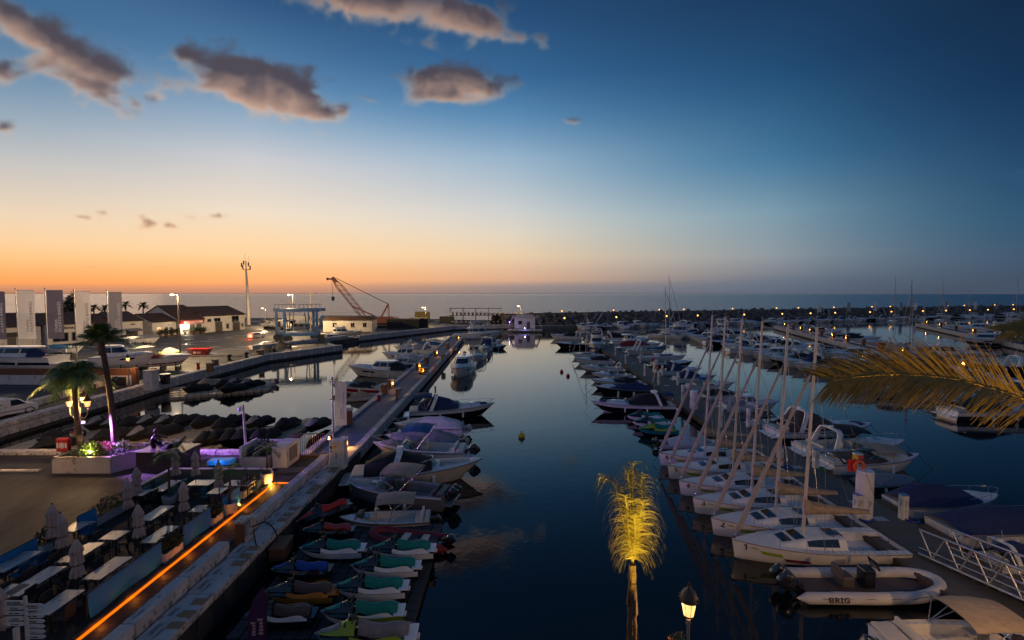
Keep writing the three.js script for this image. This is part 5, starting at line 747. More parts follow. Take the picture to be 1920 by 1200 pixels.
// row of low white workshops facing the basin
{
  const a = q(-70, 659), b = q(470, 616.5), F = frame(a, b), RY = F.ry;
  const uOf = px => { let lo = 0, hi = F.L; for (let i = 0; i < 40; i++) { const m = (lo + hi) / 2, p = F.at(m, 0), x = 960 + FOC * p[0] / -p[1]; if (x < px) lo = m; else hi = m; } return lo; };
  const rows = [
    [-60, 74, 4.5, 7.2, 15, 0, 'white workshop with dark shutters behind the tall banners', [['shutter', .1, .35, .2, 3.2], ['sign', .42, .9, 2.3, 3.3], ['door', .5, .62, 0, 2.2]]],
    [80, 162, 4.6, 7, 15, 1.2, 'white workshop with grey showroom windows and a ROYAL sign', [['window', .12, .46, .7, 2.6], ['window', .55, .92, .7, 2.6], ['letters', .3, .7, 3.2, 4.2, 'ROYAL']]],
    [168, 216, 4.4, 6.4, 12, -.6, 'white workshop partly hidden by the taller palm crown', [['window', .3, .7, 1, 2.4]]],
    [220, 266, 4.6, 6.8, 13, 0, 'white kiosk building with a grey awning and small black sign', [['letters', .35, .8, 3.4, 3.9, 8], ['shutter', .3, .78, .2, 2.3], ['awning', .25, .85, 2.6, 2.6]]],
    [284, 329, 3.9, 6, 13, 0, 'white workshop with a lit yellow window and potted shrubs', [['lit', .2, .34, 1.2, 2.4], ['door', .55, .64, 0, 2.2], ['door', .72, .82, 0, 2.2], ['letters', .5, .9, 2.9, 3.2, 7]]],
    [331, 378, 4.2, 8.2, 18, .8, 'white chandlery with red fascia sign and brightly lit doorway', [['litdoor', .06, .3, .1, 2.6], ['door', .4, .6, 0, 2.7], ['door', .68, .88, 0, 2.8], ['redsign', .02, 1, 3.0, 4.0, 18]]],
    [380, 457, 5.0, 7.6, 16, .3, 'long white two storey workshop at the end of the row', [['window', .08, .16, 3.2, 4], ['window', .24, .38, 3.2, 4.2], ['door', .26, .42, 0, 3], ['window', .52, .58, .8, 2.2], ['window', .66, .84, 2.8, 4.6], ['door', .68, .86, 0, 2.6], ['window', .9, .95, 1.2, 2]]],
  ];
  rows.forEach(([p0, p1, eave, ridge, dep, off, label, feats]) => {
    const u0 = uOf(p0), u1 = uOf(p1), w = u1 - u0, p = F.at(u0, off), t = thing('workshop_building', label, 'building', V(p[0], QH, p[1]), RY);
    mesh('wall', [prof([[0, 0], [dep, 0], [dep, eave], [dep / 2, ridge], [0, eave]], w, 0).rotateY(PI / 2).translate(w / 2, 0, 0)], mats.wall, t);
    const sl = Math.atan2(ridge - eave, dep / 2), sL = Math.hypot(ridge - eave, dep / 2) + .5;
    mesh('roof', [1, -1].map(s => { const g = box(w + .5, .18, sL); g.translate(0, 0, s * sL / 2); g.rotateX(s * sl); return g.translate(w / 2, ridge + .14 + .02 * s, -dep / 2); }).map((g, i) => g), mats.rooftile, t);
    for (const [kind, f0, f1, y0, y1, s] of feats) {
      const x = (f0 + f1) / 2 * w, ww = (f1 - f0) * w, y = (y0 + y1) / 2, hh = y1 - y0;
      if (kind === 'window') { const o = mesh('window', [box(ww, hh, .06, x, y, .02)], mats.glassdark, t); mesh('window_frame', [box(ww + .2, .12, .14, x, y1 + .05, .05), box(ww + .2, .12, .2, x, y0 - .05, .07), box(.12, hh, .12, x - ww / 2, y, .04), box(.12, hh, .12, x + ww / 2, y, .04), box(.07, hh, .1, x, y, .03)], mats.gelgrey, o); }
      if (kind === 'shutter') mesh('shutter', [...Array(8)].map((_, i) => box(ww, hh / 8 - .03, .08, x, y0 + hh / 8 * (i + .5), .03)), mats.iron, t);
      if (kind === 'door') { const o = mesh('door', [box(ww, hh, .08, x, y, .02)], mats.vinyldark, t); mesh('door_frame', [box(.1, hh + .1, .14, x - ww / 2, y, .04), box(.1, hh + .1, .14, x + ww / 2, y, .04), box(ww + .2, .1, .14, x, y1 + .05, .04)], mats.gelgrey, o); }
      if (kind === 'sign') mesh('sign_board', [box(ww, hh, .14, x, y, .08)], mats.iron, t);
      if (kind === 'awning') mesh('awning', [box(ww, .06, 2.2, x, y - .3, 1.05, 0, .28)], mats.cgrey, t);
      if (kind === 'lit') mesh('lit_window', [box(ww, hh, .06, x, y, .02)], mats.gwin, t);
      if (kind === 'litdoor') { mesh('lit_doorway', [box(ww, hh, .06, x, y, .02)], mats.gwhite, t); lampLight(V(x, 1.8, .6), [1, .85, .6], 90, t, 8); }
      if (kind === 'letters') mesh('sign_lettering', [(s === 'ROYAL' ? words(s, hh * .55, .08) : strokes(s, hh * .55, .08)).translate(x, y, .02)], mats.ink, t);
      if (kind === 'redsign') { const o = mesh('sign_board', [box(ww, hh, .2, x, y, .12)], mats.redpaint, t); mesh('sign_band', [box(ww * .78, hh * .55, .04, x + ww * .04, y, .235)], mats.signwhite, o); mesh('sign_lettering', [strokes(s, hh * .34, .02).translate(x + ww * .04, y, .257)], mats.redpaint, o); }
    }
    if (label.includes('shrubs') || label.includes('chandlery')) bushes.push([V(p[0], QH, p[1]), F, u0, w]);
  });
}
bushes.forEach(([p, F, u0, w], bi) => { for (let i = 0; i < 4; i++) { const c = F.at(u0 + w * (.15 + .25 * i), 1.6), t = thing('potted_shrub', bi ? 'dark potted shrub in front of the lit chandlery' : 'dark potted shrub in front of the workshop with the yellow window', 'shrub', V(c[0], QH, c[1]), 0, bi ? 'shrubs by the chandlery' : 'shrubs by the workshop'); mesh('pot', [lathe([[.28, 0], [.4, .6], [.34, .6], [.3, .5]], 12)], mats.brick, t); mesh('foliage', [clumpGeo(1.5, 1.7, 1.3, 220, 40 + i + bi * 9, .3).translate(0, .5, 0)], mats.leafdark, t); } });
// tall banners on poles
const bannerTex = (dark, h) => printed(256, 700, (x, w, H) => { x.fillStyle = dark; x.fillRect(0, 0, w, H); x.fillStyle = h; x.save(); x.translate(150, 600); x.rotate(-PI / 2); x.font = '62px sans-serif'; x.fillText('Civitas', 0, 0); x.fillText('PUERTO BANÚS', 0, 66); x.restore(); });
const bWhite = M('bannerwhite', [1, 1, 1], .8, { map: bannerTex('#e2dadb', '#4a4650'), side: THREE.DoubleSide, transmission: .4, thickness: 0 }), bGrey = M('bannergrey', [1, 1, 1], .8, { map: bannerTex('#96929a', '#e0dae0'), side: THREE.DoubleSide, transmission: .35, thickness: 0 }), bPlum = M('bannerplum', [1, 1, 1], .8, { map: bannerTex('#6e687a', '#e6e0ea'), side: THREE.DoubleSide, transmission: .35, thickness: 0 });
function banner(pos, H, w, h, m, label, group, turn = 0) {
  const t = thing('banner_flag', label, 'flag', pos, turn, group); mesh('flag_pole', [rod([0, 0, 0], [0, H, 0], .09, .05, 8), ball(.1, 0, H, 0, 8), rod([0, H - .25, 0], [w + .2, H - .25, 0], .03, .03, 6)], mats.alu, t);
  const rows = []; for (let i = 0; i <= 8; i++) { const r = []; for (let j = 0; j <= 5; j++) r.push([.16 + w * j / 5, H - .28 - h * (1 - i / 8), .05 * Math.sin(j * 1.3 + i * .6)]); rows.push(r); } const g = grid(rows); mesh('flag_cloth', [g], m, t, true); return t;
}
banner(at(-16, 697), 12.4, 2.5, 7.2, bPlum, 'plum banner on a tall pole at the end of the banner row');
banner(at(37.5, 699), 12.6, 2.6, 7.2, bWhite, 'pale banner with dark vertical lettering beside the plum banners', 'pale banners above the boatyard wall');
banner(at(92, 699), 12.6, 2.45, 7.2, bPlum, 'plum banner with pale vertical lettering between two pale banners');
banner(at(146, 699), 12.4, 2.2, 7.2, bWhite, 'pale banner with dark vertical lettering behind the palm crown', 'pale banners above the boatyard wall');
banner(at(207, 699), 12.3, 2.0, 6.9, bGrey, 'grey banner with pale vertical lettering beside the far palms');
banner(V(G(626, 870, QH).x, QH, G(626, 870, QH).z), 6.0, .8, 3.0, bWhite, 'pale vertical banner on a thin pole beside the iron gate');
// white yard wall with brick lattice, gate posts
{
  const a = at(-70, 720), b = at(250, 722), t = thing('yard_wall', 'white yard wall topped with brown brick lattice below the banners', 'wall', V(a.x, QH, a.z), headTo(b.x - a.x, b.z - a.z)), L = a.distanceTo(b);
  mesh('plaster_wall', [box(L, 1.25, .3, L / 2, .625, 0)], mats.wall, t); mesh('brick_course', [box(L * .72, .85, .26, L * .36, 1.68, 0)], mats.brick, t);
  const g = []; for (let i = 0; i < 26; i++) for (let j = 0; j < 4; j++) { const x = L * .73 + i * .235 + (j % 2) * .118; if (x < L - .12) g.push(box(.12, .2, .2, x, 1.36 + j * .21, 0)); } g.push(box(L * .27, .06, .26, L * .865, 2.13, 0)); const lt = mesh('brick_lattice', g, mats.brick, t); lt.userData.kind = 'stuff';
  mesh('brick_post', [box(.6, 2.3, .5, L + .3, 1.15, 0)], mats.brick, t); mesh('brick_post', [box(.5, 2.2, .5, L + 2.7, 1.1, -.1)], mats.brick, t);
  const p = thing('gate_pillar', 'square white pillar beside the boatyard gate', 'pillar', at(284, 731)); mesh('shaft', [box(1.1, 2.3, 1.1, 0, 1.15, 0)], mats.wall, p); mesh('cap_stone', [box(1.3, .16, 1.3, 0, 2.38, 0)], mats.quaywhite, p);
  const c = thing('rubbish_bin', 'dark rubbish bin on the quay beside the white gate pillar', 'bin', at(310, 720)); mesh('bin_body', [lathe([[.02, 0], [.5, 0], [.62, 1.25], [.58, 1.25]], 14)], mats.gelnavy, c); mesh('bin_lid', [cylY(.64, .6, .1, 0, 1.25, 0, 14)], mats.gelnavy, c);
  const s = thing('dock_cabinet', 'black cabinet under the brick lattice with a yellow and a blue ring', 'cabinet', at(224, 722)); mesh('cabinet_body', [rbox(2, 1.1, .7, .05, 0, .55, .2)], mats.iron, s); mesh('hose_ring', [new THREE.TorusGeometry(.22, .07, 6, 14).translate(-.7, 1.1, .58)], mats.yellow, s); mesh('hose_ring', [new THREE.TorusGeometry(.2, .07, 6, 14).translate(.1, 1.0, .58)], mats.cblue, s);
}
for (const [x, y] of [[173, 729], [178, 733], [206, 735]]) { const t = thing('bollard', 'dark road bollard with a pale cap by the boatyard wall', 'bollard', at(x, y), 0, 'road bollards'); mesh('bollard_post', [cylY(.12, .12, .85, 0, 0, 0, 12)], mats.iron, t); mesh('bollard_cap', [cylY(.13, .1, .1, 0, .85, 0, 12)], mats.signwhite, t); }
for (const [x, y, r] of [[242, 727, 0]]) { const t = lantern('street_lantern', 'single lantern on a black post in front of the brick lattice', at(x, y), 3.3, 40); }
// quay clutter
for (const [x, y, k, l] of [[394, 697, 'box', 'brown service pedestal on the boatyard quay'], [404, 690, 'box', 'brown service pedestal on the boatyard quay'], [372, 694, 'red', 'short red post on the boatyard quay'], [430, 676, 'bol', 'iron mooring bollard on the boatyard quay'], [462, 671, 'bol', 'iron mooring bollard on the boatyard quay'], [490, 670, 'box', 'brown service pedestal on the boatyard quay'], [513, 664, 'bol', 'iron mooring bollard on the boatyard quay'], [500, 660, 'heap', 'heap of dark nets and buoys by the white jetty'], [530, 652, 'heap', 'long heap of dark gear on the white jetty'], [320, 664, 'heap', 'heap of coloured sacks at the foot of the lamp post']]) {
  const t = thing(k === 'heap' ? 'gear_heap' : k === 'bol' ? 'mooring_bollard' : k === 'red' ? 'red_post' : 'service_pedestal', l, k === 'heap' ? 'gear' : k === 'bol' ? 'bollard' : k === 'red' ? 'post' : 'pedestal', at(x, y), .2, /^(brown|iron)/.test(l) ? l + 's' : null);
  if (k === 'box') { mesh('pedestal_body', [box(.8, 1.3, .7, 0, .65, 0)], mats.wood, t); mesh('pedestal_cap', [box(.9, .14, .8, 0, 1.37, 0)], mats.quaywhite, t); }
  if (k === 'red') mesh('post_tube', [cylY(.22, .22, 1.1, 0, 0, 0, 12), cylY(.28, .28, .12, 0, 1.1, 0, 12)], mats.redpaint, t);
  if (k === 'bol') mesh('bollard_casting', [lathe([[.45, 0], [.4, .15], [.24, .3], [.24, .7], [.45, .85], [.4, 1.05], [.05, 1.1]], 14)], mats.iron, t);
  if (k === 'heap') { mesh('nets', [ringLoft([ring(0, 0, 2, 1.1, 2.4, 18), ring(.1, .6, 1.6, .9, 2.2, 18), ring(-.2, 1.1, .8, .5, 2, 18), ring(-.2, 1.3, .2, .15, 2, 18)], .8)], x === 320 ? mats.cwhite : mats.rubber, t); mesh('buoy', [ball(.35, 1.5, .35, .8, 10), ball(.3, -1.6, .3, .6, 10)], x === 320 ? mats.lime : mats.vinyldark, t); }
}
{ const t = thing('skip', 'open red metal skip beside the white jetty', 'skip', at(375, 665), .1); mesh('skip_body', [grid([[[-1.3, 0, -.8], [1.3, 0, -.8], [1.3, 0, .8], [-1.3, 0, .8]], [[-2, 1.2, -1], [2, 1.2, -1], [2, 1.2, 1], [-2, 1.2, 1]], [[-1.9, 1.2, -.9], [1.9, 1.2, -.9], [1.9, 1.2, .9], [-1.9, 1.2, .9]], [[-1.2, .2, -.7], [1.2, .2, -.7], [1.2, .2, .7], [-1.2, .2, .7]]], .1, true), box(2.4, .05, 1.5, 0, .15, 0)], mats.redpaint, t); mesh('skip_number', [words('B 77', .5, .02).rotateX(-.17).translate(0, .6, .93)], mats.signwhite, t); }
// tall lamp posts of the yard
function yardLamp(px, py, H, label, cd = 300, dbl) {
  const t = thing('yard_lamp_post', label, 'lamp post', at(px, py)); mesh('lamp_post', [rod([0, 0, 0], [0, H, 0], .16, .09, 8), dbl ? rod([-1.6, H, 0], [1.6, H, 0], .06) : rod([0, H, 0], [-.9, H + .05, 0], .06)], M('postbrown', [.2, .14, .1], .6), t);
  if (dbl) { mesh('lamp_head', [rbox(.8, .14, .3, .05, -1.6, H + .02, 0), rbox(.8, .14, .3, .05, 1.6, H + .02, 0)], mats.iron, t); return t; }
  mesh('lamp_head', [rbox(1.0, .16, .34, .05, -1.1, H + .12, 0)], mats.iron, t); mesh('lamp_lens', [rbox(.8, .16, .34, .06, -1.1, H - .02, 0)], mats.gwarm, t); lampLight(V(-1.1, H - .25, 0), [1, .7, .36], cd, t, 6); return t;
}
yardLamp(338, 668, 11.7, 'tall brown lamp post with one lit head beside the red skip', 1500);
yardLamp(551, 628, 11.6, 'tall lit lamp post behind the blue boat hoist', 1500);
yardLamp(583, 622, 12, 'unlit twin armed lamp post behind the blue boat hoist', 0, true);
yardLamp(499, 612, 6.6, 'low bright lamp beside the antenna tower', 500); yardLamp(799, 611, 6.8, 'low bright lamp beside the tarpaulin covered container', 500); yardLamp(977, 607, 7, 'low bright lamp behind the harbour cabin', 200);
// antenna tower
{ const t = thing('antenna_tower', 'tall tubular antenna tower with panel aerials at the end of the workshops', 'tower', at(466, 609)), H = 20.8; mesh('tower_shaft', [rod([0, 0, 0], [0, H * .55, 0], .75, .5, 12), rod([0, H * .55, 0], [-.3, H, 0], .5, .28, 12), cylY(.75, .75, .15, 0, H * .42, 0, 14)], mats.lampstone, t); mesh('aerial_frame', [rod([-1.4, H + .2, 0], [1.2, H + .2, 0], .1), rod([-1.4, H, 0], [-1.4, H + 1.6, 0], .1), rod([1.2, H, 0], [1.2, H + 1.4, 0], .1), rod([-.3, H, 0], [-.3, H + 3.4, 0], .16), rod([.9, H + 1.5, 0], [.9, H + 5.4, 0], .04), rod([-.6, H + 3, 0], [-.6, H + 6.2, 0], .04)], mats.iron, t); for (const [x, y] of [[-1.5, 1.1], [1.3, .9], [.7, 2.2], [-1.1, 2.8], [-1.9, 2]]) mesh('panel_aerial', [rbox(.45, 1.5, .35, .08, x, H + y, .1)], mats.gelgrey, t); }
// blue travelling boat hoist
{ const c = at(556, 640), t = thing('boat_hoist', 'blue travelling boat hoist on four legs with black wheels', 'hoist', c, .22); const W = 5.2, Dp = 5, H = 7.2;
  for (const [x, z] of [[-W, -Dp * .6], [-W + 3, Dp * .4], [W - 1.6, -Dp * .6], [W, Dp * .4]]) { mesh('hoist_leg', [box(.55, H, .55, x, H / 2 + .6, z)], mats.bluesteel, t); mesh('hoist_wheel', [new THREE.CylinderGeometry(.85, .85, .55, 16).rotateX(PI / 2).translate(x, .85, z), new THREE.CylinderGeometry(.85, .85, .55, 16).rotateX(PI / 2).translate(x + .9, .85, z)], mats.rubber, t); }
  mesh('top_beam', [box(2 * W + 2, .75, .6, .3, H + .6, -Dp * .6)], mats.bluesteel, t); mesh('top_beam', [box(2 * W, .75, .6, .8, H + .6, Dp * .4)], mats.bluesteel, t); mesh('cross_beam', [box(.5, .6, Dp, -W + 1.4, H + .6, -.5)], mats.bluesteel, t); mesh('lower_frame', [box(2 * W, .8, .5, 0, 1.9, -Dp * .6), box(2 * W - 3, .8, .5, 1.4, 1.9, Dp * .4)], mats.bluesteel, t);
  mesh('handrail', [...Array(12)].map((_, i) => rod([-W - .4 + i * .98, H + .9, -Dp * .6], [-W - .4 + i * .98, H + 2, -Dp * .6], .05, .05, 5)).concat([rod([-W - .4, H + 1.95, -Dp * .6], [W + .5, H + 1.95, -Dp * .6], .05)]), mats.iron, t); mesh('sling', [pipe([[-2, H, -3], [-2, 2.4, -1.4], [-2, H, 2]], .12), pipe([[2.4, H, -3], [2.4, 2.4, -1.4], [2.4, H, 2]], .12)], mats.cblue, t); }
// red crawler crane
{ const c = at(712, 613), t = thing('crawler_crane', 'red crawler crane with a long lattice boom over the boatyard', 'crane', c); const bx = -5, by = 3, tx = -16, ty = 16.8, L = Math.hypot(tx - bx, ty - by), ang = Math.atan2(ty - by, tx - bx);
  const pt = (u, s, w) => { const wd = Math.min(.9, .35 + 5 * Math.min(u, 1 - u)) * 1.0; return [bx + Math.cos(ang) * L * u - Math.sin(ang) * s * wd, by + Math.sin(ang) * L * u + Math.cos(ang) * s * wd, w * wd]; };
  for (const [s, w] of [[1, 1], [1, -1], [-1, 1], [-1, -1]]) mesh('boom_chord', [rod(pt(.02, s, w), pt(.18, s, w), .11, .11, 6), rod(pt(.18, s, w), pt(.84, s, w), .11, .11, 6), rod(pt(.84, s, w), pt(.99, s, w), .11, .11, 6)], mats.redsteel, t);
  const br = []; for (let i = 0; i < 17; i++) { const a = .02 + i * .057, b = a + .057; for (const w of [1, -1]) br.push(rod(pt(a, i % 2 ? 1 : -1, w), pt(b, i % 2 ? -1 : 1, w), .055, .055, 4)); br.push(rod(pt(a, 1, i % 2 ? 1 : -1), pt(b, 1, i % 2 ? -1 : 1), .055, .055, 4)); } mesh('boom_lacing', br, mats.redsteel, t);
  mesh('boom_head', [box(1.9, 1, 1.4, tx, ty, 0, 0, 0, ang), rod([tx, ty, 0], [tx - 2.2, ty + .4, 0], .3, .3, 6), ball(.5, tx - 2.3, ty + .3, 0, 8)], mats.redsteel, t);
  mesh('crane_house', [rbox(8.5, 2.4, 3.2, .15, 1.2, 2.5, 0)], mats.redsteel, t); mesh('driver_cab', [rbox(2, 2.2, 1.6, .2, -3.8, 2.6, 1.6)], mats.glassdark, t); mesh('counterweight', [rbox(1.6, 2, 3.6, .15, 5.6, 2.2, 0)], mats.concdark, t);
  for (const z of [-1.8, 1.8]) mesh('crawler_track', [rbox(8, 1.2, 1.1, .55, 0, .6, z, 0, 0, 0, 3)], mats.iron, t);
  mesh('gantry', [rod([.5, 3.4, 1], [3.2, 8.2, .5], .16), rod([.5, 3.4, -1], [3.2, 8.2, -.5], .16), rod([3.4, 3.2, 1], [3.2, 8.2, .5], .13), rod([3.4, 3.2, -1], [3.2, 8.2, -.5], .13), rod([bx + 3.5, 3.8, 0], pt(.36, 1, 0), .22)], mats.redsteel, t);
  mesh('pendant_cable', [rod([3.2, 8.2, .4], [tx + .6, ty + .6, .3], .06, .06, 4), rod([3.2, 8.2, -.4], [tx + .6, ty + .6, -.3], .06, .06, 4), rod([tx - .4, ty, .1], [tx - .5, ty - 6.2, .1], .035, .035, 4), rod([tx - .9, ty, -.1], [tx - .6, ty - 6.2, -.1], .035, .035, 4)], mats.iron, t); mesh('hook_block', [lathe([[.05, 0], [.3, .25], [.6, .9], [.5, 1.5], [.1, 1.7]], 10).translate(tx - .5, ty - 7.6, 0)], mats.iron, t); }
// works building with red roof, containers, covered stack
{ const t = thing('works_cabin', 'pale works building with a brown roof beside the crane', 'building', at(652, 622), .06); mesh('wall', [box(15, 3.6, 7, 0, 1.8, -3.5)], mats.gelcream, t); mesh('roof', [prof([[-8, 3.6], [8, 3.6], [6.6, 4.7], [-6.6, 4.7]], 7.6).translate(0, 0, -3.5)], mats.rooftile, t); mesh('roof_rail', [box(9, .06, .06, -1, 5.9, -1), ...[-5, -3, -1, 1, 3].map(x => rod([x, 4.8, -1], [x, 5.9, -1], .03, .03, 4))], mats.iron, t); for (const x of [1.5, 5.2, -4]) { const o = mesh('window', [box(1.1, 1.2, .06, x, 2.1, .02)], mats.glassdark, t); mesh('window_frame', [box(1.3, .1, .12, x, 2.75, .04), box(1.3, .1, .12, x, 1.45, .04), box(.08, 1.2, .1, x, 2.1, .04)], mats.gelgrey, o); } }
for (const [x, y, w, h, m, l] of [[757, 615, 11, 3.2, 'concdark', 'long black container on the far quay'], [785, 614, 6.5, 3.4, 'concdark', 'short black container beside the long one'], [792, 603, 6, 4.2, 'wood', 'tarpaulin covered stack beside the bright lamp'], [730, 606, 7, 2.4, 'concrete', 'low grey container behind the crane'], [838, 604, 6, 2.4, 'concdark', 'dark container at the end of the dinghy rack'], [620, 607, 7, 3.2, 'bluesteel', 'pale blue container beside the works building'], [560, 606, 9, 3, 'wall', 'low white store behind the blue boat hoist']]) {
  const t = thing('container', l, 'container', at(x, y), .05); mesh('container_shell', [rbox(w, h, 2.6, .06, 0, h / 2, 0)], m === 'wood' ? M('tarp', [.28, .2, .06], .8, { map: TX.cloth }) : mats[m], t); const g = []; for (let i = 0; i < 12; i++) g.push(box(w / 30, h * .9, .08, -w / 2 + w * (i + .5) / 12, h / 2, 1.32)); mesh('ribs', g, m === 'wood' ? M('tarp') : mats[m], t);
}
// dinghy rack
{ const t = thing('dinghy_rack', 'dark open rack carrying a row of white dinghies on the far quay', 'rack', at(892, 607), .02); mesh('rack_frame', [-10, -5, 0, 5, 10].flatMap(x => [rod([x, 0, 1], [x, 6.2, 1], .09), rod([x, 0, -1.5], [x, 6.2, -1.5], .09)]).concat([1.2, 3.4, 6.1].flatMap(y => [rod([-10.4, y, 1], [10.4, y, 1], .08), rod([-10.4, y, -1.5], [10.4, y, -1.5], .08)])), mats.iron, t);
  const p = S('stored_dinghy', { L: 3.6, B: 1.5, h0: .5, h1: .6, c0: .1, c1: .8, dep: .3, bulge: 0, noScreen: 1, noRail: 1, fend: [], fullCover: mats.cwhite, coverEnd: .96, coverH: .55 }), c = at(892, 607); for (let i = 0; i < 13; i++) copy(p, 'white covered dinghy stored bow out on the upper shelf of the rack', 'dinghy', V(c.x - 9.4 + i * 1.57, QH + 3.55, c.z - .3), -PI / 2, 'dinghies on the rack'); 
  for (let i = 0; i < 11; i++) copy(KIT[4][1], 'navy covered runabout stored under the dinghy rack', 'motor boat', V(c.x - 9 + i * 1.8, QH + .6, c.z - 1), -PI / 2, 'runabouts under the rack', .5); }
// harbour cabin with sloping panels and violet lit fenders
{ const c = at(984, 616), t = thing('harbour_cabin', 'small white harbour cabin with sloping blue panels and violet lit fenders', 'building', c, -.05); mesh('wall', [box(7, 3.6, 5, 0, 1.8, -2.6)], mats.wall, t); mesh('roof', [prof([[-4.2, 3.6], [4.2, 3.6], [2.6, 4.6], [-2.6, 4.6]], 5.6).translate(0, 0, -2.6)], mats.quaywhite, t); for (const s of [-1, 1]) { mesh('sloping_panel', [box(.2, 4.6, 4, s * 4.9, 2.2, -2.6, 0, 0, s * .42)], mats.quaywhite, t); mesh('blue_panel', [box(.06, 3.8, 3.2, s * 5.03, 2.3, -2.6, 0, 0, s * .42)], mats.bluesteel, t); } mesh('window', [box(1.2, 1.2, .08, -1.6, 2, .0)], mats.glassdark, t); mesh('door', [box(1, 2.3, .08, 1.2, 1.15, .0)], mats.vinyldark, t);
  for (let i = 0; i < 7; i++) mesh('fender_tyre', [new THREE.CapsuleGeometry(.4, 1, 4, 8).rotateZ(PI / 2).translate(-5 + i * 1.7, -.5, 1.2)], mats.quaywhite, t); mesh('violet_lamp', [ball(.16, -5.2, 2.2, .4, 8)], mats.gviolet, t); lampLight(V(-5.2, 2.2, .9), [.5, .25, 1], 8, t, 4); mesh('blue_lamp', [ball(.14, 0, .3, 1.9, 8)], mats.gviolet, t); lampLight(V(0, .3, 2.1), [.3, .3, 1], 6, t, 4); }
// boats ashore
function ashore(p, px, py, h, turn, label, scl = 1) { const c = at(px, py); const o = copy(p, label, 'motor boat', V(c.x, QH + h, c.z), turn, null, scl); const L = p.userData.L, g = []; for (const x of [-L * .3, 0, L * .25]) { g.push(box(.25, .9, 2.2, x, -.95, 0)); for (const s of [1, -1]) g.push(rod([x, -1.2, s * 1.1], [x, .1, s * 1.05], .07, .07, 5)); } const cr = mesh('cradle', g, mats.iron, o); return o; }
ashore(C('stored_yacht', { L: 15, B: 4, house: 1.4, h0: 1.4, h1: 1.9, c1: .2, c2: .68, band: [.42, .62], bandMat: mats.gelnavy, canvas: mats.cnavy, bulge: .4 }), 18, 700, 1.2, PI, 'large white yacht with a navy band standing ashore behind the brick wall');
ashore(C('stored_trawler', { L: 8.5, B: 3, house: 1.6, h0: 1.2, h1: 1.8, c1: .16, c2: .56 }), 236, 698, 1.2, .12, 'white cabin boat standing ashore behind the brick lattice');
ashore(S('stored_open_boat', { L: 8, B: 2.8, c1: .62, wh: .7, bim: mats.cwhite, bimS: [.32, .66], bimH: 2.1 }), 246, 676, 1.2, .18, 'white open boat with a hard sunshade standing ashore by the kiosk');
ashore(S('stored_red_boat', { L: 8, B: 2.5, fullCover: mats.cred, coverEnd: .55, band: [.3, .42], bandMat: mats.gelred }), 306, 694, 1.1, .32, 'white boat with a dark red cover on a cradle at the quay edge');
ashore(S('stored_tarp_boat', { L: 6, B: 2.3, fullCover: mats.cgrey, coverEnd: .95 }), 276, 648, 1.0, .05, 'boat under a grey tarpaulin in front of the workshop with the yellow window');
ashore(S('stored_blue_boat', { L: 6, B: 2.3, fullCover: mats.cblue, coverEnd: .7 }), 122, 670, 1.0, .3, 'boat under a blue tarpaulin in front of the ROYAL workshop');
for (const [x, y, k, i] of [[522, 612, 3, 0], [545, 611, 5, 1], [575, 611, 9, 0], [508, 616, 8, 1], [590, 614, 1, 0], [535, 618, 6, 0]]) ashore(KIT[k][1], x, y, 1.1, rr(-.6, 2.6), `${KIT[k][0]} laid up ashore behind the blue hoist`, .95);
moor(C('refit_yacht', { L: 16, B: 4.4, fly: 'open', house: 1.7, h0: 1.6, h1: 2.3 }), [680, 630], [600, 633], 'large white flybridge yacht under the works building', 'yacht', null, .1);
moor(C('refit_cruiser', { L: 13, B: 3.8, house: 1.6, h0: 1.4, h1: 2 }), [664, 641], [592, 643], 'white hardtop cruiser lying in front of the larger flybridge yacht', 'yacht', null, .1);
// vehicles
function vehicle(name, label, pos, turn, o) {
  const t = thing(name, label, o.cat, pos, turn), L = o.L, H = o.H, W = o.W;
  mesh('body', [prof(o.prof, W, .09)], o.mat, t);
  for (const s of [1, -1]) { mesh('side_window', [prof(o.win, .03).translate(0, 0, s * (W / 2 - .0))], mats.glassdark, t); for (const x of o.wheels) { const w = new THREE.Group(); w.name = 'wheel'; w.position.set(x, .32, s * (W / 2 - .1)); t.add(w); mesh('tyre', [new THREE.TorusGeometry(.24, .1, 8, 18)], mats.rubber, w); mesh('rim', [new THREE.CylinderGeometry(.19, .19, .14, 12).rotateX(PI / 2)], mats.alu, w); } mesh('headlight', [rbox(.12, .2, .4, .05, L / 2 - .14, H * .48, s * (W / 2 - .28))], mats.glass, t); mesh('tail_light', [rbox(.08, .45, .16, .03, -L / 2 + .02, H * .55, s * (W / 2 - .14))], o.lit ? mats.gred : mats.gelred, t); mesh('wing_mirror', [rbox(.1, .2, .18, .04, L * .2, H * .58, s * (W / 2 + .1))], o.mat, t); mesh('wheel_arch', o.wheels.map(x => new THREE.TorusGeometry(.37, .05, 6, 14, PI).translate(x, .33, s * (W / 2 - .01))), mats.rubber, t); }
  mesh('windscreen', [o.screen], mats.glassdark, t); return t;
}
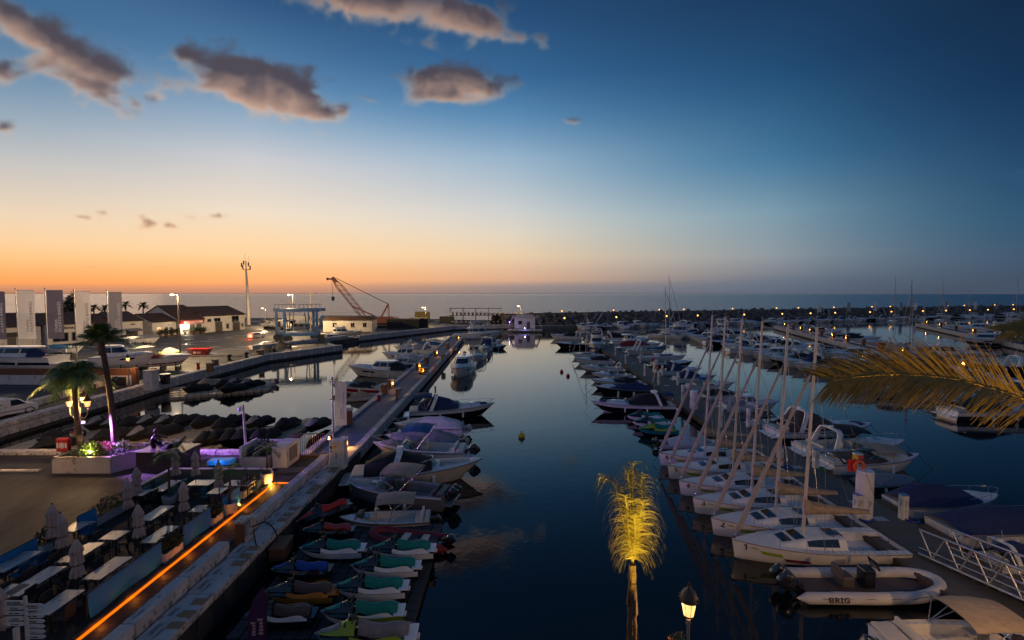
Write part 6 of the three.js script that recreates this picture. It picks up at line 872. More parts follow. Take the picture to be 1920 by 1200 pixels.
{ const P = [[-2.1, .3], [2.05, .3], [2.15, .75], [2.0, 1.02], [1.25, 1.14], [.55, 1.72], [.2, 1.82], [-1.9, 1.82], [-2.1, 1.6]];
  const a = at(75, 771), t = vehicle('delivery_van', 'white delivery van with dark lettering parked on the quay road', V(a.x - 1.1, QH, a.z + 2.2), headTo(.26, -1), { cat: 'van', L: 4.2, H: 1.82, W: 1.8, prof: P, mat: mats.gel, win: [[1.12, 1.12], [.5, 1.64], [-.1, 1.66], [-.1, 1.1]], wheels: [1.35, -1.35], screen: box(.05, .8, 1.5, .92, 1.4, 0, 0, 0, .78) });
  mesh('side_moulding', [box(2, .07, .04, .0, .62, .9), box(2, .07, .04, 0, .62, -.9)], mats.rubber, t); mesh('side_lettering', [words('BER', .2, .01).translate(-1.1, 1.0, .902), strokes(8, .1, .01).translate(-.9, 1.35, .902), strokes(6, .09, .01).translate(-.45, 1.05, .902)], mats.gelnavy, t); mesh('roof_bar', [box(.06, .06, 1.5, .1, 1.88, 0), box(.06, .06, 1.5, -1.4, 1.88, 0)], mats.iron, t);
  const P2 = [[-2.1, .3], [2.05, .3], [2.15, .7], [1.9, .95], [1.05, 1.05], [.35, 1.5], [-1.6, 1.55], [-2.05, 1.1]];
  const c = at(481, 634), v = vehicle('estate_car', 'small pale car with glowing red tail lights driving across the yard', c, headTo(.35, -1), { cat: 'car', L: 4.2, H: 1.5, W: 1.8, prof: P2, mat: mats.gel, win: [[1.0, 1.0], [.35, 1.42], [-1.5, 1.46], [-1.9, 1.05]], wheels: [1.3, -1.3], screen: box(.05, .6, 1.5, .7, 1.28, 0, 0, 0, .95), lit: 1 }); lampLight(V(-2.5, .8, 0), [1, .06, .02], 18, v, 6); mesh('headlight_lens', [ball(.1, 2.2, .65, .6, 8), ball(.1, 2.2, .65, -.6, 8)], mats.gwhite, v); const sp = new THREE.SpotLight(new THREE.Color(1, .75, .45), 220, 0, .5, .6, 2); sp.position.set(2.4, .7, 0); sp.target.position.set(12, -.2, 0); sp.castShadow = true; v.add(sp, sp.target); }
// distant trees on the shore
for (const [x, yb, yt, l] of [[176, 602, 577, 1], [197, 602, 578, 1], [236, 600, 571, 1], [269, 600, 572, 1]]) { const b = at(x, yb), tp = D(x - (x === 269 ? 1 : 0), yt, -b.z); palm('date_palm', 'slender dark palm standing behind the workshop roofs', b, tp, { r0: .28, r1: .2, fronds: 18, len: 2.9, leaf: .9, wid: .09, n: 18, droop: .35, mat: mats.leafdark, up0: 1.1, up1: -.4, arc: .45, seed: x, group: 'palms behind the workshops' }); }
{ const b = at(136, 603), t = thing('dark_tree', 'dense dark broadleaf tree behind the banners', 'tree', b); mesh('trunk', [rod([0, 0, 0], [.3, 4, 0], .5, .3), rod([.3, 4, 0], [-2, 8, .5], .3, .1), rod([.3, 4, 0], [2.6, 8.5, -.4], .28, .1)], mats.bark, t); const g = []; for (const [x, y, w, h, s] of [[0, 3.5, 8, 7, 1], [-3, 4.5, 6, 6, 2], [3.2, 4, 6, 6, 3], [.8, 7.5, 5, 5.2, 4], [-1.5, 2, 7, 5, 5], [3, 2, 5, 4, 6]]) g.push(clumpGeo(w, h, w * .8, 900, s * 13, .55, .3).translate(x, y, 0)); mesh('crown', g, mats.leafdark, t); }

// ---------------------------------------------------------------- pier furniture
function pedestal(pos, turn, lit, label, group, s = 1) {
  const t = thing('service_pedestal', label, 'pedestal', pos, turn, group); t.scale.setScalar(s);
  mesh('pedestal_body', [box(.42, .95, .5, 0, .475, 0)], mats.wood, t); mesh('pedestal_cap', [rbox(.5, .12, .6, .03, 0, 1.01, 0)], mats.quaywhite, t); mesh('pedestal_side', [box(.06, .9, .54, -.24, .46, 0)], mats.quaywhite, t);
  if (lit) { mesh('pedestal_lamp', [rbox(.06, .3, .12, .02, .24, .62, 0)], mats.gamber, t); lampLight(V(.3, .62, 0), [1, .45, .12], lit, t, 3); }
  return t;
}
const PL = (x, y) => G(x, y, P1.top);
[[748, 747, 1], [799, 704, 1], [831, 676, 0], [854, 657, 1], [871, 642, 0]].forEach(([x, y, l]) => pedestal(PL(x, y), 2.6, l ? 3.5 : 0, l ? 'lit brown service pedestal on the water side of the main pier' : 'unlit brown service pedestal on the water side of the main pier', l ? 'lit pedestals on the water side of the main pier' : 'unlit pedestals on the water side of the main pier', 1.1));
[[721, 738, 0], [733, 729, 1], [784, 694, 1], [800, 682, 0], [817, 668, 1], [839, 653, 0], [858, 638, 1]].forEach(([x, y, l]) => pedestal(PL(x, y), -.4, l ? 3.5 : 0, l ? 'lit brown service pedestal on the inlet side of the main pier' : 'plain brown service pedestal on the inlet side of the main pier', l ? 'lit pedestals on the inlet side of the main pier' : 'plain pedestals on the inlet side of the main pier', 1.15));
pedestal(PL(645, 846), .0, 3, 'brown service pedestal just behind the white gate pillar'); pedestal(PL(655, 795), .3, 0, 'tall brown pedestal below the pale banner', null, 1.35);
for (const [x, y, l] of [[816, 697, 'red standpipe post on the main pier'], [711, 776, 'thin post with a pink box on the main pier']]) { const t = thing('standpipe', l, 'post', PL(x, y)); if (x > 800) mesh('post_tube', [rbox(.24, 1.3, .24, .04, 0, .65, 0)], mats.redpaint, t); else { mesh('post_tube', [cylY(.035, .035, 1.5, 0, 0, 0, 8)], mats.alu, t); mesh('post_box', [rbox(.3, .7, .25, .08, 0, 1.55, 0)], mats.cred, t); } }
{ const t = thing('hose_reel', 'yellow hose reel standing on the main pier', 'hose reel', PL(790, 703)); mesh('hose', [new THREE.TorusGeometry(.3, .12, 8, 20).translate(0, .75, .1), new THREE.TorusGeometry(.24, .1, 8, 20).translate(.1, .75, -.15)], mats.yellow, t); mesh('reel_stand', [box(.5, .5, .4, 0, .25, 0), box(.08, .9, .08, .3, .45, 0)], mats.iron, t); }
// lit posts along the outer piers
function lamps(P, side, n, u0, u1, where) { for (let i = 0; i < n; i++) { const u = lerp(u0, u1, i / (n - 1)), [x, z] = P.at(u, side * (P.w / 2 - .9)); const lit = i % 3 !== 1; pedestal(V(x, P.top, z), P.ry + PI / 2, lit ? 6 : 0, `${lit ? 'lit' : 'unlit'} brown pedestal ${where}`, `${lit ? 'lit' : 'unlit'} pedestals ${where}`, 1.5); } }
lamps(P4, 1, 12, 26, P4.L - 3, 'along the white pier'); lamps(P5, 1, 7, 8, P5.L - 3, 'along the outer pier');
{ const p = P4.at(52, 0), t = thing('hydrant_post', 'red fire post standing on the white pier', 'post', V(p[0], P4.top, p[1])); mesh('post_tube', [cylY(.2, .2, 1.2, 0, 0, 0, 10), rbox(.8, .6, .5, .1, 0, 1.4, 0)], mats.redpaint, t); }
// breakwater lamps, ramps and banners
for (let i = 0; i < 15; i++) { const u = 24 + i * 23 + rr(-6, 6), [x, z] = BF.at(u, 3.1), t = thing('crest_lamp', 'small amber lamp on the breakwater crest', 'lamp', V(x, 4.6, z), 0, 'amber lamps on the breakwater crest'); mesh('lamp_post', [cylY(.07, .07, 1.1, 0, .2, 0, 6)], mats.iron, t); mesh('lamp_globe', [ball(.27, 0, 1.45, 0, 8)], mats.gamber, t); lampLight(V(0, 1.45, 0), [1, .5, .15], 14, t, 6); }
for (let i = 0; i < 16; i++) { const u = 26 + i * 21 + rr(-4, 4), [x, z] = BF.at(u, 14.6), t = thing('quay_lamp', 'amber lamp post on the lower breakwater quay', 'lamp', V(x, 1.1, z), 0, 'amber lamps on the lower breakwater quay'); mesh('lamp_post', [cylY(.09, .09, 2.6, 0, 0, 0, 6)], mats.iron, t); mesh('lamp_globe', [ball(.34, 0, 2.7, 0, 8)], mats.gamber, t); lampLight(V(0, 2.7, 0), [1, .5, .15], 26, t, 6); }
for (let i = 0; i < 6; i++) { const u = [40, 76, 116, 172, 214, 262][i], [x, z] = BF.at(u, 8.2), t = thing('access_ramp', 'white sided access stair climbing the breakwater', 'stair', V(x, 0, z), BF.ry + .7, 'access stairs on the breakwater'); for (const s of [-1, 1]) mesh('side_wall', [box(8.5, .7, .35, 0, 3.1, s * 1.1, 0, 0, .42)], mats.quaywhite, t); const g = boxUV(clean(box(.55, .34, 1.9))); for (let k = 0; k < 14; k++) { const o = mesh('stair_step', g, mats.concdark, t, true); o.position.set(-3.6 + k * .55, 1.15 + k * .245, 0); } }
for (const [px, m, k] of [[1533, bWhite, 'pale'], [1588, bGrey, 'grey'], [1638, bWhite, 'pale'], [1686, bGrey, 'grey'], [1713, bWhite, 'pale'], [1771, bGrey, 'grey'], [1826, bWhite, 'pale'], [1866, bGrey, 'grey']]) { let lo = 0, hi = BF.L; for (let i = 0; i < 40; i++) { const mid = (lo + hi) / 2, p = BF.at(mid, 13); if (960 + FOC * p[0] / -p[1] < px) lo = mid; else hi = mid; } const p = BF.at(lo, 13); banner(V(p[0], 1.1, p[1]), 7.6, 1.7, 4.2, m, `${k} banner on a pole along the breakwater quay`, `${k} banners along the breakwater`); }
// white mooring piles on the grey pontoon
const PP = (x, y) => G(x, y, P2.top);
for (const [x, y, r, h] of [[1154, 667, .17, 1.9], [1173, 682, .16, 1.7], [1209, 705, .16, 1.9], [1235, 722, .17, 1.9], [1280, 752, .17, 1.9], [1178, 667, .17, 1.6], [1201, 681, .16, 1.6], [1242, 704, .16, 1.6], [1271, 722, .17, 1.7], [1351, 801, .18, 1.7], [1403, 800, .2, 1.7]]) { const t = thing('mooring_pile', 'slim white mooring pile on the grey pontoon', 'pile', PP(x, y), 0, 'slim white piles on the grey pontoon'); mesh('pile_tube', [cylY(r, r, h, 0, -.1, 0, 14)], mats.white, t); mesh('pile_cap', [lathe([[r * 1.08, 0], [r * 1.08, .05], [.02, .12]], 14).translate(0, h - .1, 0)], mats.signwhite, t); }
for (const [x, y, l] of [[1229, 698, 1], [1301, 766, 0], [1619, 970, 2]]) { const c = PP(x, y), t = thing('broad_pile', l === 1 ? 'broad white pile with a red lifebuoy cabinet on the grey pontoon' : l ? 'broad white drum beside the lifebuoy post on the grey pontoon' : 'broad white pile near the black cruiser', 'pile', c); const r = l === 2 ? .42 : .42, y0 = l === 2 ? .9 : 0, h = l === 2 ? 1.7 : 1.9; mesh('pile_tube', [cylY(r, r, h + y0, 0, 0, 0, 20)], mats.white, t); mesh('pile_cap', [cylY(r * 1.03, r * .98, .06, 0, h + y0, 0, 20)], mats.signwhite, t); if (l === 1) mesh('lifebuoy_box', [rbox(.5, .5, .2, .1, -.5, h + .1, .2)], mats.redpaint, t); }
for (const [x, y] of [[1462, 874], [1529, 878], [1607, 972], [1693, 973]]) { const t = thing('service_column', 'square white service column with pale blue cap on the grey pontoon', 'pedestal', PP(x, y), .05, 'service columns on the grey pontoon'); mesh('column_body', [rbox(.34, 1.35, .34, .03, 0, .675, 0)], mats.white, t); mesh('column_cap', [rbox(.37, .05, .37, .02, 0, 1.37, 0)], M('capblue', [.1, .2, .4], .5), t); mesh('coiled_hose', [new THREE.TorusGeometry(.3, .05, 6, 20).rotateX(PI / 2).translate(.3, .06, .25)], x === 1529 ? M('hosegreen', [.02, .25, .05], .6) : M('hoseblue', [.01, .06, .3], .6), t); }
{ const c = PP(1604, 965), t = thing('lifebuoy_post', 'lifebuoy post with red board and small signs on the grey pontoon', 'lifebuoy'); t.position.copy(c); t.scale.setScalar(.88); mesh('post_tube', [cylY(.05, .05, 3.9, 0, 0, 0, 8)], mats.alu, t); mesh('lifebuoy', [new THREE.TorusGeometry(.32, .09, 8, 22).translate(0, 3.2, .12)], mats.orange, t); mesh('backing_board', [rbox(.6, .8, .06, .03, -.32, 3.2, 0)], mats.redpaint, t); mesh('sign_plate', [box(.3, .3, .03, -.22, 3.78, .05)], mats.yellow, t); mesh('sign_plate', [box(.3, .3, .03, .2, 3.78, .05)], mats.redpaint, t); mesh('dish', [cylY(.3, .28, .06, 0, 3.95, 0, 16)], mats.alu, t); }
{ const c = PP(1229, 718), t = thing('ring_post', 'red life ring on a leaning pole beside the pontoon', 'lifebuoy', c); mesh('post_tube', [rod([-.4, 0, 0], [.1, 2.1, 0], .04)], mats.alu, t); mesh('life_ring', [new THREE.TorusGeometry(.28, .09, 8, 18).scale(.7, 1, 1).translate(.1, 2.2, .05)], mats.redpaint, t); }
// pale hatches let into the pontoon
for (const [x, y] of [[1166, 668], [1188, 681], [1250, 723], [1376, 787], [1495, 876], [1605, 942], [1650, 973]]) { const t = tag(mesh('pontoon_hatch', [box(.7, .012, .5)], M('hatch', [.3, .34, .42], .4)), 'pale rectangular hatch cover flush with the grey pontoon deck', 'hatch', 'hatches in the pontoon deck'); const p = PP(x, y); t.position.set(p.x, p.y + .012, p.z); }
// aluminium gangway
{
  const a = PP(1752, 1042), t = thing('gangway', 'aluminium truss gangway sloping from the quay to the grey pontoon', 'gangway', V(a.x, P2.top, a.z)); const L = 12.4, w = 1.5, h = 1.15, dy = 1.15, dx = 2.0; const pt = (u, y, s) => [dx * u + s * w / 2, y + dy * u + .12, L * u];
  for (const s of [-1, 1]) { mesh('top_rail', [rod(pt(0, h, s), pt(1, h, s), .055)], mats.alu, t); mesh('bottom_rail', [rod(pt(0, 0, s), pt(1, 0, s), .06)], mats.alu, t); const n = 11; for (let i = 0; i < n; i++) { mesh('truss_brace', [rod(pt(i / n, h, s), pt((i + .55) / n, 0, s), .035, .035, 6)], mats.alu, t); mesh('truss_brace', [rod(pt((i + .55) / n, 0, s), pt((i + 1) / n, h, s), .035, .035, 6)], mats.alu, t); } mesh('mid_rail', [rod(pt(0, .3, s), pt(1, .3, s), .025, .025, 6)], mats.alu, t); }
  const g = boxUV(clean(box(w - .1, .04, L / 26 - .03))); for (let i = 0; i < 26; i++) { const u = (i + .5) / 26, o = mesh('tread_plate', g, mats.pontoon, t, true); o.position.set(dx * u, dy * u + .06, L * u); o.rotation.x = .09; }
}
// buoys
for (const [x, y, m, l] of [[1053, 698, 'redpaint', 'small red buoy floating off the pontoon bows'], [1065, 706, 'redpaint', 'small red buoy floating off the pontoon bows'], [978, 820, 'yellow', 'small yellow buoy alone in the fairway']]) { const t = thing('mooring_buoy', l, 'buoy', G(x, y), 0, m === 'redpaint' ? 'red mooring buoys' : null); mesh('buoy_float', [ball(.3, 0, .12, 0, 12)], mats[m], t); mesh('buoy_ring', [new THREE.TorusGeometry(.08, .02, 5, 10).translate(0, .48, 0)], mats.iron, t); }

// ---------------------------------------------------------------- promenade and restaurant terrace
const TX0 = -21.1, TX1 = -14.95, TZ0 = -15.5, TZ1 = -29.2;
{ // terrace boards
  const t = tag(thing('terrace_floor'), null, null, null, 'structure'); const g = boxUV(clean(box(TX1 - TX0, .04, .28))); const n = Math.floor((TZ0 - TZ1) / .29);
  for (let i = 0; i < n; i++) { const o = mesh('deck_board', g, mats.decking, t, true); o.position.set((TX0 + TX1) / 2, QH + .022 + (i % 3) * .002, TZ0 - .145 - i * .29); }
}
struct('promenade_paving', [flat([[-60, PZ + 1.1], [TX0, PZ + 1.1], [TX0, -12], [-60, -12]], QH + .004)], mats.paving);
{ // white double wall along the quay edge
  const t = thing('quay_parapet', 'white double stepped wall along the edge of the terrace walk', 'wall');
  const seg = (z0, z1) => { const n = Math.round(Math.abs(z1 - z0) / 2.6), l = Math.abs(z1 - z0) / n, g = boxUV(clean(rbox(.52, .62, l - .03, .07))); for (let k = 0; k < n; k++) { const m = mesh('wall_block', g, mats.quaywhite, t, true); m.position.set(-13.05, QH + .31, z0 - l * (k + .5)); } };
  seg(-13, -21.2); seg(-23.4, -29.6); seg(-29.75, -33);
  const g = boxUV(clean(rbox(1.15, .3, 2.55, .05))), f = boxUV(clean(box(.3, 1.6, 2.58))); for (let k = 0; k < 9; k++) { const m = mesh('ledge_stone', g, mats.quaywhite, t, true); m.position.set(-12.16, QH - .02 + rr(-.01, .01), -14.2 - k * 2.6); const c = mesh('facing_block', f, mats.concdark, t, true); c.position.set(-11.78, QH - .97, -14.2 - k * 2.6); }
  for (const z of [-16.3, -16.9, -17.6, -20.2, -20.8, -21.4, -24.2, -24.8, -25.5, -27.6, -28.1, -28.6, -31, -31.5]) mesh('rope_pad', [rbox(.5, .05, .34, .02, -11.85, QH + .15, z)], M('ropepad', [.42, .28, .16], .9, { map: TX.wood }), t);
}
pedestal(V(-12.75, QH, -22.2), PI, 0, 'brown service box with white cap in the gap of the quay wall', null, 1.1);
{ const t = tag(mesh('water_hose', [pipe([[-12.4, QH + .7, -22.3], [-11.9, QH + .8, -22.6], [-11.45, QH + .2, -22.7], [-11.3, QH - .5, -22.5]], .035, 6, 24), pipe([[-12.3, QH + .5, -22], [-12, QH + .75, -21.7], [-11.8, QH + .15, -21.6], [-11.4, QH - .4, -21.7]], .03, 6, 24)], mats.iron), 'black hoses hanging over the quay wall from the service box', 'hose'); }
{ // amber light strip along the terrace edge
  const t = thing('light_strip', 'glowing amber light strip along the foot of the terrace screens', 'light strip'); const z0 = -15.6, z1 = -29.3, L = z0 - z1;
  mesh('strip_kerb', [box(.14, .16, L, TX1 + .07, QH + .08, (z0 + z1) / 2)], mats.concdark, t); mesh('strip_lamp', [box(.11, .05, L, TX1 + .2, QH + .05, (z0 + z1) / 2), box(1.25, .05, .05, TX1 + .98, QH + .04, z1)], mats.gstrip, t);
  for (let i = 0; i < 9; i++) { lampLight(V(TX1 + .38, QH + .22, z0 - .8 - i * 1.55), [1, .3, .02], .34, t, 2); }
}
{ // low green-grey terrace wall
  const t = thing('terrace_wall', 'low green grey parapet closing the far side of the terrace', 'wall'); const gm = M('greenwall', [.1, .14, .13], .7, { map: TX.dirt });
  mesh('wall_panel', [box(TX1 - TX0, .95, .14, (TX0 + TX1) / 2, QH + .475, TZ1)], gm, t); mesh('wall_panel', [box(.14, .95, 3.2, TX0, QH + .475, TZ1 + 1.68)], gm, t); mesh('wall_cap', [box(TX1 - TX0 + .2, .05, .24, (TX0 + TX1) / 2, QH + .98, TZ1), box(.24, .05, 3.2, TX0, QH + .98, TZ1 + 1.74)], mats.quaywhite, t);
}
{ // boards of the walk between the light strip and the white wall
  const t = tag(thing('walk_boards'), null, null, null, 'structure'); const g = boxUV(clean(box(1.35, .03, .24))); for (let i = 0; i < 55; i++) { const o = mesh('walk_board', g, mats.wood2, t, true); o.position.set(-14.02, QH + .016 + (i % 3) * .002, -15.7 - i * .25); }
}
// tables (near left, near right, near y, far left x, far y) -> marble tops
const TB = [[152, 188, 1088, 218, 1045], [60, 87, 1154, 120, 1107], [3, 32, 1119, 87, 1063], [-28, 8, 1074, 42, 1034], [105, 132, 1056, 166, 1018], [183, 217, 1013, 205, 996], [262, 290, 1019, 308, 987], [108, 140, 998, 152, 978], [262, 277, 977, 293, 949], [352, 382, 961, 370, 948], [386, 412, 927, 402, 915], [348, 391, 911, 363, 900], [417, 465, 912, 423, 901], [281, 305, 922, 313, 901], [245, 265, 930, 267, 918], [-70, -30, 1150, 10, 1096]];
const chairP = m => { const p = proto('dining_chair'); mesh('seat', [rbox(.46, .06, .46, .03, 0, .44, 0)], m, p); mesh('backrest', [rbox(.06, .42, .46, .03, -.22, .7, 0, 0, 0, .12)], m, p); for (const [x, z] of [[-.19, -.19], [-.19, .19], [.19, -.19], [.19, .19]]) mesh('leg', [rod([x * 1.1, 0, z * 1.1], [x, .43, z], .018, .018, 6)], mats.iron, p); return p; };
const cDark = chairP(mats.rattan), cTeal = chairP(mats.chairteal), cBlue = chairP(mats.chairblue);
TB.forEach(([a, b, y, c, yf], i) => {
  const h = QH + .76, p0 = G(a, y, h), p1 = G(b, y, h), p2 = G(c, yf, h), w = clamp(p1.x - p0.x, .72, 1.5), l = clamp(p0.z - p2.z, .8, 2.2), cx = (p0.x + p1.x) / 2, cz = (p0.z + p2.z) / 2;
  const t = thing('dining_table', 'pale marble topped dining table on the restaurant terrace', 'table', V(cx, QH + .045, cz), 0, 'dining tables on the terrace');
  mesh('table_top', [rbox(w, .035, l, .01, 0, .73, 0)], mats.tabletop, t); mesh('top_edge', [box(w - .04, .03, l - .04, 0, .695, 0)], mats.wood, t); for (const [x, z] of [[-1, -1], [-1, 1], [1, -1], [1, 1]]) mesh('leg', [box(.05, .68, .05, x * (w / 2 - .08), .34, z * (l / 2 - .1))], mats.iron, t);
  const pr = [10, 11, 12, 13].includes(i) ? cTeal : [7, 3].includes(i) ? cBlue : cDark, nm = pr === cTeal ? 'teal' : pr === cBlue ? 'blue' : 'dark woven', n = l > 1.3 ? 2 : 1;
  for (const s of [1, -1]) for (let k = 0; k < n; k++) copy(pr, `${nm} dining chair pushed up to a terrace table`, 'chair', V(cx + s * (w / 2 + .16), QH + .045, cz + (n > 1 ? (k - .5) * l * .5 : 0)), s > 0 ? PI : 0, `${nm} terrace chairs`);
});
// closed parasols
const par = proto('parasol'); {
  mesh('pole', [cylY(.025, .025, 2.6, 0, 0, 0, 8)], mats.iron, par); mesh('base_plate', [cylY(.3, .28, .08, 0, 0, 0, 16)], mats.concdark, par);
  const rows = []; for (const [y, r, f] of [[2.62, .03, 0], [2.52, .08, .06], [2.3, .16, .16], [2.14, .2, .24], [2.11, .16, .2], [1.95, .16, .22], [1.72, .185, .28], [1.68, .15, .22], [1.6, .12, .12], [1.45, .17, .25], [1.22, .2, .34], [1.19, .17, .3]]) { const r_ = []; for (let j = 0; j < 32; j++) { const a = j / 32 * 2 * PI; r_.push([Math.cos(a) * r * (1 + f * Math.cos(a * 8)), y - .05 * f * Math.cos(a * 8 + 1), Math.sin(a) * r * (1 + f * Math.cos(a * 8))]); } rows.push(r_); }
  mesh('folded_canopy', [grid(rows, .9, true)], mats.parasol, par); mesh('tie_strap', [new THREE.TorusGeometry(.14, .02, 5, 18).rotateX(PI / 2).translate(0, 1.63, 0)], mats.iron, par); mesh('finial', [cylY(.04, .02, .08, 0, 2.62, 0, 8)], mats.iron, par);
}
[[97, 945], [113, 962], [142, 1010], [238, 898], [255, 875], [258, 945], [343, 902], [328, 845], [365, 845], [409, 864], [-6, 1098]].forEach(([x, y], i) => { const h = QH + 2.66, p = G(x, y, h); copy(par, p.z < TZ1 ? 'closed beige parasol standing beyond the terrace parapet' : 'closed beige parasol standing among the terrace tables', 'parasol', V(p.x, QH + .03, p.z), i, p.z < TZ1 ? 'parasols beyond the parapet' : 'parasols among the tables', [1, 1, 1]); });
// blue canvas screens, white trough planters
function screen(x, z0, z1, label, group) { const L = Math.abs(z1 - z0), t = thing('canvas_screen', label, 'screen', V(x, QH + .03, (z0 + z1) / 2), 0, group); const rows = []; for (let i = 0; i <= 6; i++) { const r = []; for (let j = 0; j <= 14; j++) { const v = i / 6, u = j / 14; r.push([.06 + .05 * Math.sin(u * 9 + v * 3) * (1 - v) + .02, .12 + v * .93, (u - .5) * L * (1 - .03 * (1 - v))]); } rows.push(r); } mesh('screen_canvas', [grid(rows), grid(rows.map(r => r.map(p => [p[0] - .02, p[1], p[2]])))], mats.screenblue, t); mesh('screen_frame', [rod([.04, 1.05, -L / 2], [.04, 1.05, L / 2], .025), rod([.02, 0, -L / 2], [.02, 1.05, -L / 2], .025), rod([.02, 0, L / 2], [.02, 1.05, L / 2], .025)], mats.iron, t); }
screen(-15.25, -16.6, -20.2, 'long blue canvas screen along the amber light strip'); screen(-15.25, -21.6, -23.6, 'middle blue canvas screen between two trough planters'); screen(-15.25, -24.6, -26.2, 'short blue canvas screen beside the potted palm');
screen(-21.0, -19, -20.6, 'blue canvas screen on the promenade side of the terrace', 'promenade side screens'); screen(-21.0, -22.6, -23.6, 'blue canvas screen on the promenade side of the terrace', 'promenade side screens'); screen(-21.0, -16.2, -18.2, 'blue canvas screen on the promenade side of the terrace', 'promenade side screens');
function trough(x, z, L, label, seed, group, turn = 0, fl) { const t = thing('trough_planter', label, 'planter', V(x, QH + .03, z), turn, group); mesh('trough', [box(.42, .42, L, 0, .21, 0)], mats.wall, t); mesh('soil', [box(.36, .02, L - .06, 0, .425, 0)], mats.soil, t); const f = mesh('foliage', [clumpGeo(.7, .8, L * 1.05, 420, seed, .13).translate(0, .4, 0)], mats.leafdark, t); if (fl) mesh('blossom', [clumpGeo(.5, .8, L * .8, 24, seed + 5, .14).translate(0, .5, 0)], mats.flower, t); return t; }
trough(-15.3, -20.9, 1.1, 'white trough planter with a dark bush beside the long blue screen', 5); trough(-15.3, -24.1, .8, 'white trough planter with a dark bush between the blue screens', 8); trough(-15.6, -27.6, 1.2, 'white trough planter with flowering shrub by the terrace corner', 11, null, 0, 1);
trough(-21.2, -24.6, 2.4, 'long white trough planter with pink flowers beside the promenade', 14, null, 0, 1); trough(-21.3, -21.6, 1.2, 'white trough planter with pink flowers between promenade screens', 17, null, 0, 1);
{ const c = at(188, 978), l = lampLight(V(c.x + .1, QH + .2, c.z + .5), [1, .5, .08], 1.6, null, 2); const t = thing('planter_lamp', 'small amber lamp lighting the end of the long trough planter', 'lamp', V(c.x + .1, QH + .05, c.z + .5)); mesh('lamp_body', [cylY(.05, .05, .1, 0, 0, 0, 8)], mats.iron, t); mesh('lamp_lens', [ball(.05, 0, .13, 0, 8)], mats.gamber, t); }
// round tubs with small palms
function tub(px, py, h, H, label, lit) { const c = at(px, py), t = thing('potted_palm', label, 'potted palm', c); mesh('tub', [lathe([[.02, 0], [.3, 0], [.38, h], [.33, h], [.3, h - .1], [.02, h - .1]], 18)], mats.wall, t); mesh('stem', [rod([0, h - .1, 0], [.05, H - .1, 0], .07, .05)], mats.bark, t); for (let i = 0; i < 10; i++) { const a = i * 2.4, up = .9 - i * .09, P = [0, 1, 2, 3, 4].map(k => { const s = k / 4 * .95; return V(.05 + Math.cos(a) * s * Math.cos(up), H + s * Math.sin(up) - .7 * s * s, Math.sin(a) * s * Math.cos(up)); }); mesh('frond', [frondGeo(P, { n: 16, len: .26, wid: .016, droop: .5, seed: i + px, rib: .008 })], mats.leaf, t); } if (lit) { mesh('tub_lamp', [ball(.06, .42, .12, .3, 8)], mats.gamber, t); lampLight(V(.45, .2, .4), [1, .55, .1], lit, t, 2); } return t; }
tub(501, 908, .75, 2.3, 'small lit palm in a white tub at the terrace corner', 3.5); tub(432, 965, .7, 2.5, 'dark potted palm beside the short blue screen', 0); tub(318, 945, .5, 2.9, 'bare stemmed potted palm behind the terrace tables', 0); tub(328, 882, .6, 1.9, 'small amber lit palm beside the dark plinth', 3);
for (const [x, y] of [[449, 952], [318, 876], [497, 896]]) { const c = at(x, y), t = thing('floor_lamp', 'tiny amber floor lamp on the terrace', 'lamp', c, 0, 'amber floor lamps'); mesh('lamp_body', [cylY(.05, .05, .12, 0, 0, 0, 8)], mats.iron, t); mesh('lamp_lens', [ball(.06, 0, .16, 0, 8)], mats.gamber, t); lampLight(V(0, .22, 0), [1, .5, .1], .9, t, 2); }
{ const c = at(416, 886), t = thing('lit_counter', 'small blue lit glass counter beyond the terrace parapet', 'counter', c, .1); mesh('counter_glass', [rbox(1.5, .3, .7, .05, 0, .75, 0)], M('blueglass', [.05, .25, .6], .15, { emissive: new THREE.Color(.02, .22, .75), emissiveIntensity: .18 }), t); mesh('counter_base', [rbox(1.4, .6, .6, .05, 0, .3, 0)], mats.gelnavy, t); lampLight(V(0, .95, .6), [.1, .4, 1], .8, t, 3); }
// finger sign, post
{
  const c = D(47, 1118, 14.2), H = c.y - QH, t = thing('finger_post', 'white finger post with many direction boards at the terrace corner', 'signpost', V(c.x, QH, c.z)); mesh('post', [box(.07, H, .07, 0, H / 2, 0)], mats.white, t); const L = [14, 7, 10, 9, 7], R_ = [12, 11, 10, 'ROLEX', 3, 4, 8];
  L.forEach((s, i) => { const y = H - .16 - i * .17, b = mesh('sign_board', [prof([[-.04, -.055], [-.55, -.055], [-.62, 0], [-.55, .055], [-.04, .055]], .03).translate(0, y, .05)], mats.white, t); mesh('sign_lettering', [strokes(s, .045, .006).translate(-.28, y, .066)], mats.ink, b); }); R_.forEach((s, i) => { const y = H - .26 - i * .165, b = mesh('sign_board', [prof([[.04, -.055], [.55, -.055], [.62, 0], [.55, .055], [.04, .055]], .03).translate(0, y, .05)], mats.white, t); mesh('sign_lettering', [(s === 'ROLEX' ? words(s, .05, .006) : strokes(s, .045, .006)).translate(.27, y, .066)], mats.ink, b); });
  const d = D(30, 1177, 14), u = thing('square_post', 'short square white post beside the finger post', 'post', V(d.x, QH, d.z)); mesh('post_shaft', [box(.11, d.y - QH, .11, 0, (d.y - QH) / 2, 0)], mats.white, u);
}
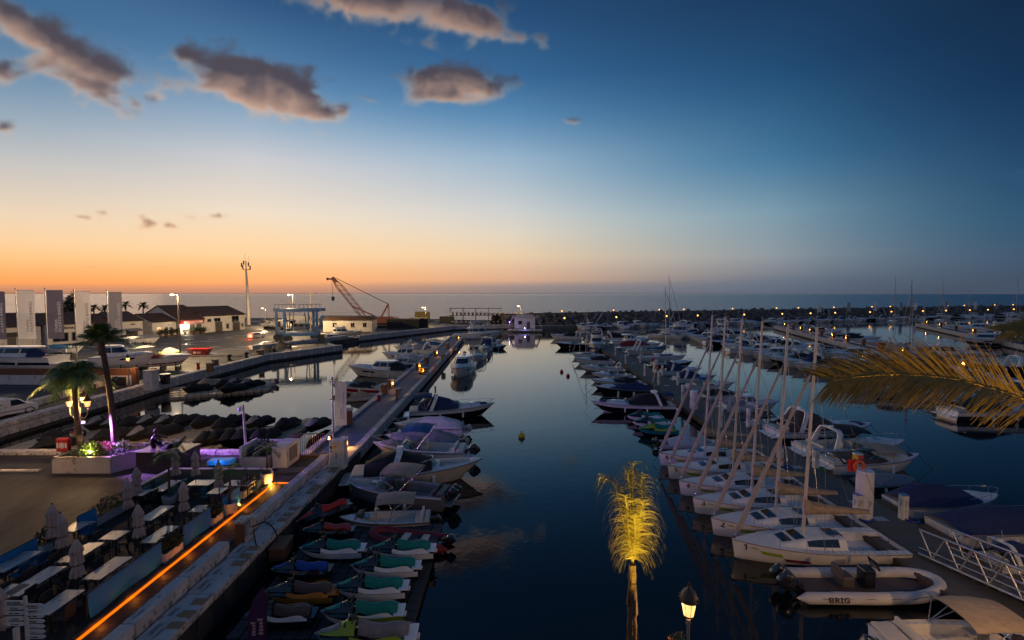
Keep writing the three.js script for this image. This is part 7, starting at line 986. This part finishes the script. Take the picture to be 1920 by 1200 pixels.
// ---------------------------------------------------------------- promenade edge: kerb, big planter, plinth, gate
{
  const t = thing('promenade_kerb', 'low pale kerb wall along the water edge of the promenade', 'kerb'); const g = boxUV(clean(rbox(2.9, .34, .5, .05))); for (let k = 0; k < 14; k++) { const x = -58.5 + k * 2.95; const m = mesh('kerb_stone', g, mats.quaywhite, t, true); m.position.set(x, QH + .17, PZ + .25); } const s = mesh('step_edge', [box(26, .08, .3, -44.5, QH + .05, PZ + 3.6)], mats.quaywhite, t);
  const A = at(98, 888), B = at(207, 888), zf = PZ + .6, w = B.x - A.x, d = A.z - zf, H = 1.05;
  const P = thing('stone_planter', 'large pale stone planter holding two palms and lit shrubs', 'planter', V(A.x, QH, A.z)), wl = M('plantwall', [.6, .52, .45], .85, { map: TX.dirt, bumpMap: TX.grain, bumpScale: .004 });
  const fx = w + 2.2; // splayed flank towards the plinth
  mesh('planter_wall', [slab([[0, 0], [w, 0], [fx, -d], [0, -d]], 0, H - .06)], wl, P); mesh('planter_rim', [box(w, .07, .2, w / 2, H, -.1), box(.2, .07, d, .1, H + .003, -d / 2), rod([w, H, -.1], [fx - .1, H, -d], .09, .09, 4)], wl, P); mesh('soil', [flat([[.18, -.2], [w - .15, -.2], [fx - .3, -d + .15], [.18, -d + .15]], H - .04)], mats.soil, P);
  const sh = [['low green ground cover in the stone planter', 'leaf', .3, .5, 3.0, .5, 1.0, 500, .1], ['green shrub around the warm spotlight', 'leaf', w * .5, .8, 1.6, .9, 1.0, 320, .22], ['pink leaved shrub beside the spotlight', 'flower', w * .66, 1.2, 1.1, .8, .9, 220, .16], ['leafy green shrub under the tall palm', 'leaf', w * .85, 1.6, 1.2, .7, .9, 240, .2], ['violet tinted low shrub at the planter corner', 'leafdark', w * .98, .8, 1.5, .4, .9, 380, .09], ['trailing ground cover on the splayed planter flank', 'leafdark', w + .9, d * .7, 1.6, .45, 1.6, 420, .09]];
  sh.forEach(([l, m, x, z, ww, hh, dd, n, lf], i) => { const b = thing('planter_shrub', l, 'shrub', V(A.x + x + (i === 0 ? 1.4 : 0), QH + H - .05, A.z - z)); mesh('foliage', [clumpGeo(ww, hh, dd, n, 70 + i, lf, .9)], mats[m], b); });
  const sp = V(A.x + w * .55, QH + H + .12, A.z - .5), f = thing('planter_spotlight', 'small warm spotlight among the planter shrubs', 'spotlight', sp); mesh('spot_body', [cylY(.05, .06, .12, 0, -.1, 0, 8)], mats.iron, f); mesh('spot_lens', [ball(.055, 0, .05, 0, 8)], mats.gwarm, f); lampLight(V(0, .16, -.05), [1, .72, .3], 22, f, 2);
  palm('queen_palm', 'shorter feathery palm with a drooping crown in the stone planter', V(A.x + w * .27, QH + H - .05, A.z - 1.1), D(139, 706, -(A.z - 1.1)), { r0: .2, r1: .13, fronds: 26, len: 2.5, leaf: .78, wid: .02, n: 46, droop: 1.5, up0: 1.35, up1: -.15, arc: .62, seed: 12, mat: mats.leaf, bend: -.1 });
  palm('queen_palm', 'taller slender palm with an upright crown in the stone planter', V(A.x + w * .74, QH + H - .05, A.z - 1.7), D(190, 642, -(A.z - 1.7)), { r0: .22, r1: .15, fronds: 28, len: 1.65, leaf: .7, wid: .02, n: 42, droop: 1.5, up0: 1.5, up1: .25, arc: .3, seed: 31, mat: mats.leaf, bend: .12 });
  const lp = thing('triple_lantern', 'three headed lantern beside the shorter palm', 'street lamp', V(A.x + .3, QH, A.z - 1.9)); lanternPost(lp, 3.9); lanternHead(lp, .02, 4.15, -.3, .95, 38); for (const s of [1, -1]) { mesh('lantern_arm', [pipe([[0, 3.3, 0], [s * .3, 3.2, .05], [s * .58, 3.5, .1], [s * .62, 4.0, .1]], .035, 6)], M('lanternpost'), lp); lanternHead(lp, s * .62, 3.95, .1, .95, 38); } mesh('flower_basket', [lathe([[.02, 0], [.3, .05], [.36, .25], [.3, .25]], 14).translate(0, 2.0, .35)], mats.lampstone, lp); mesh('basket_flowers', [clumpGeo(.7, .35, .6, 90, 91, .1).translate(0, 2.2, .35)], mats.flower, lp);
  const lb = thing('lifebuoy_cabinet', 'red lifebuoy cabinet with white ring emblem beside the triple lantern', 'lifebuoy', V(A.x - .1, QH + 1.05, A.z - 1.0)); mesh('cabinet_shell', [rbox(.88, .95, .3, .12, 0, .55, 0)], mats.redpaint, lb); mesh('ring_emblem', [new THREE.RingGeometry(.14, .2, 24).translate(0, .55, .156), new THREE.CircleGeometry(.1, 20).translate(0, .55, .156), new THREE.RingGeometry(.25, .36, 12, 1, -.6, 1.2).translate(0, .55, .156), new THREE.RingGeometry(.25, .36, 12, 1, PI - .6, 1.2).translate(0, .55, .156)], mats.signwhite, lb); mesh('cabinet_leg', [cylY(.04, .04, 1.2, 0, -1.05, -.1, 6)], mats.iron, lb);
  // violet floodlight on the palm trunk
  const vp = D(155, 791, -(A.z - .95)), v = thing('violet_floodlight', 'violet floodlight strapped to the shorter palm', 'floodlight', vp); mesh('flood_body', [rbox(.26, .2, .16, .04, 0, 0, 0, .7)], mats.iron, v); mesh('flood_lens', [rbox(.2, .13, .05, .02, .1, -.02, .08, .7)], mats.gviolet, v); spotLight(vp.clone().add(V(.28, -.02, .14)), V(-20, QH, -34), [.42, .17, 1], 760, .74, .9); mesh('mounting_bracket', [rod([-.3, -.02, 0], [0, -.02, 0], .03)], mats.iron, v);
  // dark plinth with bronze sculpture
  const p0 = at(256, 887), p1 = at(343, 887), pl = thing('sculpture_plinth', 'dark square plinth under the bronze sculpture', 'plinth', V((p0.x + p1.x) / 2, QH, p0.z - .9)); mesh('plinth_block', [box(p1.x - p0.x, 1.35, 1.8, 0, .675, 0)], M('plinthdark', [.035, .02, .03], .5, { map: TX.dirt }), pl); mesh('plinth_top', [box(p1.x - p0.x + .1, .05, 1.9, 0, 1.375, 0)], M('plinthdark'), pl);
  const sc = thing('bronze_sculpture', 'dark bronze sculpture of a figure leaning from a curved boat', 'sculpture', V((p0.x + p1.x) / 2 - .15, QH + 1.4, p0.z - .9)), rows = []; for (let i = 0; i <= 16; i++) { const a = i / 16, x = lerp(-.95, 1.35, a), w2 = .34 * Math.sin(PI * clamp(a, .03, .97)) + .02, y = .25 + .75 * Math.pow(Math.abs(a - .45) * 1.5, 2.2), r = []; for (let j = 0; j <= 10; j++) { const qv = lerp(-1, 1, j / 10); r.push([x, y - .42 * (1 - qv * qv) * Math.sin(PI * clamp(a, .06, .94)) + (a > .9 ? .1 : 0), qv * w2]); } rows.push(r); } const bz = M('bronze', [.05, .035, .03], .35, { metalness: .8 }); mesh('boat_shell', [grid(rows, .9), grid(rows.map(r => r.map(p => [p[0], p[1] - .05, p[2] * 1.08])), .9), rod([0, 0, 0], [0, .2, 0], .25, .12)], bz, sc); mesh('leaning_figure', [ringLoft([ring(-.85, 0, .14, .16, 2, 14), ring(-.88, .3, .2, .2, 2, 14), ring(-.82, .62, .17, .24, 2, 14), ring(-.72, .86, .13, .2, 2, 14), ring(-.68, .98, .06, .07, 2, 14), ring(-.7, 1.05, .1, .09, 2, 14), ring(-.7, 1.2, .11, .1, 2, 14), ring(-.68, 1.3, .05, .05, 2, 14)], .8), pipe([[-.74, .85, .2], [-.4, .7, .26], [-.1, .62, .24]], .06, 6), pipe([[-.74, .85, -.2], [-.4, .7, -.26], [-.1, .62, -.24]], .06, 6)], bz, sc);
}
{ // white corner walls, gate, pillar, camera pole
  const t = thing('corner_planter', 'white walled planter with dark shrubs beside the iron gate', 'planter', at(478, 878)); mesh('planter_wall', [box(1.7, .75, .9, 0, .375, -.45), box(.16, 1.5, 2.1, -.86, .75, -.9), box(2.1, 1.4, .16, .2, .7, -1.9)], mats.wall, t); mesh('soil', [box(1.5, .02, .7, 0, .77, -.45)], mats.soil, t); mesh('foliage', [clumpGeo(1.5, .8, .8, 300, 33, .14).translate(0, .7, -.5), clumpGeo(.9, 1.3, .6, 200, 35, .16).translate(.2, .7, -1.2)], mats.leafdark, t);
  const b = thing('gate_box', 'broad white wall box at the hinge side of the gate', 'wall', at(526, 877)); mesh('box_wall', [rbox(1.0, 1.5, 1.9, .04, 0, .75, -.85)], mats.wall, b); mesh('recessed_panel', [box(.02, .95, 1.2, .511, .8, -.85)], mats.concrete, b);
  const gp = at(540, 859), gq = at(614, 856), L = gq.x - gp.x, g = thing('iron_gate', 'iron bar gate closing the main pier', 'gate', V(gp.x, QH, gp.z)); mesh('gate_rail', [box(L, .06, .05, L / 2, 1.78, 0)], mats.iron, g); mesh('gate_rail', [box(L, .18, .07, L / 2, .12, 0)], mats.wood, g); for (let i = 0; i < 19; i++) mesh('gate_bar', [rod([.06 + i * (L - .12) / 18, .1, 0], [.06 + i * (L - .12) / 18, 1.78, 0], .018, .018, 6)], M('gatepaint', [.14, .11, .11], .45, { metalness: .4 }), g); mesh('gate_lock', [box(.3, .3, .14, .3, .3, .04)], mats.wood, g); lampLight(V(L - .1, 1.15, -.9), [1, .5, .14], 5, g, 3); mesh('gate_lamp', [box(.1, .22, .06, L - .1, 1.15, -.98)], mats.gamber, g);
  const p = thing('gate_pillar', 'thick white pillar with yellow notice beside the iron gate', 'pillar', at(631, 880)); mesh('shaft', [rbox(1.0, 1.95, .7, .03, .05, .975, -.3)], mats.wall, p); mesh('notice', [box(.18, .26, .015, -.05, 1.55, .06)], mats.yellow, p); mesh('intercom', [box(.1, .2, .03, -.33, 1.52, .06), box(.08, .1, .03, -.3, 1.25, .06)], mats.iron, p);
  const c = thing('camera_pole', 'slim pole with a round camera head beside the corner planter', 'pole', at(463, 868)); mesh('pole_tube', [rod([0, 0, 0], [-.15, 4.1, 0], .1, .07, 8)], mats.lampstone, c); mesh('camera_arm', [rod([-.15, 3.9, 0], [-.38, 4.0, 0], .03)], mats.lampstone, c); mesh('camera_head', [ball(.13, -.4, 3.78, 0, 10, 1.3)], mats.signwhite, c);
  struct('walk_ramp', [box(2.2, .02, 1.0, -14.6, QH + .016, -31.6)], M('mat', [.12, .11, .11], .9));
}

// ---------------------------------------------------------------- close to the viewpoint: palm, lanterns, hanging frond
{
  const z = 12, base = V(D(1187, 1190, z).x - .02, QH, -z), top = D(1186, 1058, z), t = thing('feather_palm', 'young palm with a tall yellow lit tuft of fronds over the dark water', 'palm tree', base), d = top.clone().sub(base);
  const rows = []; for (let i = 0; i <= 30; i++) { const a = i / 30, r = lerp(.17, .085, Math.pow(a, 1.2)) * (1 + .09 * Math.sin(i * 2.3)), row = []; for (let j = 0; j < 14; j++) { const qa = j / 14 * 2 * PI; row.push([d.x * a + Math.cos(qa) * r * (1 + .16 * vnoise(j * 1.3, i * .35, 5)), d.y * a, Math.sin(qa) * r * (1 + .16 * vnoise(j * 1.3 + 7, i * .35, 5))]); } rows.push(row); }
  mesh('trunk', [grid(rows, .5, true)], M('drybark', [.17, .11, .07], .9, { map: TX.wood, bumpMap: TX.fold, bumpScale: .08 }), t);
  for (let i = 0; i < 16; i++) { const a = i * 2.4, y = d.y - .1 - i * .24, r = .12 + i * .004, x = d.x * (y / d.y); mesh('leaf_sheath', [prof([[-.07, 0], [.07, 0], [.05, .5], [.015, .62 + .1 * (i % 3)], [-.03, .45]], .02, .004).rotateX(-.06).translate(0, 0, r).rotateY(a).translate(x, y - .5, 0)], M('drybark'), t); }
  // fronds: [points in the photo with a depth offset]
  const F = [[[[1186, 1058, 0], [1187, 1000, .05], [1186, 930, .1], [1187, 868, .05]], 60, .5, 1], [[[1186, 1056, 0], [1172, 990, -.1], [1160, 940, -.05], [1150, 905, .1], [1132, 896, .25]], 54, .5, 1], [[[1187, 1055, 0], [1196, 1010, -.25], [1200, 970, -.45], [1205, 940, -.7]], 54, .46, 1], [[[1187, 1055, 0], [1180, 1010, -.3], [1176, 960, -.55], [1172, 930, -.9]], 50, .46, 1], [[[1187, 1055, 0], [1198, 1000, .3], [1204, 930, .6], [1203, 890, .9]], 50, .48, 1], [[[1187, 1057, 0], [1176, 1005, .3], [1170, 950, .6], [1160, 915, .9]], 44, .42, 1], [[[1187, 1055, 0], [1190, 1020, -.3], [1190, 985, -.6], [1188, 965, -.9]], 44, .45, 1], [[[1187, 1057, 0], [1184, 985, .1], [1180, 915, .1], [1176, 880, .0]], 52, .46, 1]];
  F.forEach(([P, n, len0, m], i) => mesh('frond', [frondGeo(P.map(p => D(p[0], p[1], z + p[2] * .6).sub(base)), { n: Math.round(n * .66), len: len0 * 1.75, wid: .0085, k: 7, droop: 3.0, sweep: .7, seed: 100 + i, rib: .016, u0: .06, lift: .9 })], mats.leafyellow, t));
  const up = thing('palm_uplight', 'ground spotlight at the foot of the yellow lit palm', 'spotlight', V(base.x + .9, QH, base.z + 4.5)); mesh('spot_body', [cylY(.12, .1, .16, 0, 0, 0, 12)], mats.iron, up); mesh('spot_lens', [cylY(.08, .08, .02, 0, .16, 0, 12)], mats.gwarm, up); spotLight(V(base.x + .9, QH + .22, base.z + 4.5), top.clone().add(V(0, 1.5, 0)), [1, .66, .07], 760, .22, .5);
}
{ const p = D(1291, 1159, 12.4); const t = lantern('street_lantern', 'ornate lit lantern on a turned post at the quay edge by the red flowers', V(p.x, QH, -12.4), p.y - QH, 22); mesh('flower_basket', [lathe([[.02, 0], [.25, .05], [.3, .22], [.25, .22]], 14).translate(-.28, p.y - QH - 1.1, 0)], mats.iron, t); mesh('basket_flowers', [clumpGeo(.5, .5, .4, 130, 7, .09, .9).translate(-.26, p.y - QH - .9, 0)], mats.leaf, t); mesh('basket_blossom', [clumpGeo(.45, .55, .4, 26, 9, .07, .9).translate(-.26, p.y - QH - .85, 0)], mats.flower, t); }
// the same lanterns go on along the quay below the picture
lantern('triple_street_lantern', 'three headed lantern of the promenade standing apart from the planter', V(-34, QH, -25.5), 4.6, 22, 3);
for (const [x, z] of [[15.5, 11.4], [25, 11.6]]) lantern('street_lantern', 'ornate lit lantern of the quay row below the viewpoint', V(x, QH, -z), 3.5, 55, 1, 'quay lanterns below the viewpoint');
{ // palm standing beside the viewpoint: two of its fronds hang into view
  const t = thing('phoenix_palm', 'large palm whose amber lit fronds hang in beside the viewpoint', 'palm tree', V(10.6, QH, -7.2)), base = V(10.6, QH, -7.2), top = D(2300, 770, 7.2);
  mesh('trunk', [rod([0, 0, 0], top.clone().sub(base), .24, .2, 12)], mats.bark, t); mesh('crown_boss', [ball(.4, top.x - base.x, top.y - base.y, top.z - base.z, 12, 1.2)], mats.bark, t);
  const P = [[2300, 800, 7.2], [2080, 812, 7.1], [1920, 748, 7], [1806, 714, 6.9], [1719, 703, 6.85], [1631, 704, 6.8], [1556, 714, 6.75]].map(p => D(...p).sub(base));
  mesh('frond', [frondGeo(P, { n: 230, len: .86, wid: .0105, droop: .22, sweep: 1.2, seed: 5, rib: .008, u0: .3, lift: .3, flatUp: V(-.15, .35, .9) })], mats.leafdry, t);
  const P2 = [[2300, 780, 7.2], [2120, 640, 7.3], [1990, 610, 7.4], [1880, 622, 7.5]].map(p => D(...p).sub(base));
  const ul = thing('palm_uplight', 'ground spotlight at the foot of the large palm', 'spotlight', V(5.2, QH, -2.6)); mesh('spot_body', [cylY(.12, .1, .16, 0, 0, 0, 12)], mats.iron, ul); mesh('spot_lens', [cylY(.08, .08, .02, 0, .16, 0, 12)], mats.gwarm, ul); spotLight(V(5.2, QH + .22, -2.6), D(1790, 705, 6.9), [1, .48, .05], 2300, .36, .7);
  mesh('frond', [frondGeo(P2, { n: 110, len: .5, wid: .01, droop: .2, sweep: 1.3, seed: 9, rib: .008, u0: .3, flatUp: V(-.1, .5, .8) })], mats.leafdry, t);
}
renderer.render(scene, camera);
